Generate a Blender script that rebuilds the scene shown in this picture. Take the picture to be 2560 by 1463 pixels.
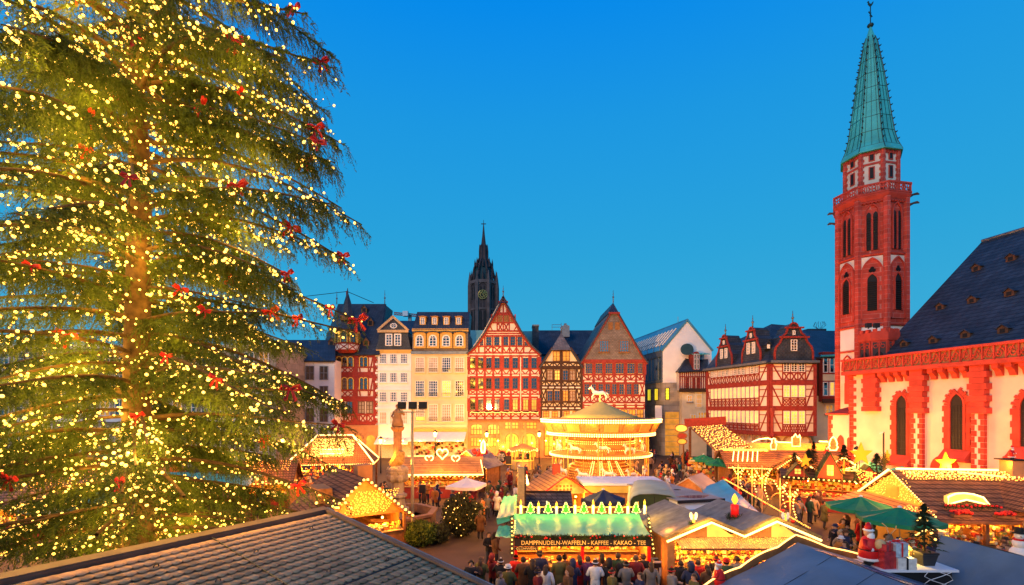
import bpy, math, random
import numpy as np
from math import sin, cos, pi, radians, sqrt, atan2
from mathutils import Vector, Matrix
random.seed(7); rng = np.random.default_rng(11)
for o in list(bpy.data.objects): bpy.data.objects.remove(o)
scene = bpy.context.scene; COL = scene.collection

# ---------------- camera ----------------
F, H, HZ = 1200.0, 7.8, 1022.0          # focal length and horizon row measured on the 2560 px photograph; eye height in metres
cam = bpy.data.cameras.new('camera'); camo = bpy.data.objects.new('camera', cam); COL.objects.link(camo)
camo.location = (0, 0, H); camo.rotation_euler = (radians(90), 0, 0)
cam.sensor_width = 36; cam.lens = 36*F/2560; cam.shift_y = (HZ-731.5)/2560; cam.clip_end = 3000
scene.camera = camo
scene.view_settings.view_transform = 'Standard'; scene.view_settings.look = 'None'
scene.view_settings.exposure = 0.0; scene.view_settings.gamma = 1.0; scene.view_settings.use_curve_mapping = False
scene.render.engine = 'CYCLES'
scene.cycles.use_denoising = True; scene.cycles.max_bounces = 5; scene.cycles.diffuse_bounces = 3; scene.cycles.glossy_bounces = 3
scene.cycles.sample_clamp_indirect = 4; scene.cycles.use_light_tree = True; scene.cycles.caustics_reflective = False; scene.cycles.caustics_refractive = False

# ---------------- dusk sky and after-glow ----------------
world = bpy.data.worlds.new('World'); scene.world = world; world.use_nodes = True
nt = world.node_tree; nt.nodes.clear()
def N(nt, t, **k):
    n = nt.nodes.new(t)
    for a, b in k.items(): setattr(n, a, b)
    return n
out = N(nt, 'ShaderNodeOutputWorld'); bg = N(nt, 'ShaderNodeBackground'); nt.links.new(bg.outputs[0], out.inputs[0])
tc = N(nt, 'ShaderNodeTexCoord'); sep = N(nt, 'ShaderNodeSeparateXYZ'); nt.links.new(tc.outputs['Generated'], sep.inputs[0])
ramp = N(nt, 'ShaderNodeValToRGB'); nt.links.new(sep.outputs['Z'], ramp.inputs[0])
cr = ramp.color_ramp
SKY = [(0.0, (.055, .45, .72)), (.18, (.035, .425, .74)), (.30, (.022, .395, .76)), (.505, (.010, .335, .815)), (.65, (.0, .272, .89)), (1.0, (.0, .18, .72))]
while len(cr.elements) < len(SKY): cr.elements.new(.5)
for e, (p, c) in zip(cr.elements, SKY): e.position = p; e.color = (*c, 1)
nish = N(nt, 'ShaderNodeTexSky'); nish.sky_type = 'NISHITA'; nish.sun_disc = False
nish.sun_elevation = radians(2); nish.sun_rotation = radians(200)
hsv = N(nt, 'ShaderNodeMixRGB', blend_type='ADD'); hsv.inputs[0].default_value = .004
nt.links.new(ramp.outputs[0], hsv.inputs[1]); nt.links.new(nish.outputs[0], hsv.inputs[2])
nt.links.new(hsv.outputs[0], bg.inputs[0]); bg.inputs[1].default_value = 0.92
sun = bpy.data.lights.new('sun', 'SUN'); sun.energy = 1.25; sun.angle = radians(28); sun.color = (1.0, .74, .55)
suno = bpy.data.objects.new('sun', sun); COL.objects.link(suno)
suno.rotation_euler = Vector((.50, .78, -.38)).to_track_quat('-Z', 'Y').to_euler()     # western after-glow from behind the camera

# ---------------- helpers ----------------
def W(px, py, D): return Vector(((px-1280)/F*D, D, H-(py-HZ)/F*D))
def GD(py, z=0.0): return (H-z)*F/(py-HZ)                     # depth of a point at height z seen on row py
BASE = {}
def link(o, parent=None, local=False):
    COL.objects.link(o)
    if parent is not None:
        o.parent = parent
        if not local:
            b = BASE.get(parent.name)
            if b is not None: o.matrix_parent_inverse = Matrix.Translation(-b)
    return o
def tag(o, label=None, cat=None, group=None, kind=None):
    if label: o['label'] = label
    if cat: o['category'] = cat
    if group: o['group'] = group
    if kind: o['kind'] = kind
    return o
def thing(name, label, cat, base=(0, 0, 0), group=None):
    o = bpy.data.objects.new(name, None); o.empty_display_size = .2; COL.objects.link(o)
    o.location = base; BASE[o.name] = Vector(base)
    return tag(o, label, cat, group)
def copytree(o, parent=None):
    c = o.copy(); COL.objects.link(c)
    if parent: c.parent = parent
    for ch in list(o.children): copytree(ch, c)
    return c
_t = (1+5**.5)/2
ICO_V = [Vector(v).normalized() for v in [(-1,_t,0),(1,_t,0),(-1,-_t,0),(1,-_t,0),(0,-1,_t),(0,1,_t),(0,-1,-_t),(0,1,-_t),(_t,0,-1),(_t,0,1),(-_t,0,-1),(-_t,0,1)]]
ICO_F = [(0,11,5),(0,5,1),(0,1,7),(0,7,10),(0,10,11),(1,5,9),(5,11,4),(11,10,2),(10,7,6),(7,1,8),(3,9,4),(3,4,2),(3,2,6),(3,6,8),(3,8,9),(4,9,5),(2,4,11),(6,2,10),(8,6,7),(9,8,1)]
BOXF = [(0,3,2,1),(4,5,6,7),(0,1,5,4),(1,2,6,5),(2,3,7,6),(3,0,4,7)]
class MB:
    def __init__(s): s.v = []; s.f = []; s.m = []
    def add(s, vs, fs, mi=0):
        o = len(s.v); s.v += [tuple(v) for v in vs]; s.f += [tuple(i+o for i in f) for f in fs]; s.m += [mi]*len(fs); return s
    def box(s, x0, x1, y0, y1, z0, z1, mi=0):
        return s.add([(x0,y0,z0),(x1,y0,z0),(x1,y1,z0),(x0,y1,z0),(x0,y0,z1),(x1,y0,z1),(x1,y1,z1),(x0,y1,z1)], BOXF, mi)
    def obox(s, c, a, b, d, mi=0):
        c, a, b, d = map(Vector, (c, a, b, d))
        return s.add([c-a-b-d, c+a-b-d, c+a+b-d, c-a+b-d, c-a-b+d, c+a-b+d, c+a+b+d, c-a+b+d], BOXF, mi)
    def bar(s, p, q, w, t, up=(0, 0, 1), mi=0):
        p, q = Vector(p), Vector(q); a = (q-p); u = a.normalized(); up = Vector(up)
        side = u.cross(up); side = side.normalized() if side.length > 1e-6 else Vector((1, 0, 0)); n = side.cross(u)
        return s.obox((p+q)/2, a/2, side*w/2, n*t/2, mi)
    def tube(s, pts, r, n=6, mi=0, closed=False, cap=True):
        pts = [Vector(p) for p in pts]; k = len(pts); rs = r if isinstance(r, (list, tuple)) else [r]*k
        vs = []; ref = Vector((.13, .21, 1)) if abs((pts[-1]-pts[0]).normalized().z) < .9 else Vector((1, .2, .1))
        for i, p in enumerate(pts):
            if closed: d = pts[(i+1) % k]-pts[i-1]
            else: d = pts[min(i+1, k-1)]-pts[max(i-1, 0)]
            d = d.normalized() if d.length > 1e-9 else Vector((0, 0, 1))
            a = d.cross(ref); a = a.normalized() if a.length > 1e-5 else Vector((1, 0, 0)); b = d.cross(a)
            vs += [p+(a*cos(2*pi*j/n)+b*sin(2*pi*j/n))*rs[i] for j in range(n)]
        fs = []
        for i in range(k if closed else k-1):
            i2 = (i+1) % k
            fs += [(i*n+j, i*n+(j+1) % n, i2*n+(j+1) % n, i2*n+j) for j in range(n)]
        if cap and not closed: fs += [tuple(range(n-1, -1, -1)), tuple((k-1)*n+j for j in range(n))]
        return s.add(vs, fs, mi)
    def lathe(s, prof, n=16, c=(0, 0, 0), mi=0, a0=0.0, cap=True):
        c = Vector(c); vs = []; k = len(prof)
        for r, z in prof: vs += [c+Vector((r*cos(a0+2*pi*j/n), r*sin(a0+2*pi*j/n), z)) for j in range(n)]
        fs = [(i*n+j, i*n+(j+1) % n, (i+1)*n+(j+1) % n, (i+1)*n+j) for i in range(k-1) for j in range(n)]
        if cap: fs += [tuple(range(n-1, -1, -1)), tuple((k-1)*n+j for j in range(n))]
        return s.add(vs, fs, mi)
    def prism(s, poly, vec, mi=0):
        poly = [Vector(p) for p in poly]; vec = Vector(vec); n = len(poly)
        return s.add(poly+[p+vec for p in poly], [tuple(range(n)), tuple(range(2*n-1, n-1, -1))]+[(i, i+n, (i+1) % n+n, (i+1) % n) for i in range(n)], mi)
    def slab(s, a, b, c, d, t, mi=0):            # a roof plane a,b,c,d given a thickness t
        a, b, c, d = map(Vector, (a, b, c, d)); n = (b-a).cross(d-a).normalized()
        if n.z < 0: n = -n
        return s.prism([a, b, c, d], -n*t, mi)
    def ball(s, c, r, mi=0, sq=(1, 1, 1)):
        c = Vector(c); return s.add([c+Vector((v.x*r*sq[0], v.y*r*sq[1], v.z*r*sq[2])) for v in ICO_V], ICO_F, mi)
    def sphere(s, c, r, n=10, m=7, mi=0, sq=(1, 1, 1)):
        c = Vector(c); vs = [c+Vector((0, 0, r*sq[2]))]; fs = []
        for i in range(1, m):
            a = pi*i/m; vs += [c+Vector((r*sq[0]*sin(a)*cos(2*pi*j/n), r*sq[1]*sin(a)*sin(2*pi*j/n), r*sq[2]*cos(a))) for j in range(n)]
        vs.append(c-Vector((0, 0, r*sq[2]))); L = len(vs)-1
        fs += [(0, 1+j, 1+(j+1) % n) for j in range(n)]
        for i in range(m-2): fs += [(1+i*n+j, 1+(i+1)*n+j, 1+(i+1)*n+(j+1) % n, 1+i*n+(j+1) % n) for j in range(n)]
        fs += [(1+(m-2)*n+(j+1) % n, 1+(m-2)*n+j, L) for j in range(n)]
        return s.add(vs, fs, mi)
    def mesh(s, name, mats, smooth=False):
        me = bpy.data.meshes.new(name); me.from_pydata(s.v, [], s.f)
        for m in (mats if isinstance(mats, (list, tuple)) else [mats]): me.materials.append(m)
        if max(s.m or [0]) > 0: me.polygons.foreach_set('material_index', s.m)
        if smooth: me.polygons.foreach_set('use_smooth', [True]*len(s.f))
        me.update(); return me
    def build(s, name, mats, parent=None, smooth=False, local=False):
        return link(bpy.data.objects.new(name, s.mesh(name, mats, smooth)), parent, local)
def np_mesh(name, V, T, mat):                     # triangles from numpy arrays
    me = bpy.data.meshes.new(name); V = np.asarray(V, np.float32); T = np.asarray(T, np.int32)
    me.vertices.add(len(V)); me.vertices.foreach_set('co', V.ravel())
    me.loops.add(T.size); me.loops.foreach_set('vertex_index', T.ravel())
    me.polygons.add(len(T)); me.polygons.foreach_set('loop_start', np.arange(0, T.size, 3, dtype=np.int32)); me.polygons.foreach_set('loop_total', np.full(len(T), 3, np.int32))
    me.materials.append(mat); me.update(calc_edges=True); return me
LG = 2.2
def lamp(name, loc, power, color=(1, .50, .13), r=.25, parent=None, kind='POINT', aim=None, size=radians(80), blend=.6):
    L = bpy.data.lights.new(name, kind); L.energy = power*LG; L.color = color; L.shadow_soft_size = r
    o = bpy.data.objects.new(name, L); o.location = loc
    if kind == 'SPOT': L.spot_size = size; L.spot_blend = blend; o.rotation_euler = Vector(aim).to_track_quat('-Z', 'Y').to_euler()
    return link(o, parent)

# ---------------- materials ----------------
MAT = {}
def M(name, col, rough=.75, var=.18, scale=2.0, bump=0.0, bscale=12.0, spec=.3, metal=0.0, emit=0.0, ecol=None, rand=0.0, objcol=False, tex=None, tcol=None, tsc=(1, 1), mortar=.03, transl=0.0):
    m = bpy.data.materials.new(name); m.use_nodes = True; nt = m.node_tree; b = nt.nodes['Principled BSDF']; Lk = nt.links.new
    b.inputs['Roughness'].default_value = rough; b.inputs['Metallic'].default_value = metal; b.inputs['Specular IOR Level'].default_value = spec
    geo = N(nt, 'ShaderNodeNewGeometry')
    nz = N(nt, 'ShaderNodeTexNoise'); nz.inputs['Scale'].default_value = scale; nz.inputs['Detail'].default_value = 4; Lk(geo.outputs['Position'], nz.inputs['Vector'])
    mr = N(nt, 'ShaderNodeMapRange'); mr.inputs[1].default_value = .3; mr.inputs[2].default_value = .7; mr.inputs[3].default_value = 1-var; mr.inputs[4].default_value = 1+var; Lk(nz.outputs[0], mr.inputs[0])
    fac = mr.outputs[0]
    if rand:
        oi = N(nt, 'ShaderNodeObjectInfo'); r2 = N(nt, 'ShaderNodeMapRange'); r2.inputs[3].default_value = 1-rand; r2.inputs[4].default_value = 1+rand; Lk(oi.outputs['Random'], r2.inputs[0])
        mm = N(nt, 'ShaderNodeMath', operation='MULTIPLY'); Lk(fac, mm.inputs[0]); Lk(r2.outputs[0], mm.inputs[1]); fac = mm.outputs[0]
    hgt = None
    if tex:
        sx = N(nt, 'ShaderNodeSeparateXYZ'); Lk(geo.outputs['Position'], sx.inputs[0]); ad = N(nt, 'ShaderNodeMath', operation='ADD'); Lk(sx.outputs[0], ad.inputs[0]); Lk(sx.outputs[1], ad.inputs[1])
        cb = N(nt, 'ShaderNodeCombineXYZ'); Lk(ad.outputs[0], cb.inputs[0]); Lk(sx.outputs[2], cb.inputs[1])
        br = N(nt, 'ShaderNodeTexBrick'); Lk(cb.outputs[0], br.inputs['Vector']); br.inputs['Scale'].default_value = 1
        br.inputs['Brick Width'].default_value = tsc[0]; br.inputs['Row Height'].default_value = tsc[1]; br.inputs['Mortar Size'].default_value = mortar; br.inputs['Mortar Smooth'].default_value = .3
        br.inputs['Color1'].default_value = (*[c*.82 for c in col], 1); br.inputs['Color2'].default_value = (*[min(1, c*1.2) for c in col], 1); br.inputs['Mortar'].default_value = (*(tcol or [c*.4 for c in col]), 1)
        base = br.outputs['Color']; inv = N(nt, 'ShaderNodeMath', operation='SUBTRACT'); inv.inputs[0].default_value = 1; Lk(br.outputs['Fac'], inv.inputs[1]); hgt = inv.outputs[0]
    elif objcol:
        oi2 = N(nt, 'ShaderNodeObjectInfo'); base = oi2.outputs['Color']
    else:
        rgb = N(nt, 'ShaderNodeRGB'); rgb.outputs[0].default_value = (*col, 1); base = rgb.outputs[0]
    mx = N(nt, 'ShaderNodeVectorMath', operation='SCALE'); Lk(base, mx.inputs[0]); Lk(fac, mx.inputs['Scale'])
    Lk(mx.outputs[0], b.inputs['Base Color'])
    if bump or hgt:
        bp = N(nt, 'ShaderNodeBump'); bp.inputs['Distance'].default_value = .02
        if hgt: Lk(hgt, bp.inputs['Height']); bp.inputs['Strength'].default_value = bump or .5
        else:
            n2 = N(nt, 'ShaderNodeTexNoise'); n2.inputs['Scale'].default_value = bscale; n2.inputs['Detail'].default_value = 5; Lk(geo.outputs['Position'], n2.inputs['Vector']); Lk(n2.outputs[0], bp.inputs['Height']); bp.inputs['Strength'].default_value = bump
        Lk(bp.outputs[0], b.inputs['Normal'])
    if emit:
        b.inputs['Emission Color'].default_value = (*(ecol or col), 1); b.inputs['Emission Strength'].default_value = emit
        m.cycles.emission_sampling = 'NONE'
    if transl:
        tr = N(nt, 'ShaderNodeBsdfTranslucent'); Lk(mx.outputs[0], tr.inputs['Color']); mix = N(nt, 'ShaderNodeMixShader'); mix.inputs[0].default_value = transl
        Lk(b.outputs[0], mix.inputs[1]); Lk(tr.outputs[0], mix.inputs[2]); Lk(mix.outputs[0], nt.nodes['Material Output'].inputs[0])
    MAT[name] = m; return m
M('plaster', (.70, .59, .48), .9, .17, .45, .25, 5)
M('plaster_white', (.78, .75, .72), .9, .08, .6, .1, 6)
M('plaster_cream', (.74, .60, .38), .9, .10, .7, .1, 6)
M('plaster_yellow', (.70, .56, .33), .9, .10, .5, .1, 6)
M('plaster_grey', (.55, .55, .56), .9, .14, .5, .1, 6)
M('timber_red', (.27, .028, .018), .7, .25, 3, .2, 20)
M('timber_oxide', (.24, .03, .022), .7, .25, 3, .2, 20)
M('timber_brown', (.055, .026, .014), .75, .25, 3, .2, 20)
M('wood_brown', (.20, .09, .035), .75, .3, 4, .3, 20)
M('wood_orange', (.42, .19, .06), .7, .25, 4, .3, 25)
M('wood_pale', (.55, .36, .16), .7, .2, 4, .2, 25)
M('wood_grey', (.22, .19, .165), .8, .25, 3, .3, 25, rand=.12)
M('trim_ochre', (.62, .36, .08), .8, .12)
M('trim_yellow', (.75, .50, .10), .7, .1)
M('frame_white', (.80, .77, .72), .6, .06)
M('frame_brown', (.11, .05, .025), .6, .2)
M('frame_red', (.25, .03, .02), .6, .2)
M('shutter', (.22, .10, .03), .7, .25, 4)
M('slate', (.040, .050, .068), .5, .3, .8, .5, tex='brick', tsc=(.42, .24), mortar=.035, tcol=(.018, .022, .03))
M('slate_grey', (.17, .145, .13), .6, .25, .8, .4, tex='brick', tsc=(.42, .24), mortar=.03, tcol=(.09, .075, .07))
M('slate_church', (.036, .048, .068), .5, .3, .8, .5, tex='brick', tsc=(.55, .33), mortar=.04, tcol=(.016, .02, .03))
M('copper', (.06, .46, .43), .55, .22, .5, .1, 4)
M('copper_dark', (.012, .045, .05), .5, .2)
M('lead', (.16, .19, .22), .4, .2, metal=.4)
M('zinc', (.10, .30, .38), .35, .15, .5, metal=.3)
M('sandstone_red', (.46, .056, .036), .8, .22, 1.2, .4, tex='brick', tsc=(.95, .45), mortar=.022, tcol=(.50, .17, .14))
M('sandstone_plain', (.46, .056, .036), .8, .2, 1.5, .2, 10, rand=.10)
M('sandstone_orange', (.40, .20, .09), .8, .18, 1.2, .2, 8)
M('stone_grey', (.30, .26, .21), .8, .15, 1, .3, tex='brick', tsc=(1.3, .75), mortar=.015, tcol=(.2, .17, .14))
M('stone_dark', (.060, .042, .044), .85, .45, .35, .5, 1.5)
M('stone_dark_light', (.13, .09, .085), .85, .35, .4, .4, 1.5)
M('glass', (.010, .012, .014), .04, .1, spec=1.0); MAT['glass'].node_tree.nodes['Principled BSDF'].inputs['IOR'].default_value = 1.9
M('glass_sky', (.05, .09, .12), .08, .1, spec=1.0); MAT['glass_sky'].node_tree.nodes['Principled BSDF'].inputs['IOR'].default_value = 2.2
M('pane_curtain', (.40, .30, .20), .5, .25, 1.4, spec=.5)
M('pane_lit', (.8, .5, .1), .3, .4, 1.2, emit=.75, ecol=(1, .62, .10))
M('pane_amber', (.6, .3, .05), .3, .4, 1.2, emit=.30, ecol=(1, .45, .05))
M('pane_acid', (.8, .6, .05), .3, .2, 1.2, emit=.9, ecol=(1, .82, .03))
M('louvre', (.020, .018, .018), .7, .2)
M('dark', (.012, .012, .013), .7, .2)
M('black_metal', (.02, .02, .022), .45, .2)
M('metal_grey', (.25, .25, .26), .4, .15, metal=.6)
M('gold', (.75, .55, .16), .35, .1, metal=.5)
M('bulb', (1, .8, .4), .5, 0, emit=3.3, ecol=(1, .50, .09))
M('bulb_orange', (1, .6, .2), .5, 0, emit=2.6, ecol=(1, .38, .04))
M('bulb_tree', (1, .8, .4), .5, 0, emit=4.2, ecol=(1, .52, .07))
M('rope_light', (1, .8, .4), .5, 0, emit=3.0, ecol=(1, .52, .10))
M('rope_orange', (1, .5, .1), .5, 0, emit=2.6, ecol=(1, .38, .04))
M('tube_white', (1, .9, .7), .5, 0, emit=3.6, ecol=(1, .58, .15))
M('lantern_glass', (1, .8, .4), .5, 0, emit=4.0, ecol=(1, .56, .12))
M('flame', (1, .6, .1), .5, 0, emit=1.6, ecol=(1, .50, .015))
M('candle_white', (.8, .7, .5), .5, 0, emit=1.7, ecol=(1, .72, .25))
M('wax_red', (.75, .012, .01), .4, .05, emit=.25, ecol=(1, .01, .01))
M('sign_green', (.03, .25, .03), .5, .1, emit=.35, ecol=(.1, .8, .05))
M('star_yellow', (.85, .50, .03), .6, .06)
M('bow_red', (.62, .018, .012), .5, .25, 6)
M('tarp_teal', (.05, .33, .26), .5, .15, 1.5, .5, 5, spec=.35)
M('tarp_blue', (.085, .135, .205), .45, .16, 1.2, .6, 3.0, spec=.4)
M('tarp_cyan', (.03, .30, .42), .32, .2, 1.0, .3, 2, spec=.6)
M('canvas_green', (.012, .20, .085), .8, .1)
M('canvas_white', (.78, .74, .70), .8, .05)
M('canvas_cream', (.52, .42, .12), .8, .06)
M('canvas_navy', (.035, .04, .07), .8, .2)
M('trailer_green', (.035, .055, .02), .5, .15)
M('trailer_roof', (.35, .36, .28), .6, .15, .8)
M('flat_roof', (.30, .27, .24), .55, .2, .8)
M('white_panel', (.75, .75, .76), .5, .06)
M('shingle', (.22, .10, .045), .8, .25, 1.5, .6, tex='brick', tsc=(.25, .17), mortar=.03, tcol=(.07, .03, .015))
M('shingle_dark', (.09, .075, .075), .6, .3, 1.5, .6, tex='brick', tsc=(.3, .15), mortar=.03, tcol=(.03, .025, .025))
M('plank_orange', (.45, .22, .07), .7, .2, 2, .5, tex='brick', tsc=(3.0, .14), mortar=.02, tcol=(.18, .08, .03))
M('roof_tile', (.37, .225, .115), .7, .22, 5, .25, 30, rand=.3)
M('roof_trim', (.13, .09, .065), .6, .2)
M('hay', (.40, .26, .08), .9, .35, 6, .4, 18)
M('cobble', (.27, .18, .115), .7, .3, .5, .5, tex='brick', tsc=(.16, .12), mortar=.02, tcol=(.05, .035, .028))
M('fir', (.018, .040, .012), .8, .5, 3, transl=.15)
M('fir_big', (.058, .095, .012), .7, .55, 1.2, transl=.25)
M('bark', (.075, .045, .020), .9, .5, 5, 1.0, 9)
M('shrub', (.035, .045, .018), .8, .5, 3, transl=.15)
M('garland', (.022, .05, .016), .8, .5, 3)
M('poinsettia', (.60, .02, .015), .6, .3, 6)
M('copper_stone', (.33, .18, .09), .8, .25, 3, .4, 8)
M('water', (.30, .22, .10), .12, .1, spec=.8)
M('skin', (.50, .27, .17), .6, .08)
M('hair', (.05, .03, .018), .7, .3, rand=.6)
M('coat', (1, 1, 1), .85, .18, 6, objcol=True)
M('hat', (1, 1, 1), .85, .15, 8, objcol=True)
M('trousers', (.025, .028, .04), .85, .3, rand=.5)
M('boots', (.02, .014, .01), .6, .2)
M('beard_white', (.8, .76, .7), .8, .05)
M('suit_red', (.65, .015, .012), .5, .12)
M('gift_red', (.45, .03, .03), .3, .3, 10, spec=.6)
M('gift_silver', (.45, .50, .52), .25, .35, 9, spec=.7)
M('gift_white', (.65, .62, .55), .4, .2, 9)
M('fur_brown', (.22, .13, .07), .9, .25, 8)
M('bin_dark', (.03, .028, .03), .5, .2)
M('paper', (.75, .70, .60), .8, .1)
M('chalkboard', (.025, .02, .018), .8, .1)
M('letter', (.75, .52, .14), .6, .05, emit=.25, ecol=(1, .6, .12))
M('goods_a', (.65, .38, .08), .5, .35, 9); M('goods_b', (.45, .05, .03), .5, .3, 9); M('goods_c', (.70, .58, .34), .5, .3, 9); M('goods_d', (.10, .05, .03), .6, .3, 9); M('goods_e', (.25, .33, .08), .6, .3, 9)
GOODS = [MAT['goods_'+c] for c in 'abcde']
# ---------------- facades ----------------
CUBES = {}
def cube(mat):
    if mat not in CUBES: CUBES[mat] = MB().box(-.5, .5, -.5, .5, -.5, .5).mesh('block', MAT[mat])
    return CUBES[mat]
WINS = {}
def arch_pts(w, h, kind='round', n=5):
    hw = w/2
    if kind == 'flat': return [(-hw, 0), (-hw, h), (hw, h), (hw, 0)]
    if kind == 'round': s = h-hw; a = [(-hw*cos(t), s+hw*sin(t)) for t in [pi*i/(2*n) for i in range(2*n+1)]]
    elif kind == 'seg': s = h-w*.16; R = hw; a = [(-hw*cos(t), s+w*.16*sin(t)) for t in [pi*i/(2*n) for i in range(2*n+1)]]
    else:
        s = h-.866*w; a = [(hw-w*cos(t), s+w*sin(t)) for t in [pi/3*i/n for i in range(n+1)]]; a += [(-x, z) for x, z in reversed(a[:-1])]
    return [(-hw, 0)]+a+[(hw, 0)]
class Fac:
    """A vertical wall: origin, horizontal direction; points are (u along the wall, z up, out from the wall)."""
    def __init__(s, p, q):
        s.o = Vector((p[0], p[1], 0)); d = Vector((q[0]-p[0], q[1]-p[1], 0)); s.L = d.length; s.d = d.normalized(); s.n = Vector((s.d.y, -s.d.x, 0)); s.a = atan2(s.d.y, s.d.x)
    def pt(s, u, z, out=0): return s.o+s.d*u+s.n*out+Vector((0, 0, z))
    def P(s, px, py):                       # where the sight line of a photo pixel meets this wall
        k = (px-1280)/F; u = (k*s.o.y-s.o.x)/(s.d.x-k*s.d.y); Y = s.o.y+u*s.d.y
        return u, H-(py-HZ)/F*Y
    def bar(s, root, u0, z0, u1, z1, w, mat, out=.07, name='timber', t=.16):
        o = bpy.data.objects.new(name, cube(mat)); link(o, root)
        mid = s.pt((u0+u1)/2, (z0+z1)/2, out-t/2); ang = atan2(z1-z0, u1-u0); L = sqrt((u1-u0)**2+(z1-z0)**2)
        o.matrix_basis = Matrix.Translation(mid) @ Matrix.Rotation(s.a, 4, 'Z') @ Matrix.Rotation(-ang, 4, 'Y') @ Matrix.Diagonal((L, t, w, 1))
        return o
    def hb(s, r, py, x0, x1, w, mat, out=.09, name='timber'):
        u0, z = s.P(x0, py); u1, z1 = s.P(x1, py); return s.bar(r, u0, z, u1, z1, w, mat, out, name)
    def vb(s, r, px, y0, y1, w, mat, out=.08, name='timber'):
        u, z0 = s.P(px, y0); _, z1 = s.P(px, y1); return s.bar(r, u, z0, u, z1, w, mat, out, name)
    def db(s, r, x0, y0, x1, y1, w, mat, out=.07, name='timber'):
        u0, z0 = s.P(x0, y0); u1, z1 = s.P(x1, y1); return s.bar(r, u0, z0, u1, z1, w, mat, out, name)
    def arc(s, r, uc, zc, ru, rz, a0, a1, w, mat, n=5, out=.07):
        mb = MB(); pts = [s.pt(uc+ru*cos(a0+(a1-a0)*i/n), zc+rz*sin(a0+(a1-a0)*i/n), out-.05) for i in range(n+1)]
        for p, q in zip(pts, pts[1:]): mb.bar(p, q, w, .14, s.n)
        for i in range(0): pass
        return mb.build('timber', MAT[mat], r)
    def panel(s, r, u0, z0, u1, z1, pat, mat, w=.16):
        um = (u0+u1)/2; zm = (z0+z1)/2
        if pat == 'X': s.bar(r, u0, z0, u1, z1, w, mat, .065); s.bar(r, u0, z1, u1, z0, w, mat, .06)
        elif pat == 'V': s.bar(r, u0, z1, um-.05, z0, w, mat, .065); s.bar(r, um+.05, z0, u1, z1, w, mat, .06)
        elif pat == 'A': s.bar(r, u0, z0, um-.05, z1, w, mat, .065); s.bar(r, um+.05, z1, u1, z0, w, mat, .06)
        elif pat == '/': s.bar(r, u0, z0, u1, z1, w, mat, .06)
        elif pat == '\\': s.bar(r, u0, z1, u1, z0, w, mat, .06)
        elif pat == 'O':
            mb = MB(); R = min(u1-u0, z1-z0)*.42; pts = [s.pt(um+R*cos(2*pi*i/12), zm+R*sin(2*pi*i/12), .03) for i in range(12)]
            mb.tube(pts, w*.5, 4, closed=True); mb.build('timber', MAT[mat], r); s.bar(r, u0, z0, u1, z1, w*.7, mat, .06); s.bar(r, u0, z1, u1, z0, w*.7, mat, .055)
        elif pat == 'K':                       # crossed curved braces
            for sx in (1, -1):
                mb = MB(); pts = [s.pt(um+sx*(u1-u0)*(.5-.42*(1-(2*t-1)**2)), z0+(z1-z0)*t, .03) for t in (0, .2, .4, .6, .8, 1)]
                mb.tube(pts, w*.5, 4); mb.build('timber', MAT[mat], r)
            s.bar(r, u0+(um-u0)*.5, z0, u1-(um-u0)*.5, z1, w*.6, mat, .055); s.bar(r, u0+(um-u0)*.5, z1, u1-(um-u0)*.5, z0, w*.6, mat, .05)
        elif pat == 'n':                       # round arch braces
            s.arc(r, um, z0, (u1-u0)*.5-.02, (z1-z0)*.95, 0, pi, w, mat)
        elif pat == '#':
            nn = max(2, int((u1-u0)/(z1-z0)*3+.5)); st = (u1-u0)/nn
            for i in range(nn):
                s.bar(r, u0+i*st, z0, u0+(i+1)*st, z1, w*.55, mat, .065); s.bar(r, u0+i*st, z1, u0+(i+1)*st, z0, w*.55, mat, .055)
    def window(s, root, uc, z0, w, h, nx=2, ny=3, frame='frame_white', glass='glass', arch='flat', fw=.09, sill=None, bar=.045, surround=None, sw=.14, name='window'):
        key = (round(w, 2), round(h, 2), nx, ny, frame, arch, fw, sill, bar, surround, sw)
        if key not in WINS:
            mb = MB(); op = arch_pts(w, h, arch); ip = arch_pts(w-2*fw, h-fw*(2 if arch == 'flat' else 1), arch); ip = [(x, z+(fw if arch == 'flat' else 0)) for x, z in ip]
            n = len(op); y0, y1 = .02, -.09
            vs = [(x, y1, z) for x, z in op]+[(x, y1, z) for x, z in ip]+[(x, y0, z) for x, z in op]+[(x, y0, z) for x, z in ip]
            fs = []
            for i in range(n-1): fs += [(i, n+i, n+i+1, i+1), (n+i, 3*n+i, 3*n+i+1, n+i+1), (i, i+1, 2*n+i+1, 2*n+i)]
            mb.add(vs, fs); mb.box(-w/2, w/2, y1, y0, 0, fw)
            top = h if arch == 'flat' else h-.25*w
            for i in range(1, nx): x = -w/2+w*i/nx; mb.box(x-bar, x+bar, y1+.02, y0, fw, (h-.04) if i*2 == nx else top)
            for j in range(1, ny): z = h*j/ny; mb.box(-w/2+fw*.5, w/2-fw*.5, y1+.03, y0, z-bar*.8, z+bar*.8)
            mats = [MAT[frame]]
            if surround:
                mats.append(MAT[surround]); so = arch_pts(w+2*sw, h+sw, arch); mb2 = [(x, z) for x, z in so]
                vs = [(x, -.13, z) for x, z in mb2]+[(x, -.13, z) for x, z in op]+[(x, .02, z) for x, z in mb2]+[(x, .02, z) for x, z in op]
                fs = []
                for i in range(n-1): fs += [(i, n+i, n+i+1, i+1), (n+i, 3*n+i, 3*n+i+1, n+i+1), (i, i+1, 2*n+i+1, 2*n+i)]
                mb.add(vs, fs, 1)
            if sill:
                if MAT[sill] not in mats: mats.append(MAT[sill])
                k = mats.index(MAT[sill]); mb.box(-w/2-sw, w/2+sw, -.24, .02, -.14, -.005, k)
            fr = mb.mesh('window', mats); gl = MB().add([(x*.99, -.02, z) for x, z in op], [tuple(range(n-1, -1, -1))])
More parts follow.
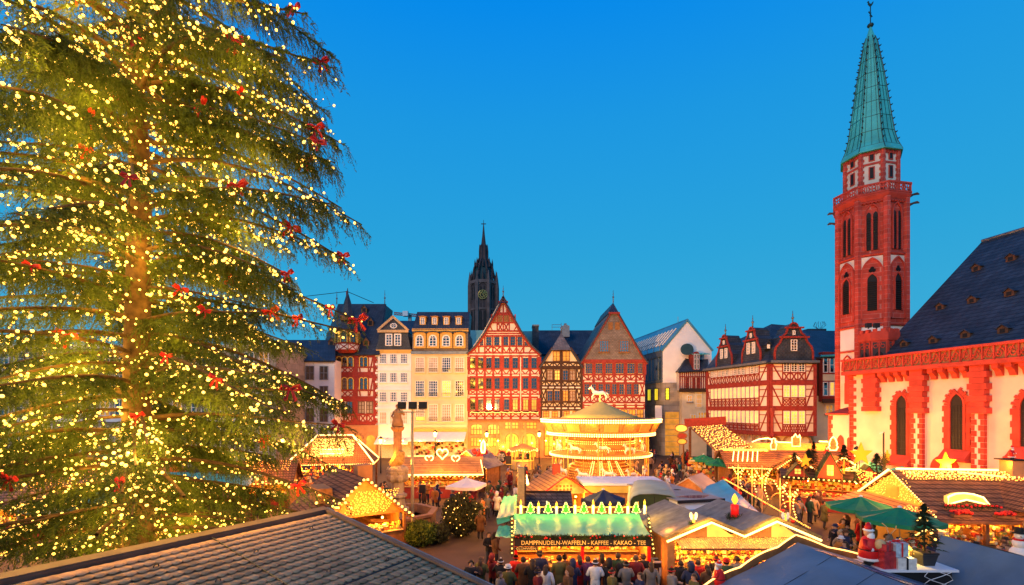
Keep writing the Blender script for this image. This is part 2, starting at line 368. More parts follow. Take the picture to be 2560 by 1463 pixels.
            WINS[key] = (fr, gl, {})
        fr, gl, gm = WINS[key]
        if glass not in gm: gm[glass] = gl.mesh('pane', MAT[glass])
        o = bpy.data.objects.new(name, fr); link(o, root); o.matrix_basis = Matrix.Translation(s.pt(uc, z0, .03)) @ Matrix.Rotation(s.a, 4, 'Z')
        g = bpy.data.objects.new('pane', gm[glass]); link(g, o, True); return o
    def wpx(s, root, xc, y0, y1, w, **k):      # a window measured on the photograph
        u, zb = s.P(xc, y1); _, zt = s.P(xc, y0); return s.window(root, u, zb, w, zt-zb, **k)
    def wall(s, root, pts, depth, mat, name='wall', out=0, px=True):
        q = [s.P(*p) if px else p for p in pts]
        return MB().prism([s.pt(u, z, out) for u, z in q], -s.n*depth).build(name, MAT[mat] if isinstance(mat, str) else mat, root)
    def ring(s, root, uc, z0, w, h, kind, t, out0, out1, mat, name='surround'):
        op = arch_pts(w+2*t, h+t, kind, 7); ip = arch_pts(w, h, kind, 7); n = len(op); mb = MB()
        vs = [s.pt(uc+x, z0+z, out1) for x, z in op]+[s.pt(uc+x, z0+z, out1) for x, z in ip]+[s.pt(uc+x, z0+z, out0) for x, z in op]+[s.pt(uc+x, z0+z, out0) for x, z in ip]
        for i in range(n-1): mb.add([vs[j] for j in (i, n+i, n+i+1, i+1, 2*n+i, 3*n+i, 3*n+i+1, 2*n+i+1)], [(0, 1, 2, 3), (1, 5, 6, 2), (0, 3, 7, 4)])
        return mb.build(name, MAT[mat], root)
    def sheet(s, root, uc, z0, w, h, kind, out, mat, name='pane'):
        p = arch_pts(w, h, kind, 7); return MB().add([s.pt(uc+x, z0+z, out) for x, z in p], [tuple(range(len(p)-1, -1, -1))]).build(name, MAT[mat], root)

# ---------------- ground ----------------
g = MB().add([(-400, -60, 0), (400, -60, 0), (400, 900, 0), (-400, 900, 0)], [(0, 1, 2, 3)]).build('ground', MAT['cobble']); tag(g, kind='structure')

DH = 76.0; PX = DH/F
FH = Fac((0, DH), (1, DH))
def roofslab(root, pts, mat, t=.25, name='roof'): return MB().slab(*pts, t).build(name, MAT[mat] if isinstance(mat, str) else mat, root)
def finial(root, p, h=1.6, mat='lead'):
    mb = MB(); mb.tube([p, p+Vector((0, 0, h))], [.09, .03], 6); mb.sphere(p+Vector((0, 0, h*.45)), .17, 8, 6); mb.sphere(p+Vector((0, 0, h*.7)), .09, 6, 5)
    return mb.build('finial', MAT[mat], root, True)
def glassmix(i, opts): return opts[(i*7+i//3) % len(opts)]
def stripes(f, r, y, xs, mat='plaster', h=.22):            # short pale stones between two timber bands
    for a, b in zip(xs, xs[1:]):
        m = (b-a)*.14; f.hb(r, y, a+m, b-m, h, mat, .105, 'infill')

# --- red corner house with the turret
hA = thing('timber_house', 'red half-timbered corner house with slate roof and round turret', 'house', W(890, 1145, DH)*1)
hA.location.z = 0; BASE[hA.name] = hA.location.copy()
f = FH; R = 'timber_red'
f.wall(hA, [(838, 1150), (838, 884), (944, 884), (944, 1150)], 10, 'plaster')
f.wall(hA, [(837, 1148), (837, 1063), (945, 1063), (945, 1148)], 9.5, 'sandstone_orange', 'ground_floor', .22)
for y, w in ((887, .5), (892, .25), (918, .25), (934, .5), (941, .6), (976, .25), (995, .55), (1001, .35), (1036, .25), (1057, .45), (1061, .5)): f.hb(hA, y, 838, 938, w, R)
for x in (839, 886, 891, 937): f.vb(hA, x, 890, 1060, .5, R)
for y0, y1 in ((893, 917), (945, 974)):
    for xc in (848, 862, 877): f.wpx(hA, xc, y0, y1, .75, nx=2, ny=3, frame='frame_brown', arch='round', surround='trim_yellow', sw=.12)
    for xc in (904.5, 914.5): f.wpx(hA, xc, y0, y1, .55, nx=1, ny=3, frame='frame_brown', arch='round', surround='trim_yellow', sw=.1)
    f.db(hA, 894, y0-2, 901, y1+16, .22, R); f.db(hA, 933, y0-2, 924, y1+16, .22, R); f.vb(hA, 899, y0-2, y1+1, .2, R); f.vb(hA, 921, y0-2, y1+16, .2, R); f.hb(hA, y1+1.5, 892, 936, .2, R, .085)
for x0, x1 in ((840, 855), (855, 870), (870, 885)):
    for y0, y1 in ((919, 932), (977, 992)):
        u0, z1 = f.P(x0, y0); u1, z0 = f.P(x1, y1); f.panel(hA, u0, z0, u1, z1, 'X', R)
for xc in (853, 874, 904, 924): f.wpx(hA, xc, 1004, 1034, 1.0, nx=2, ny=3, frame='frame_brown', glass='pane_curtain' if xc > 900 else 'glass')
for i in range(5):
    x0 = 842+i*19; u0, z1 = f.P(x0, 1038); u1, z0 = f.P(x0+17, 1054); f.panel(hA, u0, z0, u1, z1, 'K', R); f.vb(hA, x0+18, 1036, 1056, .25, R)
for i in range(16): f.hb(hA, 889+i*11, 938.5, 944, .32, R if i % 2 else 'plaster_white', .11, 'quoin')
for xc in (856, 895, 928):
    u, z = f.P(xc, 1146); f.ring(hA, u, 0.02, 1.5, 3.6, 'round', .3, .2, .32, 'sandstone_orange'); f.sheet(hA, u, .02, 1.5, 3.6, 'round', .235, 'pane_amber')
RY = 5.5
def UP(px, py, D): return W(px, py, D)
roofslab(hA, [W(834, 888, DH-.6), W(948, 886, DH-.6), W(962, 760, DH+RY), W(846, 760, DH+RY)], 'slate')
roofslab(hA, [W(946, 886, DH-.4), W(905, 886, DH+11), W(946, 775, DH+RY), W(962.5, 760, DH+RY)], 'slate')
roofslab(hA, [W(800, 888, DH+6), W(833, 888, DH-.6), W(846, 760, DH+RY), W(845, 761, DH+RY)], 'slate')
MB().prism([W(834, 888, DH-.6), W(946, 886, DH-.4), W(962, 761, DH+RY), W(846, 761, DH+RY)], (0, 5.5, 0)).build('attic', MAT['slate'], hA)
finial(hA, W(842, 761, DH+RY), 2.2); finial(hA, W(962, 761, DH+RY), 2.4)
def dormer(root, px, py, D, w, h, mat='wood_brown', roof='slate', glass='dark', deep=1.6):
    p = W(px, py, D); mb = MB(); hw = w/2
    mb.prism([p+Vector((-hw, 0, 0)), p+Vector((hw, 0, 0)), p+Vector((hw, 0, h*.6)), p+Vector((0, 0, h)), p+Vector((-hw, 0, h*.6))], (0, deep, 0))
    o = mb.build('dormer', MAT[mat], root)
    mb = MB(); mb.slab(p+Vector((-hw-.12, -.12, h*.5)), p+Vector((0, -.12, h+.08)), p+Vector((0, deep, h+.08)), p+Vector((-hw-.12, deep, h*.5)), .07); mb.slab(p+Vector((hw+.12, -.12, h*.5)), p+Vector((hw+.12, deep, h*.5)), p+Vector((0, deep, h+.08)), p+Vector((0, -.12, h+.08)), .07)
    mb.build('dormer_roof', MAT[roof], o, local=True)
    MB().box(p.x-hw*.55, p.x+hw*.55, p.y-.03, p.y-.005, p.z+h*.08, p.z+h*.58).build('pane', MAT[glass], o, local=True)
    return o
for px, py, dd in ((910, 783, 4.2), (926, 815, 2.7), (915, 865, .4), (828, 866, .6)): dormer(hA, px, py, DH+dd, .95, 1.4)
c = W(869, 878, DH-.3); zt = lambda y: H-(y-HZ)/F*DH
mb = MB(); mb.lathe([(1.2, zt(884)), (1.75, zt(878)), (1.75, zt(862)), (1.8, zt(861)), (1.8, zt(826)), (1.95, zt(825))], 8, (c.x, c.y, 0), a0=pi/8)
tur = mb.build('turret', MAT['timber_red'], hA)
for k in range(8):
    a = -pi/2+(k-2.5)*pi/4+pi/8
    if sin(a) > .2: continue
    ctr = Vector((c.x, c.y, 0))+Vector((cos(a), sin(a), 0))*1.8*cos(pi/8); tdir = Vector((-sin(a), cos(a), 0))
    ff = Fac((ctr-tdir*.7)[:2], (ctr+tdir*.7)[:2])
    ff.window(tur, .7, zt(860), .85, zt(833)-zt(860), 2, 3, 'frame_brown', 'glass', 'round', surround='trim_yellow', sw=.16)
    ff.wall(tur, [(.08, zt(877)), (.08, zt(864)), (1.32, zt(864)), (1.32, zt(877))], .1, 'plaster', 'infill', .035, False); ff.panel(tur, .1, zt(877), 1.3, zt(864), 'X', R)
mb = MB(); mb.lathe([(2.1, zt(828)), (1.7, zt(818)), (1.25, zt(800)), (.85, zt(775)), (.5, zt(755)), (.12, zt(735)), (.05, zt(722))], 8, (c.x, c.y, 0), a0=pi/8); mb.build('turret_roof', MAT['slate'], hA)
MB().box(c.x-.55, c.x+.45, c.y-1.75, c.y-.6, zt(806), zt(794)).build('turret_dormer', MAT['wood_brown'], hA)

# --- narrow white house with slate mansard
hB = thing('white_house', 'narrow white plaster house with slate mansard and triangular pediment', 'house', (W(985, 1145, DH).x, DH, 0))
f.wall(hB, [(942, 1150), (942, 876), (1028, 876), (1028, 1150)], 10, 'plaster_white')
for y, t, m in ((879, .55, 'trim_ochre'), (926, .2, 'plaster_white'), (975, .2, 'plaster_white'), (1022, .25, 'plaster_white'), (1092, .3, 'plaster_white')): f.hb(hB, y, 941, 1029, t, m, .18, 'cornice')
for y0, y1 in ((885, 909), (932, 956), (980, 1005), (1030, 1060)):
    for i, xc in enumerate((958, 984, 1010)): f.wpx(hB, xc, y0, y1, 1.12, nx=4, ny=4 if y0 < 1000 else 3, glass=('glass', 'pane_curtain')[y0 > 1000], sill='plaster_white', bar=.035)
f.wall(hB, [(939, 876), (941, 868), (946, 852), (949, 830), (1019, 830), (1022, 850), (1026, 868), (1029, 876)], 9, 'slate', 'mansard', .1)
for xc in (973, 995): f.wpx(hB, xc, 836, 865, 1.0, nx=2, ny=4, fw=.12, surround='frame_white', sw=.06).location.y -= .13
f.wall(hB, [(950, 828), (984, 796), (1018, 828)], 8, 'slate', 'gable', .1)
for a, b in (((945, 827), (985, 792)), ((983, 792), (1022, 827))): f.db(hB, *a, *b, .34, 'wood_pale', .45, 'cornice')
f.hb(hB, 829, 945, 1022, .4, 'wood_pale', .42, 'cornice')
u, z = f.P(984.5, 815); mb = MB(); mb.tube([f.pt(u+.5*cos(2*pi*i/14), z+.36*sin(2*pi*i/14), .12) for i in range(14)], .09, 5, closed=True); mb.bar(f.pt(u-.5, z, .14), f.pt(u+.5, z, .14), .05, .05); mb.bar(f.pt(u, z-.36, .13), f.pt(u, z+.36, .13), .05, .05); oc = mb.build('oculus', MAT['frame_white'], hB)
MB().add([f.pt(u+.5*cos(2*pi*i/14), z+.36*sin(2*pi*i/14), .108) for i in range(14)], [tuple(range(13, -1, -1))]).build('pane', MAT['glass'], oc)
f.wall(hB, [(943, 1150), (943, 1105), (1027, 1105), (1027, 1150)], 1, 'goods_c', 'shop_front', .08)
MB().slab(f.pt(*f.P(944, 1093), .1), f.pt(*f.P(1026, 1093), .1), f.pt(f.P(1026, 1104)[0], f.P(1026, 1108)[1], 2.2), f.pt(f.P(944, 1104)[0], f.P(944, 1108)[1], 2.2), .06).build('awning', MAT['canvas_white'], hB)

# --- yellow house
hC = thing('yellow_house', 'wide yellow plaster house with two rows of slate dormers and awning', 'house', (W(1098, 1145, DH).x, DH, 0))
f.wall(hC, [(1028.6, 1150), (1028.6, 880), (1169, 880), (1169, 1150)], 10, 'plaster_yellow')
f.wall(hC, [(1030, 881), (1031, 827), (1169, 827), (1170, 881)], 9, 'slate_grey', 'mansard', -.15)
f.hb(hC, 882.5, 1028.6, 1170.5, .45, 'lead', .35, 'gutter'); f.hb(hC, 825.5, 1030.5, 1171, .42, 'trim_ochre', .15, 'cornice')
roofslab(hC, [W(1031, 824, DH-.2), W(1172, 824, DH-.2), W(1174, 780, DH+3.2), W(1043, 780, DH+3.2)], 'slate')
MB().prism([W(1031, 825, DH), W(1170.5, 825, DH), W(1174, 781, DH+3.2), W(1043, 781, DH+3.2)], (0, 4, 0)).build('attic', MAT['slate'], hC)
for xc in (1050, 1083, 1116, 1149):
    u, zb = f.P(xc, 871); zt_ = f.P(xc, 831)[1]; w_ = 1.9
    o = f.wall(hC, [(u+x, zb+z) for x, z in arch_pts(w_, zt_-zb, 'seg')], 1.2, 'trim_ochre', 'dormer', .3, False)
    f.window(hC, u, zb+.25, 1.15, zt_-zb-.75, 2, 4, 'frame_white', 'glass', 'round', fw=.12, surround='frame_white', sw=.06).matrix_basis = Matrix.Translation(f.pt(u, zb+.25, .33))
    mb = MB(); P2 = [(x*1.12, z) for x, z in arch_pts(w_, zt_-zb, 'seg')][1:-1]
    for a, b in zip(P2, P2[1:]): mb.bar(f.pt(u+a[0], zb+a[1]+.06, -.3), f.pt(u+b[0], zb+b[1]+.06, -.3), 1.7, .14, (0, 0, 1))
    mb.build('dormer_roof', MAT['slate'], hC)
for xc in (1056.5, 1086.5, 1116, 1146.5):
    p = W(xc, 813, DH+.7); ff = Fac((0, DH+.7), (1, DH+.7)); u, zb = ff.P(xc, 813)
    ff.wall(hC, [(u-.48, zb), (u-.48, zb+1.3), (u-.25, zb+1.5), (u+.25, zb+1.5), (u+.48, zb+1.3), (u+.48, zb)], 1.8, 'trim_ochre', 'dormer', 0, False)
    ff.window(hC, u, zb+.12, .62, 1.05, 2, 3, 'frame_white', 'glass'); MB().slab(ff.pt(u-.62, zb+1.42, .2), ff.pt(u+.62, zb+1.42, .2), ff.pt(u+.62, zb+1.6, -1.8), ff.pt(u-.62, zb+1.6, -1.8), .1).build('dormer_roof', MAT['wood_orange'], hC)
for r_, (y0, y1) in enumerate(((894, 931), (952, 992), (1011, 1054))):
    for i, xc in enumerate((1050, 1083, 1116, 1149)):
        gl = [['pane_curtain', 'pane_curtain', 'glass', 'pane_curtain'], ['glass', 'glass', 'pane_lit', 'glass'], ['pane_curtain']*4][r_][i]
        f.wpx(hC, xc, y0, y1, 1.4, nx=4, ny=6, glass=gl, surround='plaster_yellow', sw=.2, sill='plaster_yellow', bar=.035)
        u, z = f.P(xc, y1-1); mb = MB()
        for k in range(9): x = -.68+k*.17; mb.box(u+x-.015, u+x+.015, DH-.22, DH-.19, z, z+.5)
        mb.box(u-.7, u+.7, DH-.23, DH-.18, z+.48, z+.53); mb.build('railing', MAT['black_metal'], hC)
u0, z0 = f.P(1041, 1051); u1, z1 = f.P(1063, 1042); f.wall(hC, [(u0, z0), (u0, z1), (u1, z1), (u1, z0)], .04, 'pane_lit', 'banner', .34, False)
for y, t, m in ((1065, .35, 'plaster_yellow'), (1075, .5, 'trim_ochre')): f.hb(hC, y, 1028.6, 1168, t, m, .2, 'cornice')
MB().slab(f.pt(f.P(1032, 1080)[0], f.P(1032, 1080)[1], .1), f.pt(f.P(1166, 1080)[0], f.P(1166, 1080)[1], .1), f.pt(f.P(1164, 1080)[0], f.P(1032, 1101)[1], 2.4), f.pt(f.P(1026, 1080)[0], f.P(1032, 1101)[1], 2.4), .06).build('awning', MAT['canvas_white'], hC)
f.wall(hC, [(1032, 1148), (1032, 1098), (1166, 1098), (1166, 1148)], .05, 'goods_c', 'shop_front', .04)
mb = MB()
for i in range(160):
    u = random.uniform(*(f.P(1033, 0)[0], f.P(1165, 0)[0])); z = random.uniform(.3, 2.9); mb.box(u-random.uniform(.08, .3), u+.15, DH-.35, DH-.06, z, z+random.uniform(.1, .4), random.randrange(5))
tag(mb.build('souvenir_goods', GOODS), 'colourful souvenirs crowded in the lit shop front under the long white awning', 'goods', kind='stuff')

# --- big red gable house
hD = thing('gable_house', 'tall red half-timbered gable house with pale panels left of the dark narrow house', 'house', (W(1260, 1145, DH).x, DH, 0)); R = 'timber_red'
f.wall(hD, [(1171, 1150), (1171, 881), (1183, 866), (1206, 833), (1243, 765), (1252, 753), (1263, 753), (1272, 765), (1306, 833), (1330, 866), (1350, 883), (1350, 1150)], 11, 'plaster')
roofslab(hD, [W(1166, 884, DH-.5), W(1166, 884, DH+11)+Vector((0, 0, 0)), W(1203, 834, DH+11), W(1203, 834, DH-.5)], 'slate') if 0 else None
gl_ = [(1165, 884), (1186, 866), (1209, 833), (1244, 769), (1258, 742)]; gr_ = [(1354, 886), (1330, 864), (1305, 829), (1272, 769), (1258, 742)]
for pts in (gl_, gr_):
    for a, b in zip(pts, pts[1:]):
        A = W(*a, DH)+Vector((0, -.55, 0)); B = W(*b, DH)+Vector((0, -.55, 0)); MB().slab(A, B, B+Vector((0, 11.5, 0)), A+Vector((0, 11.5, 0)), .22).build('roof', MAT['slate'], hD)
        ff = f; ff.db(hD, a[0]+(3 if a[0] < 1258 else -3), a[1]+3, b[0]+(3 if b[0] < 1258 else -3 if b[0] > 1258 else 0), b[1]+3, .45, R, .3, 'bargeboard')
MB().add([W(1246, 757, DH-.7), W(1270, 757, DH-.7), W(1258, 739, DH+.6)], [(0, 1, 2)]).build('gable_cap', MAT['slate'], hD); f.hb(hD, 757, 1246, 1270, .35, R, .5)
finial(hD, W(1258, 741, DH), 1.7, 'metal_grey')
def gx(y, side):                                           # gable edge column on row y
    pts = gl_ if side < 0 else gr_
    for a, b in zip(pts, pts[1:]):
        if b[1] <= y <= a[1]: return a[0]+(b[0]-a[0])*(a[1]-y)/(a[1]-b[1])
    return pts[0][0]+6*(-side)
def ghb(y, w, mat=R, o=.09): f.hb(hD, y, max(1171, gx(y, -1)+3), min(1350, gx(y, 1)-3), w, mat, o)
for y, w in ((783, .22), (787, .22), (807, .22), (828, .26), (834, .2), (840, .26), (866, .22), (883, .26), (890, .28), (923, .22), (936, .22), (942, .55), (974, .22), (987, .22), (992, .55), (1028, .25), (1043, .25), (1048, .4)): ghb(y, w)
for x in (1249, 1258, 1267): f.vb(hD, x, 760, 786, .2, R)
for xc, w in ((1235.6, .62), (1249.8, .75), (1265.8, .78), (1280.8, .68)):
    u, z0 = f.P(xc, 805.5); z1 = f.P(xc, 789)[1]; f.wall(hD, [(u-w/2, z0), (u-w/2, z1), (u+w/2, z1), (u+w/2, z0)], .1, 'shutter', 'shutter', .1, False)
for x in (1229, 1243, 1258, 1273, 1288): f.vb(hD, x, 786, 808, .2, R)
for x0, x1, y0, y1, p in ((1223, 1231, 809, 827, '\\'), (1244, 1257, 809, 827, 'K'), (1259, 1272, 809, 827, 'K'), (1285, 1295, 809, 827, '/'), (1183, 1191, 868, 882, '\\'), (1211, 1229, 868, 882, 'K'), (1232, 1252, 868, 882, 'K'), (1257, 1274, 868, 882, 'V'), (1274, 1291, 868, 882, 'V'), (1291, 1308, 868, 882, 'V'), (1322, 1332, 868, 882, '/')):
    u0, z1 = f.P(x0, y0); u1, z0 = f.P(x1, y1); f.panel(hD, u0, z0, u1, z1, p, R, .17)
for x in (1243, 1258, 1273): f.vb(hD, x, 808, 828, .2, R)
for x in (1212, 1232, 1255, 1257, 1274, 1291, 1309, 1197): f.vb(hD, x, 841 if 1200 < x < 1312 else 866, 883, .24, R)
for xc, y0, y1, w in ((1204, 850, 864, .5), (1222, 842.5, 864, .85), (1242, 842.5, 864, .85), (1264.6, 842, 864, .75), (1282, 842, 864, .75), (1299.7, 842, 864, .75), (1315.4, 855, 865, .5)): f.wpx(hD, xc, y0, y1, w, nx=2, ny=3, frame='frame_brown', fw=.07, bar=.03)
WX = (1182, 1202, 1222, 1243, 1266.3, 1288, 1314, 1335); ED = (1172, 1192, 1212, 1233, 1254.5, 1277, 1301, 1325, 1349)
for ri, (y0, y1) in enumerate(((895, 921), (945, 972.5), (998.5, 1025))):
    for i, xc in enumerate(WX): f.wpx(hD, xc, y0, y1, .86, nx=2, ny=3, frame='frame_brown', fw=.07, bar=.03, glass='glass' if ri < 2 or i < 5 else 'pane_amber')
    for x in ED: f.vb(hD, x, y0-3, y1+3, .5 if x != 1254.5 else .8, R)
    for xc in WX: f.vb(hD, xc-8.5, y0-2, y1+2, .22, R, .075); f.vb(hD, xc+8.5, y0-2, y1+2, .22, R, .075)
    yy = ((924.5, 935), (975.5, 986), (1029.5, 1042))[ri]
    for i, (a, b) in enumerate(zip(ED, ED[1:])):
        u0, z1 = f.P(a+2, yy[0]); u1, z0 = f.P(b-2, yy[1]); f.panel(hD, u0, z0, u1, z1, 'VXX'[ri], R, .17); f.vb(hD, a, yy[0]-1, yy[1]+1, .3, R)
    f.vb(hD, 1349, yy[0]-1, yy[1]+1, .3, R)
    stripes(f, hD, (938.5, 989.5, 1045.5)[ri], ED)
stripes(f, hD, 886.5, ED)
f.vb(hD, 1301.5, 893, 1026, .14, 'plaster', .1, 'infill')
f.wall(hD, [(1170.5, 1150), (1170.5, 1050), (1350.5, 1050), (1350.5, 1150)], 10, 'sandstone_orange', 'ground_floor', .25)
f.hb(hD, 1051, 1170, 1351, .35, 'wood_brown', .5, 'cornice')
FG = Fac((0, DH-.25), (1, DH-.25))
for xc, y0, y1, w, k in ((1192, 1060, 1087, 1.9, 'seg'), (1234, 1060, 1087, 1.9, 'seg'), (1279.5, 1055, 1073, 2.2, 'flat'), (1324.5, 1055, 1073, 2.2, 'flat'), (1192, 1094, 1116, 1.9, 'flat'), (1234, 1094, 1116, 1.9, 'flat')): FG.wpx(hD, xc, y0, y1, w, nx=4, ny=2, frame='frame_brown', glass='pane_amber', arch=k, fw=.08, surround='sandstone_orange', sw=.15)
for xc in (1280, 1323.6): u, zb = FG.P(xc, 1140); FG.window(hD, u, .1, 2.2, 3.9, 3, 3, 'frame_brown', 'pane_amber', 'round', fw=.1, surround='sandstone_orange', sw=.25, name='arch_window')
for i in range(6): u, z = FG.P(1172+i*35.3, 1100); FG.bar(hD, u, .05, u, 5.6, .35, 'sandstone_orange', .12, 'pilaster')
mb = MB(); pts = [f.pt(f.P(1176+i*4.25, 1033)[0], f.P(0, 1030.5+1.6*cos(i*1.3)**2)[1], .28) for i in range(41)]; mb.tube(pts, .16, 5)
gar = mb.build('garland', MAT['garland']); tag(gar, 'green fir garland under the third row of windows of the red gable house', 'garland')
mb = MB(); mb.tube([p+Vector((0, -.2, .06*sin(i*1.1))) for i, p in enumerate(pts)], .035, 4); mb.build('light_wire', MAT['rope_light'], gar)

# --- dark narrow house
hE = thing('dark_timber_house', 'narrow house with black-brown curved timbers and amber lit windows', 'house', (W(1403, 1145, DH).x, DH, 0)); B_ = 'timber_brown'
f.wall(hE, [(1351, 1150), (1351, 917), (1380, 874), (1427, 874), (1455, 917), (1455, 1150)], 9, 'plaster_cream')
for a, b in (((1348, 920), (1381, 870)), ((1458, 920), (1425, 870))):
    A = W(*a, DH)+Vector((0, -.4, 0)); B = W(*b, DH)+Vector((0, -.4, 0)); MB().slab(A, B, B+Vector((0, 9.5, 0)), A+Vector((0, 9.5, 0)), .2).build('roof', MAT['slate'], hE); f.db(hE, *a, *b, .4, B_, .25, 'bargeboard')
ap = W(1403, 832, DH+2.4); ap.z = H-(832-HZ)/F*(DH+2.4)
mb = MB(); q = [W(1377, 875, DH-.6), W(1429, 875, DH-.6), W(1429, 875, DH-.6)+Vector((0, 5.5, 0)), W(1377, 875, DH-.6)+Vector((0, 5.5, 0))]; mb.add(q+[ap], [(0, 1, 4), (1, 2, 4), (2, 3, 4), (3, 0, 4)]); mb.build('hip_roof', MAT['slate_grey'], hE); finial(hE, ap, 1.6)
for y, w in ((875, .3), (906, .3), (918, .4), (922, .3), (953, .3), (966, .35), (972, .35), (1005, .3), (1018, .35), (1024, .4), (1052, .4)):
    hx = max(0, (917-y)/44*29) if y < 917 else 0; f.hb(hE, y, 1351+hx, 1455-hx, w, B_)
for x in (1352, 1403, 1454): f.vb(hE, x, 918 if x != 1403 else 875, 1052, .42, B_)
for xc in (1391, 1415): f.wpx(hE, xc, 878, 903.7, 1.15, nx=2, ny=2, frame='wood_brown', glass='pane_amber', fw=.1)
for y0, y1, xs, gls in ((925.6, 951, (1374.7, 1393, 1413.6, 1431), ('pane_curtain', 'pane_lit', 'glass', 'pane_curtain')), (976.8, 1003.6, (1374.7, 1393, 1413.6, 1431), ('glass', 'glass', 'pane_amber', 'pane_curtain'))):
    for xc, g_ in zip(xs, gls): f.wpx(hE, xc, y0, y1, .9, nx=2, ny=3, frame='wood_brown', glass=g_, fw=.1); f.vb(hE, xc-9.3, y0-4, y1+3, .2, B_, .075)
    f.vb(hE, 1440.5, y0-4, y1+3, .2, B_, .075)
    for a, b in ((1353.5, 1364.5), (1442, 1452.5)): u0, z1 = f.P(a, y0-3); u1, z0 = f.P(b, y1+2); f.panel(hE, u0, z0, u1, z1, 'X', B_, .18)
for y0, y1 in ((907.5, 917.5), (954.5, 965.5), (1006.5, 1017.5)):
    for i in range(5):
        a = 1354+i*19.6; u0, z1 = f.P(a, y0); u1, z0 = f.P(a+19, y1); f.panel(hE, u0, z0, u1, z1, 'n', B_, .17); f.vb(hE, a+9.5, y0, y1, .18, B_, .06)
stripes(f, hE, 969, (1353, 1370, 1387, 1403, 1420, 1437, 1453)); stripes(f, hE, 1021, (1353, 1370, 1387, 1403, 1420, 1437, 1453))
for xc in (1365, 1387, 1416, 1439): f.wpx(hE, xc, 1028, 1048, 1.0, nx=2, ny=3, frame='wood_brown', glass='pane_amber', fw=.1)
f.wall(hE, [(1350.7, 1150), (1350.7, 1054), (1454.8, 1054), (1454.8, 1150)], 8, 'sandstone_orange', 'ground_floor', .2)
for xc in (1372, 1405, 1436): FG.wpx(hE, xc, 1066, 1140, 1.5, nx=2, ny=3, frame='frame_brown', glass='pane_amber', fw=.1)

# --- red house with slate gable
hF = thing('slate_gable_house', 'red half-timbered house with grey slate-hung gable behind the carousel', 'house', (W(1533, 1145, DH).x, DH, 0)); R = 'timber_oxide'
f.wall(hF, [(1456, 1150), (1456, 901), (1612, 901), (1612, 1150)], 12, 'plaster')
f.wall(hF, [(1455, 901), (1522, 783), (1546, 783), (1613, 901)], 12, 'slate_grey', 'gable', .12)
for a, b in (((1448, 908), (1458, 893)), ((1458, 893), (1524, 780)), ((1620, 908), (1608, 892)), ((1608, 892), (1544, 780))):
    A = W(*a, DH)+Vector((0, -.5, 0)); B = W(*b, DH)+Vector((0, -.5, 0)); MB().slab(A, B, B+Vector((0, 13, 0)), A+Vector((0, 13, 0)), .2).build('roof', MAT['slate'], hF); f.db(hF, a[0]+(2 if a[0] < 1533 else -2), a[1]+2, b[0]+(2 if a[0] < 1533 else -2), b[1]+2, .35, R, .4, 'bargeboard')
ap = W(1533, 757, DH+1.6); mb = MB(); a_, b_ = W(1520, 784, DH-.6), W(1548, 784, DH-.6); bk = Vector((0, 12.5, 0)); mb.add([a_, b_, ap, a_+bk, b_+bk, ap+Vector((0, 11, 0))], [(0, 1, 2), (1, 4, 5, 2), (3, 0, 2, 5), (4, 3, 5)]); mb.build('hip_roof', MAT['slate'], hF); finial(hF, ap, 2.0)
f.hb(hF, 784.5, 1520, 1548, .3, R, .6, 'bargeboard'); f.hb(hF, 903, 1455, 1613, .5, R, .16)
for xc in (1509.6, 1559.7): f.wpx(hF, xc, 851, 880.6, 1.55, nx=4, ny=4, frame='wood_brown', glass='glass_sky', fw=.1, sill='wood_brown').location.y -= .12
for xc in (1525.6, 1543): u, z0 = f.P(xc, 824.6); z1 = f.P(xc, 806)[1]; f.wall(hF, [(u-.35, z0), (u-.35, z1), (u+.35, z1), (u+.35, z0)], .1, 'shutter', 'shutter', .2, False)
for xc, w in ((1472, 1.1), (1497, 1.1), (1522, 1.1), (1549, 1.35), (1578, 1.35), (1600, .75)): f.wpx(hF, xc, 909, 934, w, nx=3, ny=4, frame='wood_brown', fw=.09, glass='glass')
EF = (1457, 1484, 1509, 1535, 1563, 1590, 1611)
for x in EF: f.vb(hF, x, 905, 938, .55, R)
for y, w in ((906, .3), (937, .25), (951, .25), (957, .5), (989, .3), (1007, .25), (1014, .45), (1020, .4), (1062, .4)): f.hb(hF, y, 1456, 1612, w, R)
for a, b in zip(EF, EF[1:]):
    u0, z1 = f.P(a+1, 939); u1, z0 = f.P((a+b)/2, 950); f.panel(hF, u0, z0, u1, z1, '\\', R, .2); u0, _ = f.P((a+b)/2, 939); u1, _ = f.P(b-1, 939); f.panel(hF, u0, z0, u1, z1, '/', R, .2); f.vb(hF, (a+b)/2, 938, 951, .2, R); f.vb(hF, b, 938, 951, .3, R)
stripes(f, hF, 953.8, EF); stripes(f, hF, 1010.5, EF); stripes(f, hF, 1017, EF, 'plaster_cream')
for xc in (1466.8, 1484, 1502, 1519, 1535.5, 1553.5, 1572.5, 1590): f.wpx(hF, xc, 960, 986.5, .78, nx=2, ny=4, frame='wood_brown', fw=.09, glass='glass'); f.vb(hF, xc-8.8, 957, 990, .3, R); u0, z1 = f.P(xc-7, 991); u1, z0 = f.P(xc+8, 1006); f.panel(hF, u0, z0, u1, z1, 'X', R, .18); f.vb(hF, xc+9, 990, 1007, .22, R)
u0, z1 = f.P(1601, 960); u1, z0 = f.P(1610, 988); f.panel(hF, u0, z0, u1, z1, 'X', R, .18)
for xc in (1470, 1500, 1560, 1580, 1600): f.wpx(hF, xc, 1024, 1060, 1.1, nx=2, ny=3, frame='wood_brown', glass='pane_amber', fw=.1)
f.wall(hF, [(1455.2, 1150), (1455.2, 1064), (1612.5, 1064), (1612.5, 1150)], 11, 'sandstone_orange', 'ground_floor', .2)
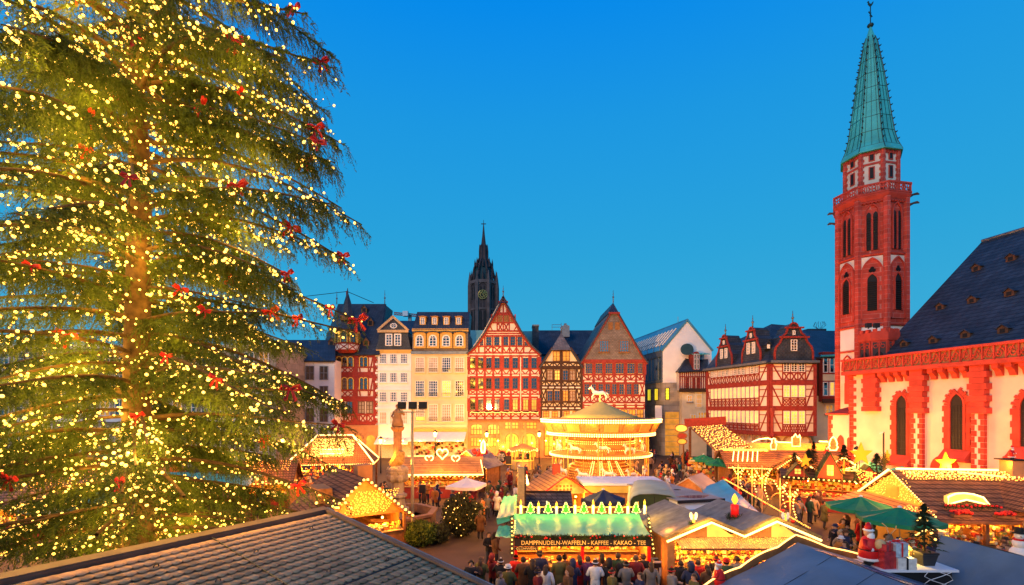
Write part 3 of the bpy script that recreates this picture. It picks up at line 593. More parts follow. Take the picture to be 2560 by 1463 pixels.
for xc in (1480, 1515, 1560, 1595): FG.wpx(hF, xc, 1072, 1140, 1.5, nx=2, ny=3, frame='frame_brown', glass='pane_amber', fw=.1)

# --- roofs and chimneys behind the row
bk1 = thing('background_house', 'blue slate roof with metal chimney behind the dark narrow house', 'house', (W(1410, 1090, 96).x, 98, 0))
MB().box(W(1335, 0, 96).x, W(1490, 0, 96).x, 96.5, 106, 0, W(0, 884, 96).z).build('wall', MAT['plaster_grey'], bk1)
roofslab(bk1, [W(1330, 886, 95.6), W(1495, 886, 95.6), W(1495, 826, 101), W(1330, 826, 101)], 'slate'); roofslab(bk1, [W(1330, 827, 101), W(1495, 827, 101), W(1495, 886, 108), W(1330, 886, 108)], 'slate')
MB().prism([W(1405, 842, 97), W(1424, 842, 97), W(1424, 815, 97), W(1415, 811, 97), W(1405, 815, 97)], (0, 1.5, 0)).build('chimney', MAT['metal_grey'], bk1); MB().box(W(1411, 0, 97).x, W(1417, 0, 97).x, 97.2, 98, W(0, 815, 97).z, W(0, 808, 97).z).build('chimney_pot', MAT['lead'], bk1)
mb = MB()
for a, b in (((1380, 825), (1380, 812)), ((1403, 825), (1403, 812)), ((1380, 812), (1403, 812)), ((1380, 818), (1403, 818))): mb.tube([W(*a, 100), W(*b, 100)], .05, 4)
mb.build('railing', MAT['metal_grey'], bk1)
bk2 = thing('background_house', 'tall dark chimney and flat pale roof right beside the red gable house', 'house', (W(1338, 1090, 90).x, 90, 0))
MB().box(W(1331, 0, 90).x, W(1346, 0, 90).x, 89, 91.5, 0, W(0, 816, 89).z).build('chimney', MAT['slate'], bk2); MB().box(W(1330, 0, 90).x, W(1347, 0, 90).x, 88.8, 91.7, W(0, 816, 89).z, W(0, 812, 89).z).build('chimney_cap', MAT['lead'], bk2)
MB().box(W(1302, 0, 92).x, W(1345, 0, 92).x, 92, 99, 0, W(0, 828, 92).z).build('wall', MAT['zinc'], bk2)
bk3 = tag(MB().box(W(1176, 0, 100).x, W(1250, 0, 100).x, 100, 110, 0, W(0, 826, 100).z).build('background_block', MAT['zinc']), 'flat pale blue metal block between the yellow and red gable houses', 'building')
bk4 = thing('background_house', 'dark roofed house behind the white pediment, under the crane', 'house', (W(1010, 1090, 92).x, 93, 0))
MB().box(W(985, 0, 92).x, W(1045, 0, 92).x, 92, 100, 0, W(0, 830, 92).z).build('wall', MAT['slate'], bk4); roofslab(bk4, [W(980, 832, 91.5), W(1045, 832, 91.5), W(1040, 802, 96), W(990, 802, 96)], 'slate')
cr_ = thing('tower_crane', 'distant red crane jib with a white cabin above the white house', 'crane', (W(1020, 1060, 180).x, 180, 0))
mb = MB(); pa, pb = W(985, 787, 180), W(1042, 792, 180)
for o_ in (0, .9): mb.bar(pa+Vector((0, 0, o_)), pb+Vector((0, 0, o_)), .25, .25)
for i in range(14): a = pa.lerp(pb, i/14); b = pa.lerp(pb, (i+.5)/14); mb.bar(a, b+Vector((0, 0, .9)), .15, .15); mb.bar(b+Vector((0, 0, .9)), pa.lerp(pb, (i+1)/14), .15, .15)
mb.build('jib', MAT['timber_red'], cr_); MB().box(W(1020, 0, 180).x, W(1020, 0, 180).x+1.2, 180, 181.2, 0, pa.z).build('mast', MAT['metal_grey'], cr_)
p = W(1008, 791, 179); MB().box(p.x, p.x+1.9, 178, 180, p.z, p.z+1.8).build('cabin', MAT['white_panel'], cr_)
cr2 = thing('tower_crane', 'distant crane mast with two long cables above the turret', 'crane', (W(868, 1060, 150).x, 150, 0))
MB().tube([(W(868, 0, 150).x, 150, 0), W(868, 728, 150)], [.8, .35], 4).build('mast', MAT['timber_red'], cr2)
mb = MB(); mb.tube([W(764, 741, 150), W(868, 729, 150)], .10, 4); mb.tube([W(868, 729, 150), W(934, 757, 150)], .10, 4); mb.build('cable', MAT['black_metal'], cr2)

# --- cathedral tower far behind
DD = 223.0; cx = W(1209, 0, DD).x; zz = lambda y: H-(y-HZ)/F*DD
dom = thing('cathedral_tower', 'dark gothic cathedral tower with gold clock behind the row of houses', 'tower', (cx, DD, 0)); C0 = (cx, DD, 0); hw = 36*DD/F
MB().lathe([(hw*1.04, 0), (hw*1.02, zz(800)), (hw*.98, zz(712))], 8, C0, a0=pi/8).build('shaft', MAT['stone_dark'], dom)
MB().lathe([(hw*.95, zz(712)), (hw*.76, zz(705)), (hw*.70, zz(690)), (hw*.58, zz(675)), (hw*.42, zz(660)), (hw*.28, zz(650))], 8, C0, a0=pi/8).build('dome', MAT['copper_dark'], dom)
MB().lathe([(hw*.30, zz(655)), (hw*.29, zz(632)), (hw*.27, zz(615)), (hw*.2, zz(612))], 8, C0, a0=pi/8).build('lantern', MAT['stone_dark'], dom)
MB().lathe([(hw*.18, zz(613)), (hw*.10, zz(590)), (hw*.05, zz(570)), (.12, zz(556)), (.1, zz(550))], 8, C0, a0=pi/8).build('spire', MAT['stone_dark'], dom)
mb = MB(); mb.box(cx-1.1, cx+1.1, DD-.1, DD+.1, zz(561), zz(559)); mb.build('cross', MAT['stone_dark'], dom)
for k in range(8):
    a = pi/8+k*pi/4; e = Vector((cx+hw*1.0*cos(a), DD+hw*1.0*sin(a), 0))
    if sin(a) > .5: continue
    mb = MB(); mb.lathe([(.95, 0), (.95, zz(720)), (.7, zz(705)), (.55, zz(700)), (.08, zz(684))], 6, e); mb.build('buttress', MAT['stone_dark_light'], dom)
    for r_, y0, y1 in ((.86, 716, 676), (.60, 672, 648)): e3 = Vector((cx+hw*r_*cos(a+.39), DD+hw*r_*sin(a+.39), 0)); MB().lathe([(.5, zz(y0)), (.45, zz((y0+y1)/2)), (.05, zz(y1))], 5, e3).build('pinnacle', MAT['stone_dark'], dom)
    MB().ball(Vector((cx+hw*.9*cos(a), DD+hw*.9*sin(a), zz(702))), .55).ball(Vector((cx+hw*.72*cos(a), DD+hw*.72*sin(a), zz(681))), .5).ball(Vector((cx+hw*.52*cos(a), DD+hw*.52*sin(a), zz(662))), .45).build('crocket', MAT['stone_dark'], dom)
    e2 = Vector((cx+hw*.3*cos(a), DD+hw*.3*sin(a), 0)); MB().lathe([(.4, zz(655)), (.35, zz(628)), (.06, zz(612))], 5, e2).build('pinnacle', MAT['stone_dark'], dom)
    mb = MB(); mb.tube([Vector((cx+hw*r_*cos(a), DD+hw*r_*sin(a), zz(y_))) for r_, y_ in ((.95, 708), (.78, 690), (.66, 672), (.46, 658), (.3, 648))], .5, 4); mb.build('rib', MAT['stone_dark'], dom)
for k in range(8):
    a = k*pi/4
    if sin(a) > .1: continue
    ctr = Vector((cx, DD, 0))+Vector((cos(a), sin(a), 0))*hw*.98*cos(pi/8); td = Vector((-sin(a), cos(a), 0)); ff = Fac((ctr-td*3)[:2], (ctr+td*3)[:2])
    for off in (-1.2, 1.2):
        ff.sheet(dom, 3+off, zz(775), 1.6, zz(722)-zz(775), 'pointed', .12, 'dark', 'lancet'); ff.sheet(dom, 3+off, zz(850), 1.6, zz(782)-zz(850), 'pointed', .35, 'dark', 'lancet')
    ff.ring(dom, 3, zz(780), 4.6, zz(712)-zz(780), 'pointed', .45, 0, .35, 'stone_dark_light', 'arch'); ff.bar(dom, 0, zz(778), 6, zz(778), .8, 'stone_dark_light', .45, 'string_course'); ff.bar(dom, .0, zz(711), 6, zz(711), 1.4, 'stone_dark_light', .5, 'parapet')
    for u_ in (1.6, 3, 4.4): ff.bar(dom, u_, zz(850), u_, zz(722), .25, 'stone_dark_light', .25, 'mullion')
yk = DD-hw*1.02; ck = Vector((cx, yk, zz(745)))
clk = MB(); clk.tube([ck+Vector((2.0*cos(2*pi*i/24), 0, 2.0*sin(2*pi*i/24))) for i in range(24)], .12, 5, closed=True); clk.tube([ck+Vector((1.1*cos(2*pi*i/20), 0, 1.1*sin(2*pi*i/20))) for i in range(20)], .10, 5, closed=True)
for i in range(12): a = 2*pi*i/12; clk.bar(ck+Vector((1.2*cos(a), -.05, 1.2*sin(a))), ck+Vector((1.9*cos(a), -.05, 1.9*sin(a))), .1, .26, (0, 1, 0))
clk.bar(ck+Vector((-.9, -.15, 1.1)), ck+Vector((.8, -.15, -.9)), .1, .22, (0, 1, 0)); clk.bar(ck+Vector((.0, -.15, 0)), ck+Vector((.85, -.15, 1.3)), .1, .2, (0, 1, 0)); clo = clk.build('clock', MAT['gold'], dom)
MB().add([ck+Vector((2.0*cos(2*pi*i/24), .06, 2.0*sin(2*pi*i/24))) for i in range(24)], [tuple(range(24))]).build('clock_face', MAT['dark'], clo, local=False)
# ---------------- modern building, link house, corner house ----------------
G0 = W(1657, 0, 80); G1 = W(1778, 0, 80); G0.z = G1.z = 0
mod = thing('modern_building', 'modern white gable building with stone base and yellow lit windows', 'building', (G0.x+3, 84, 0))
sd = Vector((-.12, 1, 0)).normalized()                                      # its flank runs back along the lane
FGm = Fac(G0[:2], G1[:2]); FS = Fac((G0+sd*24)[:2], G0[:2])
zg = lambda y: H-(y-HZ)/F*80
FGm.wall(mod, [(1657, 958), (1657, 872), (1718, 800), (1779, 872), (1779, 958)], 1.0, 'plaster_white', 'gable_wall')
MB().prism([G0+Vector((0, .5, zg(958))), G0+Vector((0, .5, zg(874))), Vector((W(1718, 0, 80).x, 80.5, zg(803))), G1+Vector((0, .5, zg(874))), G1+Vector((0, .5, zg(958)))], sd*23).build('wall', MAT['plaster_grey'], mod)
for s_ in (0, 1):
    e = G0 if s_ == 0 else G1; a = Vector((e.x+(-.35 if s_ == 0 else .35), 79.8, zg(876))); b = Vector((W(1718, 0, 80).x, 79.8, zg(797))); MB().slab(a, b, b+sd*24.5, a+sd*24.5, .3).build('roof', MAT['zinc'], mod)
    if s_ == 0:
        for k in range(16):
            p, q = a.lerp(b, .18)+sd*(1.5+k*1.35), a.lerp(b, .72)+sd*(1.5+k*1.35); MB().bar(p+Vector((0, 0, .1)), q+Vector((0, 0, .1)), .16, .16).build('skylight_bar', MAT['frame_white'], mod)
        MB().slab(a.lerp(b, .18)+sd*1.2+Vector((0, 0, .05)), a.lerp(b, .72)+sd*1.2+Vector((0, 0, .05)), a.lerp(b, .72)+sd*22+Vector((0, 0, .05)), a.lerp(b, .18)+sd*22+Vector((0, 0, .05)), .05).build('skylight', MAT['glass_sky'], mod)
        mb = MB()
        for k in range(9): p = a+sd*(.5+k*2.6); mb.tube([p, p+Vector((-.1, 0, 1.5))], .05, 4)
        mb.tube([a+sd*.5+Vector((-.1, 0, 1.5)), a+sd*22+Vector((-.1, 0, 1.5))], .05, 4); mb.build('railing', MAT['lead'], mod)
FGm.wall(mod, [(1656.5, 1150), (1656.5, 957), (1779, 957), (1779, 1150)], 20, 'stone_grey', 'stone_base', .25)
FS.wall(mod, [(0, 0), (0, zg(957)), (FS.L, zg(957)), (FS.L, 0)], .6, 'stone_grey', 'stone_flank', .2, False)
FS.wall(mod, [(FS.L-13, zg(950)), (FS.L-13, zg(890)), (FS.L-.2, zg(890)), (FS.L-.2, zg(950))], .3, 'glass_sky', 'glazing', .12, False)
for k in range(10): FS.bar(mod, FS.L-13+k*1.43, zg(954), FS.L-13+k*1.43, zg(888), .22, 'lead', .2, 'mullion')
FS.bar(mod, FS.L-13, zg(953), FS.L, zg(953), .5, 'lead', .3, 'fascia'); FS.bar(mod, FS.L-14, zg(884), FS.L, zg(884), 1.0, 'lead', .3, 'fascia')
for k in range(4): FS.window(mod, FS.L-2.0-k*3.0, zg(1001), 1.5, zg(970)-zg(1001), 2, 1, 'black_metal', 'pane_acid', bar=.03).location += FS.n*.2
FG2 = Fac((0, 79.75), (1, 79.75)); FG2.wpx(mod, 1668, 970, 1000, .72, nx=1, ny=4, frame='black_metal', glass='pane_acid')
u, z = FG2.P(1680, 1030); FG2.wall(mod, [(u-1.15, .1), (u-1.15, z), (u+1.15, z), (u+1.15, .1)], .1, 'pane_amber', 'lit_passage', .05, False)
for k in range(7): FG2.bar(mod, u-1.15, .5+k*.95, u+1.15, .5+k*.95, .06, 'stone_grey', .09, 'joint')
p = W(1717, 876, 79.2); mb = MB(); mb.lathe([(.05, 0), (.6, .1), (1.0, .4), (1.03, .42)], 16); dish = mb.build('satellite_dish', MAT['copper_dark']); dish.rotation_euler = (radians(75), 0, radians(-15)); dish.location = p; tag(dish, 'round dark green dish fixed on the white modern gable wall', 'dish')
MB().tube([W(1695, 828, 84), W(1695, 792, 84)], .05, 4).build('antenna', MAT['lead'], mod)
sg = thing('hanging_sign', 'pale blue banner sign hanging on the stone flank beside the carousel', 'sign', W(1647, 1040, 78)); MB().box(W(1638, 0, 78).x, W(1655, 0, 78).x, 78, 78.08, W(0, 1052, 78).z, W(0, 1014, 78).z).build('panel', MAT['canvas_white'], sg); MB().tube([W(1636, 1013, 78.05), W(1658, 1013, 78.05)], .05, 5).build('bracket', MAT['black_metal'], sg)

# --- link house between modern building and corner house
hL = thing('link_house', 'small half-timbered house with red arched dormer beside the modern building', 'house', (W(1730, 0, 78).x, 79, 0))
fl = Fac((0, 78.4), (1, 78.4)); R = 'timber_oxide'
fl.wall(hL, [(1699, 976), (1699, 926), (1768, 926), (1768, 976)], 6, 'plaster'); fl.wall(hL, [(1706, 1150), (1706, 976), (1768, 976), (1768, 1150)], 5, 'plaster_cream', 'lower_wall', -.2)
for i in range(13): fl.vb(hL, 1700+i*5.3, 928, 974, .17, R)
fl.hb(hL, 976, 1697, 1768, .6, 'timber_brown', .3); fl.hb(hL, 927, 1698, 1768, .25, R); fl.hb(hL, 942, 1698, 1768, .15, R, .1)
for xc in (1717, 1734, 1746): fl.wpx(hL, xc, 944, 972, .5, nx=2, ny=2, frame='frame_red')
roofslab(hL, [W(1696, 930, 77.8), W(1770, 926, 77.8), W(1770, 868, 82.5), W(1733, 859, 82.5)], 'slate'); roofslab(hL, [W(1696, 930, 77.8), W(1733, 859, 82.5), W(1720, 862, 86), W(1690, 930, 86)], 'slate')
MB().prism([W(1698, 929, 78), W(1769, 927, 78), W(1769, 870, 82.5), W(1734, 861, 82.5)], (0, 4, 0)).build('attic', MAT['slate'], hL)
fd = Fac((0, 78), (1, 78)); u, z = fd.P(1741, 925); fd.wall(hL, [(u+x, z+zz_) for x, zz_ in arch_pts(1.1, 3.0, 'round')], 3.0, R, 'dormer', 0, False); MB().slab(fd.pt(u-.6, z+2.6, .1), fd.pt(u+2.2, z+2.6, .1), fd.pt(u+2.2, z+3.2, -3), fd.pt(u-.6, z+3.2, -3), .1).build('dormer_roof', MAT['copper'], hL)
for dx in (-.24, .24): fd.window(hL, u+dx, z+.1, .36, 2.5, 1, 3, 'frame_white', 'glass', 'round', fw=.06)
fl2 = Fac((0, 78.6), (1, 78.6)); fl2.wpx(hL, 1724, 989, 1005, .8, nx=2, ny=2, frame='frame_white', glass='pane_amber', sill='stone_grey'); fl2.wpx(hL, 1747, 976, 1020, 1.0, nx=3, ny=4, glass='pane_amber'); fl2.wpx(hL, 1755, 1030, 1060, 1.4, nx=3, ny=3, glass='pane_amber'); fl2.wpx(hL, 1733, 1036, 1060, .9, nx=2, ny=2, glass='pane_amber')

# --- corner house with scrolled gables
A = W(1767, 0, 70); B = W(1924, 0, 58); C_ = W(2040, 0, 58)
hI = thing('scroll_gable_house', 'large half-timbered corner house with three scrolled slate gables left of the church', 'house', ((A.x+C_.x)/2, 62, 0)); R = 'timber_oxide'
fL = Fac(A[:2], B[:2]); fR = Fac(B[:2], C_[:2]); zi = lambda y: H-(y-HZ)/F*58
mb = MB(); poly = [A, B, C_, C_+Vector((1, 12, 0)), A+Vector((3, 3, 0))]
mb.prism([Vector((p.x, p.y, zi(1089))) for p in poly], (0, 0, zi(905)-zi(1089))); mb.build('wall', MAT['plaster'], hI)
mb = MB(); q = [Vector((p.x, p.y, 0)) for p in (A+Vector((.9, .3, 0)), B+Vector((0, .9, 0)), C_+Vector((-.3, .8, 0)), C_+Vector((.7, 11, 0)), A+Vector((3.5, 2.5, 0)))]
mb.prism(q, (0, 0, zi(1089)+.05)); mb.build('stone_base', MAT['plaster_cream'], hI)
def storey(ff, nwin, ufrom, uto, ww, rows):
    for (zt, zb, pz1, pz0, pat, gl) in rows:
        st = (uto-ufrom)/nwin
        for i in range(nwin):
            uc = ufrom+st*(i+.5); g_ = gl if not isinstance(gl, tuple) else gl[i % len(gl)]
            ff.window(hI, uc, zb, ww, zt-zb, 2, 4, 'frame_white', g_, fw=.07, bar=.03); ff.panel(hI, uc-st/2+.06, pz0, uc+st/2-.06, pz1, pat, R, .08 if st < .9 else .15)
            ff.bar(hI, uc-st/2, pz0-.1, uc-st/2, zt+.05, .11, R, .08)
        ff.bar(hI, uto, pz0-.1, uto, zt+.05, .13, R, .08); ff.bar(hI, ufrom-.05, (zb+pz1)/2, uto+.05, (zb+pz1)/2, .12, R, .1); ff.bar(hI, 0, zt+.12, ff.L, zt+.12, .14, R, .1); ff.bar(hI, 0, pz0-.08, ff.L, pz0-.08, .16, R, .1)
        for (ua, ub) in ((.25, ufrom-.1), (uto+.1, ff.L-.3)):
            if ub-ua > .5:
                ff.bar(hI, ua, pz0, ub if ua > 1 else ua+.9, zt, .16, R, .06) if ua > 1 else ff.bar(hI, ub, pz0, ua, zt, .16, R, .06)
                ff.bar(hI, ua, zb+.1, ub, zb+.1, .1, R, .075); ff.bar(hI, ua, zt-.45, ub, zt-.45, .1, R, .075)
ROWS = [(zi(908), zi(930), zi(933), zi(950), 'K', ('glass', 'glass', 'glass')), (zi(964), zi(993), zi(997), zi(1015), 'O', 'pane_lit'), (zi(1028), zi(1060), zi(1063), zi(1079), '#', 'pane_lit')]
storey(fR, 3, 1.55, 4.3, .78, ROWS)
ROWS2 = [ROWS[0][:5]+(('glass', 'pane_curtain', 'glass', 'glass'),), ROWS[1], ROWS[2]]
storey(fL, 12, 1.0, 10.6, .62, ROWS2)
for ff in (fL, fR):
    for y, w in ((906, .35), (956.5, .55), (1021.5, .45), (1085, .5)): ff.bar(hI, -.02, zi(y), ff.L+.02, zi(y), w, R, .13)
    for u in (.15, ff.L-.15): ff.bar(hI, u, zi(1089), u, zi(905), .36, R, .12)
for k in range(8): u = 1.3+k*1.5; fL.arc(hI, u, zi(1106), .7, .9, 0, pi, .2, 'sandstone_orange', 8, .05)
for k in range(3): u = .9+k*1.9; fR.arc(hI, u, zi(1112), .8, 1.0, 0, pi, .2, 'sandstone_orange', 8, -.6)
mb = MB(); pp = fR.pt(.1, 0, .35); mb.lathe([(.05, zi(1096)), (.35, zi(1089)), (.2, zi(1084)), (.16, zi(1040)), (.3, zi(1030)), (.3, zi(1020))], 8, (pp.x, pp.y, 0)); mb.build('corner_post', MAT[R], hI)
e0 = .45; RZ = zi(905); ridge = zi(815)
rA = A+Vector((3.6, 3, 0)); rB = B+Vector((3.2, 5.5, 0)); rC = C_+Vector((0, 5.5, 0))
def V3(p, z): return Vector((p.x, p.y, z))
ol = fL.n*e0; orr = fR.n*e0; cornr = B+ol+orr
roofslab(hI, [V3(A+ol, RZ-.1), V3(cornr, RZ-.1), V3(rB, ridge+1.2), V3(rA, ridge-.6)], 'slate'); roofslab(hI, [V3(cornr, RZ-.1), V3(C_+orr, RZ-.1), V3(rC, ridge+1.0), V3(rB, ridge+1.2)], 'slate')
mb = MB(); mb.add([V3(A, RZ), V3(B, RZ), V3(C_, RZ), V3(rC, ridge+.7), V3(rB, ridge+.9), V3(rA, ridge-.9), V3(C_+Vector((1, 12, 0)), RZ), V3(A+Vector((6, 8, 0)), RZ)], [(0, 1, 4, 5), (1, 2, 3, 4), (3, 4, 7, 6), (4, 5, 7), (0, 5, 7), (2, 6, 3)]); mb.build('attic', MAT['slate'], hI)
for ff in (fL, fR): ff.bar(hI, -.1, RZ, ff.L+.1, RZ, .28, 'lead', .6, 'gutter')
SC = [(-1.0, 0), (-1.0, .26), (-.93, .42), (-.72, .56), (-.62, .70), (-.62, .73), (-.40, .84), (-.33, .97), (-.33, 1.0)]
def scroll(ff, uc, w, z0, h, nwin, dome=True):
    hw = w/2; left = [(uc+x*hw, z0+zz_*h) for x, zz_ in SC]; right = [(uc-x*hw, z0+zz_*h) for x, zz_ in reversed(SC)]
    t = [(uc+.22*hw*cos(a), z0+h+.22*hw*sin(a)*1.15) for a in [pi-pi*i/8 for i in range(9)]]
    body = left+t+right
    ff.wall(hI, body, 2.2, 'slate', 'scrolled_gable', .1, False)
    for side in (left, right):
        mb = MB()
        for a, b in zip(side, side[1:]): mb.bar(ff.pt(*a, .12), ff.pt(*b, .12), .22, .16, ff.n)
        mb.build('scroll_edge', MAT[R], hI)
    mb = MB()
    for a, b in zip(t, t[1:]): mb.bar(ff.pt(*a, .12), ff.pt(*b, .12), .22, .16, ff.n)
    mb.build('scroll_edge', MAT[R], hI)
    ff.bar(hI, uc-.78*hw, z0+.715*h, uc+.78*hw, z0+.715*h, .22, R, .35, 'cornice'); ff.bar(hI, uc-.5*hw, z0+1.0*h, uc+.5*hw, z0+1.0*h, .2, R, .35, 'cornice')
    for i in range(nwin): ff.window(hI, uc+(i-(nwin-1)/2)*.95, z0+.30*h, .5 if nwin > 1 else .75, .34*h, 2, 4, 'frame_white', 'glass', fw=.08, bar=.03).location += ff.n*.1
    ff.window(hI, uc, z0+.78*h, .3, .14*h, 1, 1, 'frame_white', 'glass').location += ff.n*.1
    finial(hI, ff.pt(uc, z0+h+.22*hw, -.1), 1.6)
scroll(fR, 2.85, 4.6, RZ+.1, zi(820)-zi(903), 1)
u1 = fL.P(1812, 900)[0]; u2 = fL.P(1880, 890)[0]
scroll(fL, u1, 3.3, RZ+.05, 4.0, 2); scroll(fL, u2, 3.3, RZ+.05, 4.2, 2)
dormer(hI, 1921, 873, 58.9, .6, 1.0, 'slate', 'slate', 'frame_white', 1.2)

# --- narrow bay-window house and the roofs behind
hJ = thing('bay_window_house', 'narrow cream house with red bay windows between corner house and church tower', 'house', (W(2065, 0, 61).x, 63, 0))
fj = Fac((0, 61.5), (1, 61.5)); fj.wall(hJ, [(2034, 1160), (2034, 893), (2140, 893), (2140, 1160)], 8, 'plaster_cream')
roofslab(hJ, [W(2020, 893, 60.5), W(2150, 893, 60.5), W(2150, 828, 68), W(1990, 826, 68)], 'slate'); fj.wall(hJ, [(2038, 990), (2038, 893), (2058, 893), (2058, 990)], 1, 'timber_brown', 'dark_panel', .1)
fj2 = Fac((0, 60.7), (1, 60.7)); fj2.wall(hJ, [(2056, 1004), (2056, 880), (2110, 880), (2110, 1004)], .8, 'timber_red', 'bay')
for y0, y1 in ((893, 932), (955, 990)):
    for xc in (2063, 2079, 2095): fj2.wpx(hJ, xc, y0, y1, .62, nx=1, ny=2, frame='frame_white', glass='pane_lit' if y0 > 940 and xc == 2079 else 'glass')
fj2.wall(hJ, [(2057, 952), (2057, 936), (2110, 936), (2110, 952)], .1, 'plaster_cream', 'infill', .06); fj2.hb(hJ, 1003, 2053, 2112, .5, 'timber_brown', .3)
MB().slab(W(2052, 890, 60.3), W(2114, 886, 60.3), W(2114, 868, 64), W(2052, 872, 64), .15).build('bay_roof', MAT['copper'], hJ)
fj.wpx(hJ, 2072, 1012, 1035, 1.0, nx=2, ny=2, glass='pane_amber', sill='stone_grey')
rb = thing('background_house', 'blue slate roof with small rooftop basket behind the corner house', 'house', (W(2060, 0, 74).x, 76, 0)); roofslab(rb, [W(1990, 885, 72), W(2140, 885, 72), W(2140, 830, 78), W(1990, 830, 78)], 'slate'); MB().box(W(2000, 0, 74).x, W(2140, 0, 74).x, 73, 80, 0, W(0, 880, 72).z).build('wall', MAT['plaster_grey'], rb)
MB().box(W(2020, 0, 76).x, W(2066, 0, 76).x, 76, 79, W(0, 850, 76).z, W(0, 822, 76).z).build('roof_box', MAT['slate'], rb); mb = MB(); pb = W(2049, 822, 77)
for k in range(8): a = 2*pi*k/8; mb.tube([pb+Vector((.3*cos(a), .3*sin(a), 0)), pb+Vector((.9*cos(a), .9*sin(a), .5)), pb+Vector((.6*cos(a), .6*sin(a), 1.1))], .04, 3)
mb.build('basket', MAT['lead'], rb)

# ---------------- church ----------------
def wallX(D): return 41.8-.2*D
P0 = Vector((wallX(46.3), 46.3, 0)); P1 = Vector((wallX(20), 20, 0))
fc = Fac(P0[:2], P1[:2])                                                 # the long wall towards the square
ch = thing('church', 'church nave with salmon plaster wall, red sandstone piers and steep slate roof', 'church', (P0.x+4, 38, 0)); S = 'sandstone_plain'
cu = lambda px: fc.P(px, 0)[0]
zc = lambda px, py: fc.P(px, py)[1]
ZE = 12.35
inner = -fc.n
fc.wall(ch, [(0, 0), (0, 11.2), (fc.L, 11.2), (fc.L, 0)], 14, 'plaster', 'wall', 0, False)
fc.wall(ch, [(-.2, 11.0), (-.2, 11.35), (fc.L, 11.35), (fc.L, 11.0)], .9, S, 'cornice', .75, False)
fc.wall(ch, [(-.2, 12.3), (-.2, 12.5), (fc.L, 12.5), (fc.L, 12.3)], .35, S, 'coping', .8, False)
fc.wall(ch, [(-.15, 11.3), (-.15, 12.35), (fc.L, 12.35), (fc.L, 11.3)], .12, 'sandstone_orange', 'balustrade_back', .55, False)
MAT['sandstone_orange'] = MAT['sandstone_orange']
nb = int(fc.L/.72)
for k in range(nb):                                                       # pierced wave tracery of the parapet
    u = .36+k*.72; mb = MB(); sg_ = 1 if k % 2 else -1
    for ph in (0, pi):
        pts = [fc.pt(u+sg_*(.26-.20*t)*cos(ph+t*4.2), 11.82+(.42-.34*t)*sin(ph+t*4.2), .64) for t in [i/7 for i in range(8)]]; mb.tube(pts, .045, 4)
    mb.bar(fc.pt(u-.36, 11.32, .64), fc.pt(u-.36, 12.33, .64), .09, .12, fc.n); mb.bar(fc.pt(u-.34, 11.4, .64), fc.pt(u+.1, 12.3, .64), .06, .06, fc.n)
    mb.build('tracery', MAT['sandstone_plain'], ch)
# corbels
for lo, hi in ((cu(2200)+.1, cu(2284)), (cu(2326), cu(2434)), (cu(2486), cu(2486)+3.2), (cu(2486)+4.8, cu(2486)+9)):
    n_ = max(3, int(round((hi-lo)/.82)))
    for k in range(n_):
        u = lo+(hi-lo)*(k+.5)/n_; mb = MB(); mb.prism([fc.pt(u-.2, 10.15, .0), fc.pt(u-.2, 10.15, .18), fc.pt(u-.2, 10.5, .32), fc.pt(u-.2, 10.7, .6), fc.pt(u-.2, 11.02, .62), fc.pt(u-.2, 11.02, 0)], fc.d*.4); mb.build('corbel', MAT[S], ch)
        uu = (hi-lo)/n_; fc.arc(ch, u+uu/2, 10.72, uu*.32, .26, 0, pi, .12, 'sandstone_plain', 6, .5) if k < n_-1 else None
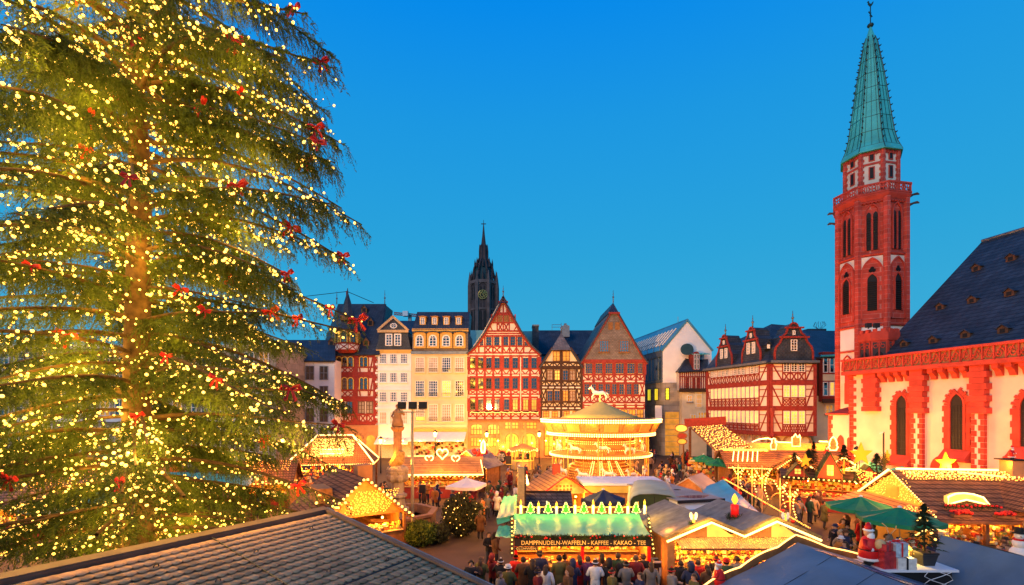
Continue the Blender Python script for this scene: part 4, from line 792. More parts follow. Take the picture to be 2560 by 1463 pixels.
# window surrounds made of separate stones
def church_window(pxl, pxr, ytop, ybot):
    ul, ur = cu(pxl), cu(pxr); um = (ul+ur)/2; w = ur-ul; zb = zc((pxl+pxr)/2, ybot); zt_ = zc((pxl+pxr)/2, ytop); h = zt_-zb
    fc.sheet(ch, um, zb, w*.98, h, 'pointed', .03, 'louvre', 'pane'); fc.ring(ch, um, zb, w, h, 'pointed', .16, .0, .14, S, 'window_frame')
    mb = MB()
    for k in (-1, 0, 1): mb.bar(fc.pt(um+k*w*.25, zb, .05), fc.pt(um+k*w*.25, zb+h*.8, .05), .03, .03, fc.n)
    for k in range(1, 8): mb.bar(fc.pt(um-w*.48, zb+h*k/9, .05), fc.pt(um+w*.48, zb+h*k/9, .05), .03, .03, fc.n)
    mb.build('leading', MAT['black_metal'], ch)
    op = arch_pts(w+.32, h+.16, 'pointed', 7); pts = []
    # walk the outer outline and set stones of uneven depth
    path = [(x, z) for x, z in op]; seg = 0; dist = 0.0; acc = []
    for a, b in zip(path, path[1:]):
        L = sqrt((b[0]-a[0])**2+(b[1]-a[1])**2); n_ = max(1, int(L/.42)) if L > .6 else 1
        for i in range(n_): acc.append(((a[0]+(b[0]-a[0])*i/n_, a[1]+(b[1]-a[1])*i/n_), (a[0]+(b[0]-a[0])*(i+1)/n_, a[1]+(b[1]-a[1])*(i+1)/n_)))
    for i, (a, b) in enumerate(acc):
        wd = .42 if i % 2 else .30; d = Vector((b[0]-a[0], b[1]-a[1])).normalized(); nn = Vector((-d.y, d.x)); sgn = 1 if nn.dot(Vector(((a[0]+b[0])/2, (a[1]+b[1])/2-(h-w*.5 if (a[1]+b[1])/2 > h-w*.87 else (a[1]+b[1])/2)))) > 0 else -1
        q = [a, b, (b[0]+sgn*nn.x*wd, b[1]+sgn*nn.y*wd), (a[0]+sgn*nn.x*wd, a[1]+sgn*nn.y*wd)]; q = [(x*.999+0, z) for x, z in q]
        MB().prism([fc.pt(um+x, zb+z, .09+.012*(i % 3)) for x, z in q], -fc.n*.1).build('stone', MAT[S], ch)
    mb = MB(); mb.prism([fc.pt(ul-.6, zb-.55, 0), fc.pt(ul-.6, zb-.75, .75), fc.pt(ul-.6, zb-.9, .75), fc.pt(ul-.6, zb-.95, 0)], fc.d*(w+1.2)); mb.build('sill', MAT['sandstone_plain'], ch)
    mb = MB(); mb.prism([fc.pt(ul-.5, zb+.02, 0), fc.pt(ul-.5, zb-.58, .0), fc.pt(ul-.5, zb-.74, .7), fc.pt(ul-.5, zb-.68, .7)], fc.d*(w+1.0)); mb.build('sill_slope', MAT['sandstone_plain'], ch)
church_window(2243, 2268, 988, 1138); church_window(2377.5, 2410, 985, 1124); church_window(2553, 2600, 985, 1118)
church_window(2800, 2870, 985, 1118)
# piers: red ashlar above, white with red quoins below
def pier(pl, pr, y0, y1, deep=.55, full=True):
    u0, u1 = cu(pl), cu(pr); zt_ = 11.0; zb = zc((pl+pr)/2, y1); n_ = int((zt_-zb)/.42)
    for k in range(n_):
        za, zb_ = zt_-(k+1)*(zt_-zb)/n_, zt_-k*(zt_-zb)/n_; j = .16 if k % 2 else 0
        MB().prism([fc.pt(u0-j, za, deep), fc.pt(u0-j, zb_-.012, deep), fc.pt(u1+j, zb_-.012, deep), fc.pt(u1+j, za, deep)], -fc.n*(deep+.02+.004*(k % 3))).build('stone', MAT[S], ch)
    if full:
        um = (u0+u1)/2; w = (u1-u0)*.86
        fc.wall(ch, [(um-w/2, 0), (um-w/2, zb), (um+w/2, zb), (um+w/2, 0)], deep-.15, 'plaster', 'pier_face', deep-.12, False)
        for k in range(int(zb/.42)):
            za = zb-(k+1)*.42
            for s_ in (-1, 1):
                ww = .36 if (k+(s_ > 0)) % 2 else .22; a = um+s_*w/2; b = a-s_*ww
                MB().prism([fc.pt(a+s_*.02, za, deep-.10), fc.pt(a+s_*.02, za+.40, deep-.10), fc.pt(b, za+.40, deep-.10), fc.pt(b, za, deep-.10)], -fc.n*.3).build('quoin', MAT[S], ch)
pier(2168, 2199, 941, 1028, .5, False); pier(2286, 2318, 929, 1033); pier(2437, 2474, 925, 1034)
pier(2640, 2690, 900, 1034)
for k in range(24):                                                      # far corner quoins
    ww = .75 if k % 2 else .45; MB().prism([fc.pt(-.04, 2.6+k*.36, .06), fc.pt(-.04, 2.94+k*.36, .06), fc.pt(ww, 2.94+k*.36, .06), fc.pt(ww, 2.6+k*.36, .06)], -fc.n*.3).build('quoin', MAT[S], ch)
# round blind window behind the star
u, z = fc.P(2362, 1172); mb = MB(); R_ = 1.05; mb.prism([fc.pt(u+R_*cos(a), z+R_*sin(a), .08) for a in [2*pi*i/20 for i in range(20)]], -fc.n*.1); mb.build('round_panel', MAT['sandstone_plain'], ch)
# roof
eA = fc.pt(1.9, 12.1, -.3); eB = fc.pt(fc.L, 12.1, -.3); rA_ = W(2455, 604, 44.0); rB_ = rA_+fc.d*22; rA_.z = rB_.z
roofslab(ch, [eA, eB, rB_, rA_], 'slate_church', .3)
oth = inner*9.5
roofslab(ch, [rA_, rB_, rB_+oth+Vector((0, 0, 12-rA_.z)), rA_+oth+Vector((0, 0, 12-rA_.z))], 'slate_church', .3)
mb = MB(); mb.prism([eA+fc.d*.4-Vector((0, 0, .4)), rA_+fc.d*.4-Vector((0, 0, .4)), rA_+oth+fc.d*.4+Vector((0, 0, 11.6-rA_.z))], fc.d*.5); mb.build('end_gable', MAT['slate_church'], ch)
fc.wall(ch, [(1.9, 11.2), (1.9, 12.15), (fc.L, 12.15), (fc.L, 11.2)], .3, 'plaster', 'roof_foot', -.2, False)
mb = MB(); mb.tube([rA_+Vector((0, 0, .05)), rB_+Vector((0, 0, .05))], .14, 6); mb.build('ridge', MAT['lead'], ch)
nr = (eB-eA).cross(rA_-eA).normalized()
for px, py in ((2447, 668), (2534, 643), (2357, 765), (2437, 748), (2531, 730), (2267, 857), (2340, 848), (2421, 834), (2515, 822), (2615, 805), (2625, 700)):
    k = Vector(((px-1280)/F, 1, -(py-HZ)/F)); o_ = Vector((0, 0, H)); t = (eA-o_).dot(nr)/k.dot(nr); p = o_+k*t
    d_ = -inner; sz = .33; a, b, dv = fc.d*sz, Vector((0, 0, sz*1.25)), inner*1.1
    base = p+d_*.35-Vector((0, 0, .35)); mb = MB(); mb.prism([base-a, base+a, base+a+b, base+b*1.55, base-a+b], dv*1.6); o = mb.build('dormer', MAT['frame_brown'], ch)
    mb = MB(); mb.slab(base-a*1.3+b*.85-dv*.1, base+b*1.68-dv*.1, base+b*1.68+dv*1.6, base-a*1.3+b*.85+dv*1.6, .05); mb.slab(base+a*1.3+b*.85-dv*.1, base+a*1.3+b*.85+dv*1.6, base+b*1.68+dv*1.6, base+b*1.68-dv*.1, .05); mb.build('dormer_roof', MAT['slate_church'], o)
    MB().add([base-a*.5+b*.1-dv*.01, base+a*.5+b*.1-dv*.01, base+a*.5+b*.85-dv*.01, base-a*.5+b*.85-dv*.01], [(0, 1, 2, 3)]).build('pane', MAT['dark'], o)
# low annex by the tower foot
an = [Vector((W(2072, 0, 48).x, 48, 0)), fc.pt(.1, 0, .15)]; fa = Fac(an[0][:2], an[1][:2])
za_ = lambda y: H-(y-HZ)/F*47
fa.wall(ch, [(0, 0), (0, za_(1034)), (fa.L, za_(1034)), (fa.L, 0)], 6, 'plaster', 'annex', 0, False)
MB().slab(fa.pt(-.2, za_(1034), .2), fa.pt(fa.L, za_(1034), .2), fa.pt(fa.L, za_(1008), -3), fa.pt(1.2, za_(1008), -3), .15).build('annex_roof', MAT['sandstone_plain'], ch)
for k in range(16): ww = .4 if k % 2 else .25; MB().prism([fa.pt(-.03, .4+k*.42, .05), fa.pt(-.03, .8+k*.42, .05), fa.pt(ww, .8+k*.42, .05), fa.pt(ww, .4+k*.42, .05)], -fa.n*.3).build('quoin', MAT[S], ch)
u = fa.P(2102, 1100)[0]; fa.sheet(ch, u, za_(1165), .65, za_(1087)-za_(1165), 'pointed', .04, 'sandstone_plain', 'niche'); u = fa.P(2122, 1100)[0]; fa.sheet(ch, u, za_(1165), .3, za_(1092)-za_(1165), 'pointed', .04, 'sandstone_plain', 'niche')

# ---------------- church tower ----------------
TC = Vector((W(2176, 0, 49.5).x, 49.5, 0)); A0 = radians(191+22.5)
tw = thing('church_tower', 'octagonal red and white sandstone church tower with green copper spire', 'tower', TC)
zt = lambda y: H-(y-HZ)/F*(47.6+min(1.8, max(0, (800-y)/410*1.7)))
Rt = 3.0
def octf(r, k):
    a, b = A0+pi/4*(k-1), A0+pi/4*k
    return Fac((TC+Vector((cos(a), sin(a), 0))*r)[:2], (TC+Vector((cos(b), sin(b), 0))*r)[:2])
def tier(r0, z0, z1, mat, name, r1=None): return MB().lathe([(r0, z0), (r1 or r0, z1)], 8, TC, a0=A0).build(name, MAT[mat], tw)
tier(Rt, 0, zt(815), 'plaster', 'lower_shaft'); tier(Rt, zt(815), zt(645), 'sandstone_red', 'middle_shaft'); tier(Rt*.98, zt(645), zt(512), 'sandstone_red', 'upper_shaft'); tier(2.32, zt(520), zt(398), 'plaster', 'top_stage')
for z, r in ((zt(815), 3.1), (zt(645), 3.12), (zt(512), 3.15)): MB().lathe([(r, z-.12), (r+.1, z), (r, z+.12)], 8, TC, a0=A0).build('string_course', MAT[S], tw)
MB().lathe([(3.05, zt(522)), (3.35, zt(512)), (3.42, zt(509)), (3.42, zt(506)), (3.2, zt(506))], 8, TC, a0=A0, cap=False).build('balcony_floor', MAT[S], tw)
for k in range(8):
    a = A0+pi/4*k; e = Vector((cos(a), sin(a), 0))
    for r, z0, z1 in ((Rt, 4, zt(514)), (2.34, zt(506), zt(400))):
        MB().lathe([(.32 if r > 2.5 else .22, z0), (.32 if r > 2.5 else .22, z1)], 6, TC+e*(r-.02)).build('corner_shaft', MAT['sandstone_red'], tw)
    if sin(a) > .75: continue
for k in (0, 1, 2, 3, 7):
    ff = octf(Rt, k); L = ff.L; c_ = L/2
    # middle stage: louvred pointed window in a white spandrel field
    ff.wall(tw, [(.3, zt(700)), (.3, zt(650)), (L-.3, zt(650)), (L-.3, zt(700))], .1, 'plaster', 'spandrel', .05, False)
    ff.wall(tw, [(c_+x, zt(800)+z) for x, z in arch_pts(L-.75, zt(655)-zt(800), 'pointed', 7)], .1, 'sandstone_red', 'blind_arch', .1, False)
    ff.ring(tw, c_, zt(800), L-.75, zt(655)-zt(800), 'pointed', .13, .0, .22, S, 'arch'); 
    lw = .78; zb, zh = zt(780), zt(692)-zt(780); ff.sheet(tw, c_, zb, lw, zh, 'pointed', .13, 'dark', 'louvre_opening'); ff.ring(tw, c_, zb, lw, zh, 'pointed', .1, .1, .24, S, 'window_frame')
    for j in range(14): z = zb+.12+j*(zh-.7)/14; MB().bar(ff.pt(c_-lw/2, z, .2), ff.pt(c_+lw/2, z, .2), .10, .03, Vector((0, 0, 1))+ff.n*.8).build('louvre', MAT['louvre'], tw)
    mb = MB(); zq = zt(682)
    for j in range(3): aa = pi/2+j*2*pi/3; mb.lathe([(.01, 0), (.17, .001)], 8); mb.v[-16:] = [tuple(ff.pt(c_+.15*cos(aa)+x, zq+.15*sin(aa)+y, .17)) for x, y, _ in mb.v[-16:]]
    mb.build('trefoil', MAT['dark'], tw)
    # upper stage twin lancets
    for s_ in (-1, 1):
        ff.sheet(tw, c_+s_*.27, zt(635), .34, zt(545)-zt(635), 'pointed', .04, 'dark', 'lancet')
        for j in range(14): z = zt(635)+.1+j*.24; MB().bar(ff.pt(c_+s_*.27-.17, z, .08), ff.pt(c_+s_*.27+.17, z, .08), .08, .025, Vector((0, 0, 1))+ff.n*.8).build('louvre', MAT['louvre'], tw)
    ff.ring(tw, c_, zt(635), .95, zt(528)-zt(635), 'pointed', .12, 0, .14, S, 'window_frame'); ff.bar(tw, c_, zt(635), c_, zt(548), .12, S, .12, 'mullion')
    # corbel frieze
    for j in range(6): ff.arc(tw, .25+(L-.5)*(j+.5)/6, zt(526), .15, .18, 0, pi, .09, S, 5, .16)
    # white field below, with a red niche
    ff.wall(tw, [(.3, zt(872)), (.3, zt(820)), (L-.3, zt(820)), (L-.3, zt(872))], .1, 'plaster_white', 'white_field', .03, False)
    ff.bar(tw, 0, zt(876), L, zt(876), .18, S, .08, 'string_course'); ff.ring(tw, c_, zt(925), 1.0, zt(888)-zt(925), 'pointed', .14, 0, .12, S, 'arch'); ff.sheet(tw, c_, zt(1000), .62, zt(893)-zt(1000), 'pointed', .03, 'sandstone_plain', 'niche')
    ff.sheet(tw, c_, zt(1010), .7, zt(950)-zt(1010), 'round', .04, 'sandstone_plain', 'niche')
    # balustrade with quatrefoils
    fb = octf(3.38, k); Lb = fb.L
    fb.bar(tw, 0, zt(484), Lb, zt(484), .16, S, .08, 'rail'); fb.bar(tw, 0, zt(504), Lb, zt(504), .14, S, .08, 'rail')
    for j in range(3):
        uc = Lb*(j+.5)/3; mb = MB(); zm = zt(494)
        for q in range(4): aa = pi/4+q*pi/2; mb.tube([fb.pt(uc+.19*cos(aa)+.16*cos(t), zm+.19*sin(aa)+.16*sin(t), -.02) for t in [2*pi*i/8 for i in range(8)]], .045, 4, closed=True)
        mb.bar(fb.pt(uc-Lb/6, zt(504), -.02), fb.pt(uc-Lb/6, zt(484), -.02), .09, .1, fb.n); mb.bar(fb.pt(uc-Lb/6, zt(504), -.02), fb.pt(uc-.15, zm, -.02), .06, .06, fb.n); mb.bar(fb.pt(uc+Lb/6, zt(504), -.02), fb.pt(uc+.15, zm, -.02), .06, .06, fb.n); mb.bar(fb.pt(uc-Lb/6, zt(484), -.02), fb.pt(uc-.15, zm, -.02), .06, .06, fb.n); mb.bar(fb.pt(uc+Lb/6, zt(484), -.02), fb.pt(uc+.15, zm, -.02), .06, .06, fb.n); mb.build('quatrefoil', MAT[S], tw)
    # top stage: white with red frames
    ft = octf(2.33, k); Lt = ft.L; ct = Lt/2
    for y0, y1, sw_ in ((462, 437, .22), (420, 407, .18)):
        z0, z1 = zt(y0), zt(y1); ft.wall(tw, [(ct-.25, z0-.08), (ct-.25, z1+.1), (ct+.25, z1+.1), (ct+.25, z0-.08)], .1, S, 'window_frame', .07, False); ft.wall(tw, [(ct-.15, z0), (ct-.15, z1), (ct+.15, z1), (ct+.15, z0)], .05, 'dark', 'opening', .09, False)
    ft.bar(tw, 0, zt(428), Lt, zt(428), .2, S, .06, 'band'); ft.bar(tw, 0, zt(403), Lt, zt(403), .3, S, .1, 'band')
    for j in range(11):
        z = zt(476)+j*.28
        for s_ in (-1, 1): ww = .30 if j % 2 else .20; a = .0 if s_ < 0 else Lt; ft.bar(tw, a, z, a-s_*ww, z, .26, S, .05, 'quoin')
    for j in range(3): ft.arc(tw, Lt*(j+.5)/3, zt(408), .2, .3, 0, pi, .08, S, 6, .13)
MB().lathe([(2.75, zt(400)), (2.72, zt(396)), (2.3, zt(375)), (2.05, zt(350)), (1.72, zt(290)), (1.2, zt(195)), (.62, zt(110)), (.38, zt(92)), (.13, zt(70)), (.1, zt(64))], 8, TC, a0=A0).build('spire', MAT['copper'], tw)
SP = [(2.75, 400), (2.3, 375), (2.05, 350), (1.72, 290), (1.2, 195), (.62, 110), (.38, 92)]
def spr(y):
    for (r0, y0), (r1, y1) in zip(SP, SP[1:]):
        if y1 <= y <= y0: return r0+(r1-r0)*(y0-y)/(y0-y1)
for k in range(8):
    a = A0+pi/4*k; e = Vector((cos(a), sin(a), 0))
    mb = MB(); mb.tube([TC+e*(spr(y)+.01)+Vector((0, 0, zt(y))) for y in (398, 376, 350, 290, 195, 110, 93)], .05, 4); mb.build('hip_rib', MAT['copper_dark'], tw)
    for j in range(16):
        y = 372-j*17.6; p = TC+e*spr(y)+Vector((0, 0, zt(y))); mb = MB(); mb.prism([p, p+e*.15+Vector((0, 0, .04)), p+e*.21+Vector((0, 0, .14)), p+e*.10+Vector((0, 0, .11)), p+Vector((0, 0, .18))], Vector((-e.y, e.x, 0))*.09); mb.build('crocket', MAT['copper_dark'], tw)
    if k in (0, 1, 2, 3, 7):
        for j in range(7):                                               # standing seams of the copper sheets
            y0, y1 = 385-j*38, 385-(j+1)*38; a2 = a+pi/8; q0, q1 = spr(y0)*cos(pi/8), spr(max(y1, 93))*cos(pi/8)
            e2 = Vector((cos(a2), sin(a2), 0)); td = Vector((-sin(a2), cos(a2), 0))
            for s_ in (-.33, 0, .33): MB().bar(TC+e2*(q0+.015)+td*s_*q0*.8+Vector((0, 0, zt(y0))), TC+e2*(q1+.015)+td*s_*q1*.8+Vector((0, 0, zt(max(y1, 93)))), .03, .03, e2).build('seam', MAT['copper_dark'], tw)
            MB().bar(TC+e2*(q0+.012)-td*q0*.4+Vector((0, 0, zt(y0))), TC+e2*(q0+.012)+td*q0*.4+Vector((0, 0, zt(y0))), .03, .03, e2).build('seam', MAT['copper_dark'], tw)
mb = MB(); mb.sphere(TC+Vector((0, 0, zt(62))), .3, 10, 7, sq=(1, 1, .7)); mb.build('ball', MAT['copper_dark'], tw)
mb = MB(); zx = zt(60); mb.tube([TC+Vector((0, 0, zx)), TC+Vector((0, 0, zt(12)))], .05, 5); mb.bar(TC+Vector((-.42, -.3, zt(34))), TC+Vector((.42, .3, zt(34))), .06, .06); mb.bar(TC+Vector((-.2, -.1, zt(40))), TC+Vector((.2, .1, zt(28))), .03, .03); mb.bar(TC+Vector((-.2, -.1, zt(28))), TC+Vector((.2, .1, zt(40))), .03, .03); mb.build('cross', MAT['copper_dark'], tw)
mb = MB(); b0 = TC+Vector((0, 0, zt(13))); mb.prism([b0+Vector((x, 0, z)) for x, z in ((-.05, 0), (.12, 0), (.28, .25), (.34, .5), (.22, .42), (.08, .22), (-.1, .3), (-.14, .52), (-.24, .5), (-.32, .42), (-.22, .38), (-.22, .2))], (0, .08, 0)); mb.build('weather_cock', MAT['copper_dark'], tw)
for k, zz_ in ((7, 518), (7, 528), (3, 500), (3, 520)):
    a = A0+pi/4*(k-.02 if k == 3 else k); e = Vector((cos(a), sin(a), 0)); 
for e, yy in ((Vector((-.95, .3, 0)), 520), (Vector((-.95, .3, 0)), 545), (Vector((.80, -.6, 0)), 505), (Vector((.80, -.6, 0)), 525)):
    p = TC+e*3.0+Vector((0, 0, zt(yy))); mb = MB(); mb.tube([p, p+e*.4+Vector((0, 0, .14)), p+e*.68+Vector((0, 0, .16)), p+e*.86+Vector((0, 0, .04))], [.15, .10, .13, .05], 6); mb.build('gargoyle', MAT['stone_dark'], tw)
# stair turret with crenels
q = W(2195, 0, 45.2); sr = 1.55; sa = A0
tu = thing('stair_turret', 'small red crenellated tracery turret in front of the church tower', 'turret', (q.x, q.y, 0)); Q = Vector((q.x, q.y, 0)); zs = lambda y: H-(y-HZ)/F*44.2
MB().lathe([(sr, 0), (sr, zs(828))], 8, Q, a0=sa).build('shaft', MAT['sandstone_plain'], tu)
MB().lathe([(sr+.12, zs(852)), (sr+.16, zs(846)), (sr+.16, zs(832)), (sr-.1, zs(832))], 8, Q, a0=sa).build('parapet', MAT[S], tu)
for k in range(8):
    a, b = sa+pi/4*(k-1), sa+pi/4*k; ff = Fac((Q+Vector((cos(a), sin(a), 0))*sr)[:2], (Q+Vector((cos(b), sin(b), 0))*sr)[:2]); L = ff.L
    for j in range(2): ff.wall(tu, [(L*(.1+.5*j), zs(832)), (L*(.1+.5*j), zs(823)), (L*(.38+.5*j), zs(823)), (L*(.38+.5*j), zs(832))], .3, S, 'merlon', .12, False)
    if (Vector((cos((a+b)/2), sin((a+b)/2)))).dot(Vector((-.6, -.8))) < .1: continue
    ff.wall(tu, [(.12, zs(900)), (.12, zs(856)), (L-.12, zs(856)), (L-.12, zs(900))], .05, 'stone_dark', 'recess', .02, False)
    for u in (.06, L/2, L-.06): ff.bar(tu, u, zs(900), u, zs(853), .1, S, .12, 'mullion')
    ff.sheet(tu, L/2, zs(905), .7, zs(878)-zs(905), 'pointed', .06, 'dark', 'opening')
    mb = MB()
    for s_ in (.28, .72):
        mb.tube([ff.pt(L*s_+.16*cos(t), zs(866)+.16*sin(t), .06) for t in [2*pi*i/10 for i in range(10)]], .04, 4, closed=True)
    mb.tube([ff.pt(L*.5+.16*cos(t), zs(860)+.14*sin(t), .06) for t in [2*pi*i/10 for i in range(10)]], .04, 4, closed=True); mb.build('tracery', MAT[S], tu)
for px in (2183, 2173-2):
    p = W(px+(8 if px > 2175 else 0), 822, 44); fl_ = thing('floodlight', 'black box floodlight on the stair turret parapet, %s one' % ('larger front' if px > 2175 else 'smaller left'), 'floodlight', p); MB().box(p.x-.22, p.x+.22, p.y-.15, p.y+.15, p.z+.1, p.z+.5).build('housing', MAT['black_metal'], fl_); MB().bar(p, p+Vector((0, 0, .12)), .08, .08).build('bracket', MAT['black_metal'], fl_)

# ---------------- building behind the tree on the left ----------------
hN = thing('pale_block', 'pale office block with railed balconies behind the Christmas tree', 'building', (W(350, 0, 64).x, 66, 0)); fn = Fac((0, 64), (1, 64))
fn.wall(hN, [(-260, 1170), (-260, 868), (690, 868), (690, 1170)], 14, 'stone_grey')
for y in (868, 925, 985, 1050): fn.hb(hN, y, -260, 690, .5, 'plaster_white', .5, 'ledge')
for i in range(26):
    for y0, y1 in ((880, 915), (937, 972), (998, 1040), (1065, 1130)): fn.wpx(hN, -240+i*36, y0, y1, 1.3, nx=2, ny=2, frame='frame_white', glass='glass' if (i*3+int(y0)) % 5 else 'pane_amber')
mb = MB()
for i in range(40): mb.tube([fn.pt(fn.P(-250+i*9, 985)[0], fn.P(0, 985)[1], 1.0), fn.pt(fn.P(-250+i*9, 985)[0], fn.P(0, 965)[1], 1.0)], .03, 4)
mb.tube([fn.pt(fn.P(-255, 0)[0], fn.P(0, 965)[1], 1.0), fn.pt(fn.P(105, 0)[0], fn.P(0, 965)[1], 1.0)], .05, 4); mb.build('railing', MAT['frame_white'], hN); fn.wall(hN, [(-255, 990), (-255, 985), (105, 985), (105, 990)], 1.1, 'plaster_white', 'balcony', 1.1)
hM = thing('pale_house', 'light house with grey window frames half hidden by the tree, left of the turret house', 'house', (W(770, 0, 73).x, 75, 0)); fm = Fac((0, 73), (1, 73))
fm.wall(hM, [(680, 1150), (680, 900), (836, 900), (836, 1150)], 9, 'plaster_white'); roofslab(hM, [W(676, 902, 72.5), W(838, 902, 72.5), W(838, 850, 78), W(690, 850, 78)], 'slate')
for xc in (705, 740, 775, 810):
    for y0, y1 in ((915, 950), (965, 1000), (1020, 1055), (1070, 1105)): fm.wpx(hM, xc, y0, y1, 1.3, nx=2, ny=2, frame='metal_grey', glass='glass')
# ---------------- the big Christmas tree ----------------
TX = Vector((W(345, 0, 16).x, 16.0, 0))
# ridge of the tiled hut in front (used to keep boughs off its roof)
RZ_ = 4.55; RA = W(815, 1282, (H-RZ_)*F/260); RL = W(100, 1440, (H-RZ_)*F/418); RU = (RA-RL).normalized(); RV = Vector((RU.y, -RU.x, 0)); RSL = .205
tree = thing('christmas_tree', 'huge lit spruce tree filling the photo beside the tiled hut', 'tree', TX)
n_ = 26; mb = MB(); mb.tube([TX+Vector((.10*sin(i*.7), .08*cos(i*.9), 31*i/n_)) for i in range(n_+1)], [.46*(1-i/n_)**.75+.03 for i in range(n_+1)], 12); mb.build('trunk', MAT['bark'], tree, True)
def blocked(p):
    q = p-RA; v = q.dot(RV); u = q.dot(RU)
    if -1.5 < v < 7 and u < .6: return p.z < RZ_-.205*max(v, 0)+.9
    if p.y < 3: return True
    k = F/p.y; px = 1280+p.x*k; py = HZ+(H-p.z)*k                      # a bough tip must not hang in front of the hut roof
    if p.y < 15.5 and px > 60:
        ry = 1440+(px-100)*(1282-1440)/715 if px < 815 else 1282+(px-815)*.47
        return py > ry-12
    return False
limbs = []; wh = 0; z = 1.6
while z < 23.5:
    nb_ = 5
    for j in range(nb_):
        az = 2*pi*(j+random.uniform(-.22, .22))/nb_+wh*1.31
        L = (7.0 if z < 15 else 7.2-(z-15)*.12)*random.uniform(.52, 1.1)
        if z < 3.5: L *= .8
        limbs.append((z+random.uniform(-.15, .15), az, L))
    z += random.uniform(.42, .68); wh += 1
# the long bough reaching out to the right, as in the photograph
limbs += [(21.3, -.1, 6.0), (20.4, .15, 6.3), (19.4, -.3, 6.2), (18.6, .05, 6.6), (17.6, -.15, 6.6), (16.6, .2, 6.5), (14.3, -.28, 7.6), (14.0, -.12, 7.1), (12.2, .02, 7.2), (7.4, -.2, 7.2)]
segP, segQ, segS = [], [], []                    # twig segments
bulbs = []; bowspots = []; wood = []; snap = []; wire = []
up = Vector((0, 0, 1))
for (z, az, L) in limbs:
    d = Vector((cos(az), sin(az), 0)); side = Vector((-sin(az), cos(az), 0))
    a_ = (.26 if z > 12 else .14)+random.uniform(-.12, .12); b_ = (.46 if z > 12 else .34)+random.uniform(-.06, .16); den = random.choice((.3, .5, .8, 1.3, 2.0)); bare = random.uniform(.04, .25); wob = random.uniform(-.5, .5)
    pts = []; m = 16
    for i in range(m+1):
        s = i/m; p = TX+Vector((0, 0, z))+d*(L*s)+side*(wob*s*s)+up*(L*(a_*s-b_*s*s+.10*s**4)); pts.append(p)
    cut = m+1
    for i in range(2, m+1):
        if blocked(pts[i]) or blocked(pts[i]-up*.5): cut = i; break
    pts = pts[:cut]
    if len(pts) < 4: continue
    Lr = L*(len(pts)-1)/m; snap += pts[5:]
    mb = MB(); mb.tube(pts, [.075*(1-i/(m+2))*min(1, L/5)+.012 for i in range(len(pts))], 5, cap=False); wood.append(mb)
    full = cut == m+1
    for i in range(len(pts)-1):
        s0 = i/m
        if s0 < bare and not (z < 4 and random.random() < .5): continue
        seg = pts[i+1]-pts[i]; dd = seg.normalized()
        for k in range(3 if random.random() < den-.4 else 2):
            p = pts[i]+seg*random.random()
            for sg in (-1, 1):
                if random.random() < .10: continue
                ln = (1.15*(1-.62*s0)+.12)*random.uniform(.55, 1.15)*min(1, L/5)
                ang = random.uniform(.65, 1.05); dv = (dd*cos(ang)+side*sg*sin(ang)); dv.z -= random.uniform(.05, .30); dv.normalize()
                q = p+dv*ln-up*(.22*ln); segP.append(p); segQ.append(q); segS.append(1.0)
                if random.random() < .09: bulbs += [p.lerp(q, t)+Vector((0, 0, random.uniform(-.12, .03))) for t in (.25, .5, .75, 1.0)]
                nt_ = max(2, int(ln/.135*min(den, 1.3)))
                for t in range(nt_):
                    f_ = (t+.6)/nt_; b0 = p.lerp(q, f_); tl = random.uniform(.18, .50+.28*den)*(1-.25*s0)
                    dvv = dv*random.uniform(-.1, .8)+side*random.uniform(-.6, .6)-up*random.uniform(.12, 1.0); dvv.normalize()
                    segP.append(b0); segQ.append(b0+dvv*tl); segS.append(.85)
        for k in range(int(2+3*den)):                      # twigs hanging straight off the bough
            p = pts[i]+seg*random.random(); dvv = -up+side*random.uniform(-.4, .4)+dd*random.uniform(-.2, .5); dvv.normalize(); segP.append(p); segQ.append(p+dvv*random.uniform(.25, .6+.4*den)); segS.append(1)
    wire.append([]); nb2 = int(Lr/(.19+.06*(den > 1.2)))
    for i in range(nb2):
        s = (i+.5+random.uniform(-.3, .3))/nb2; s = min(max(s, .03), .999)*(len(pts)-1); k = min(int(s), len(pts)-2); p = pts[k].lerp(pts[k+1], s-k)
        off = side*random.gauss(0, .28)*(.4+s/m); bulbs.append(p+off+up*random.uniform(-.22, .08)); wire[-1].append(bulbs[-1])
    if random.random() < .42 and full: bowspots.append((pts[-1] if random.random() < .6 else pts[-4], az))
for i in range(300):                             # lights wound up the trunk
    zz_ = .8+i*.072; a = i*1.9; bulbs.append(TX+Vector((cos(a)*.55, sin(a)*.55, zz_))+Vector((random.uniform(-.15, .15), random.uniform(-.15, .15), 0)))
for i, w_ in enumerate(wood): w_.build('bough', MAT['bark'], tree, True)
P_ = np.array([p[:] for p in segP], np.float32); Q_ = np.array([p[:] for p in segQ], np.float32)
Ln = np.linalg.norm(Q_-P_, axis=1); cnt = np.clip((Ln/.036).astype(int), 4, 34)
idx = np.repeat(np.arange(len(P_)), cnt); first = np.concatenate([[0], np.cumsum(cnt)[:-1]]); t = (np.arange(len(idx))-first[idx]+rng.random(len(idx)))/cnt[idx]
b = P_[idx]+(Q_-P_)[idx]*t[:, None]; D_ = ((Q_-P_)/Ln[:, None])[idx]
rv = rng.normal(size=(len(idx), 3)).astype(np.float32); rv -= D_*(rv*D_).sum(1)[:, None]; rv /= np.linalg.norm(rv, axis=1)[:, None]
nd = D_*.75+rv*.75; nd /= np.linalg.norm(nd, axis=1)[:, None]; sd_ = np.cross(nd, rv); sd_ /= np.linalg.norm(sd_, axis=1)[:, None]+1e-6
ln = rng.uniform(.06, .125, len(idx))[:, None]; wd = .0155
V = np.empty((len(idx)*3, 3), np.float32); V[0::3] = b-sd_*wd; V[1::3] = b+sd_*wd; V[2::3] = b+nd*ln
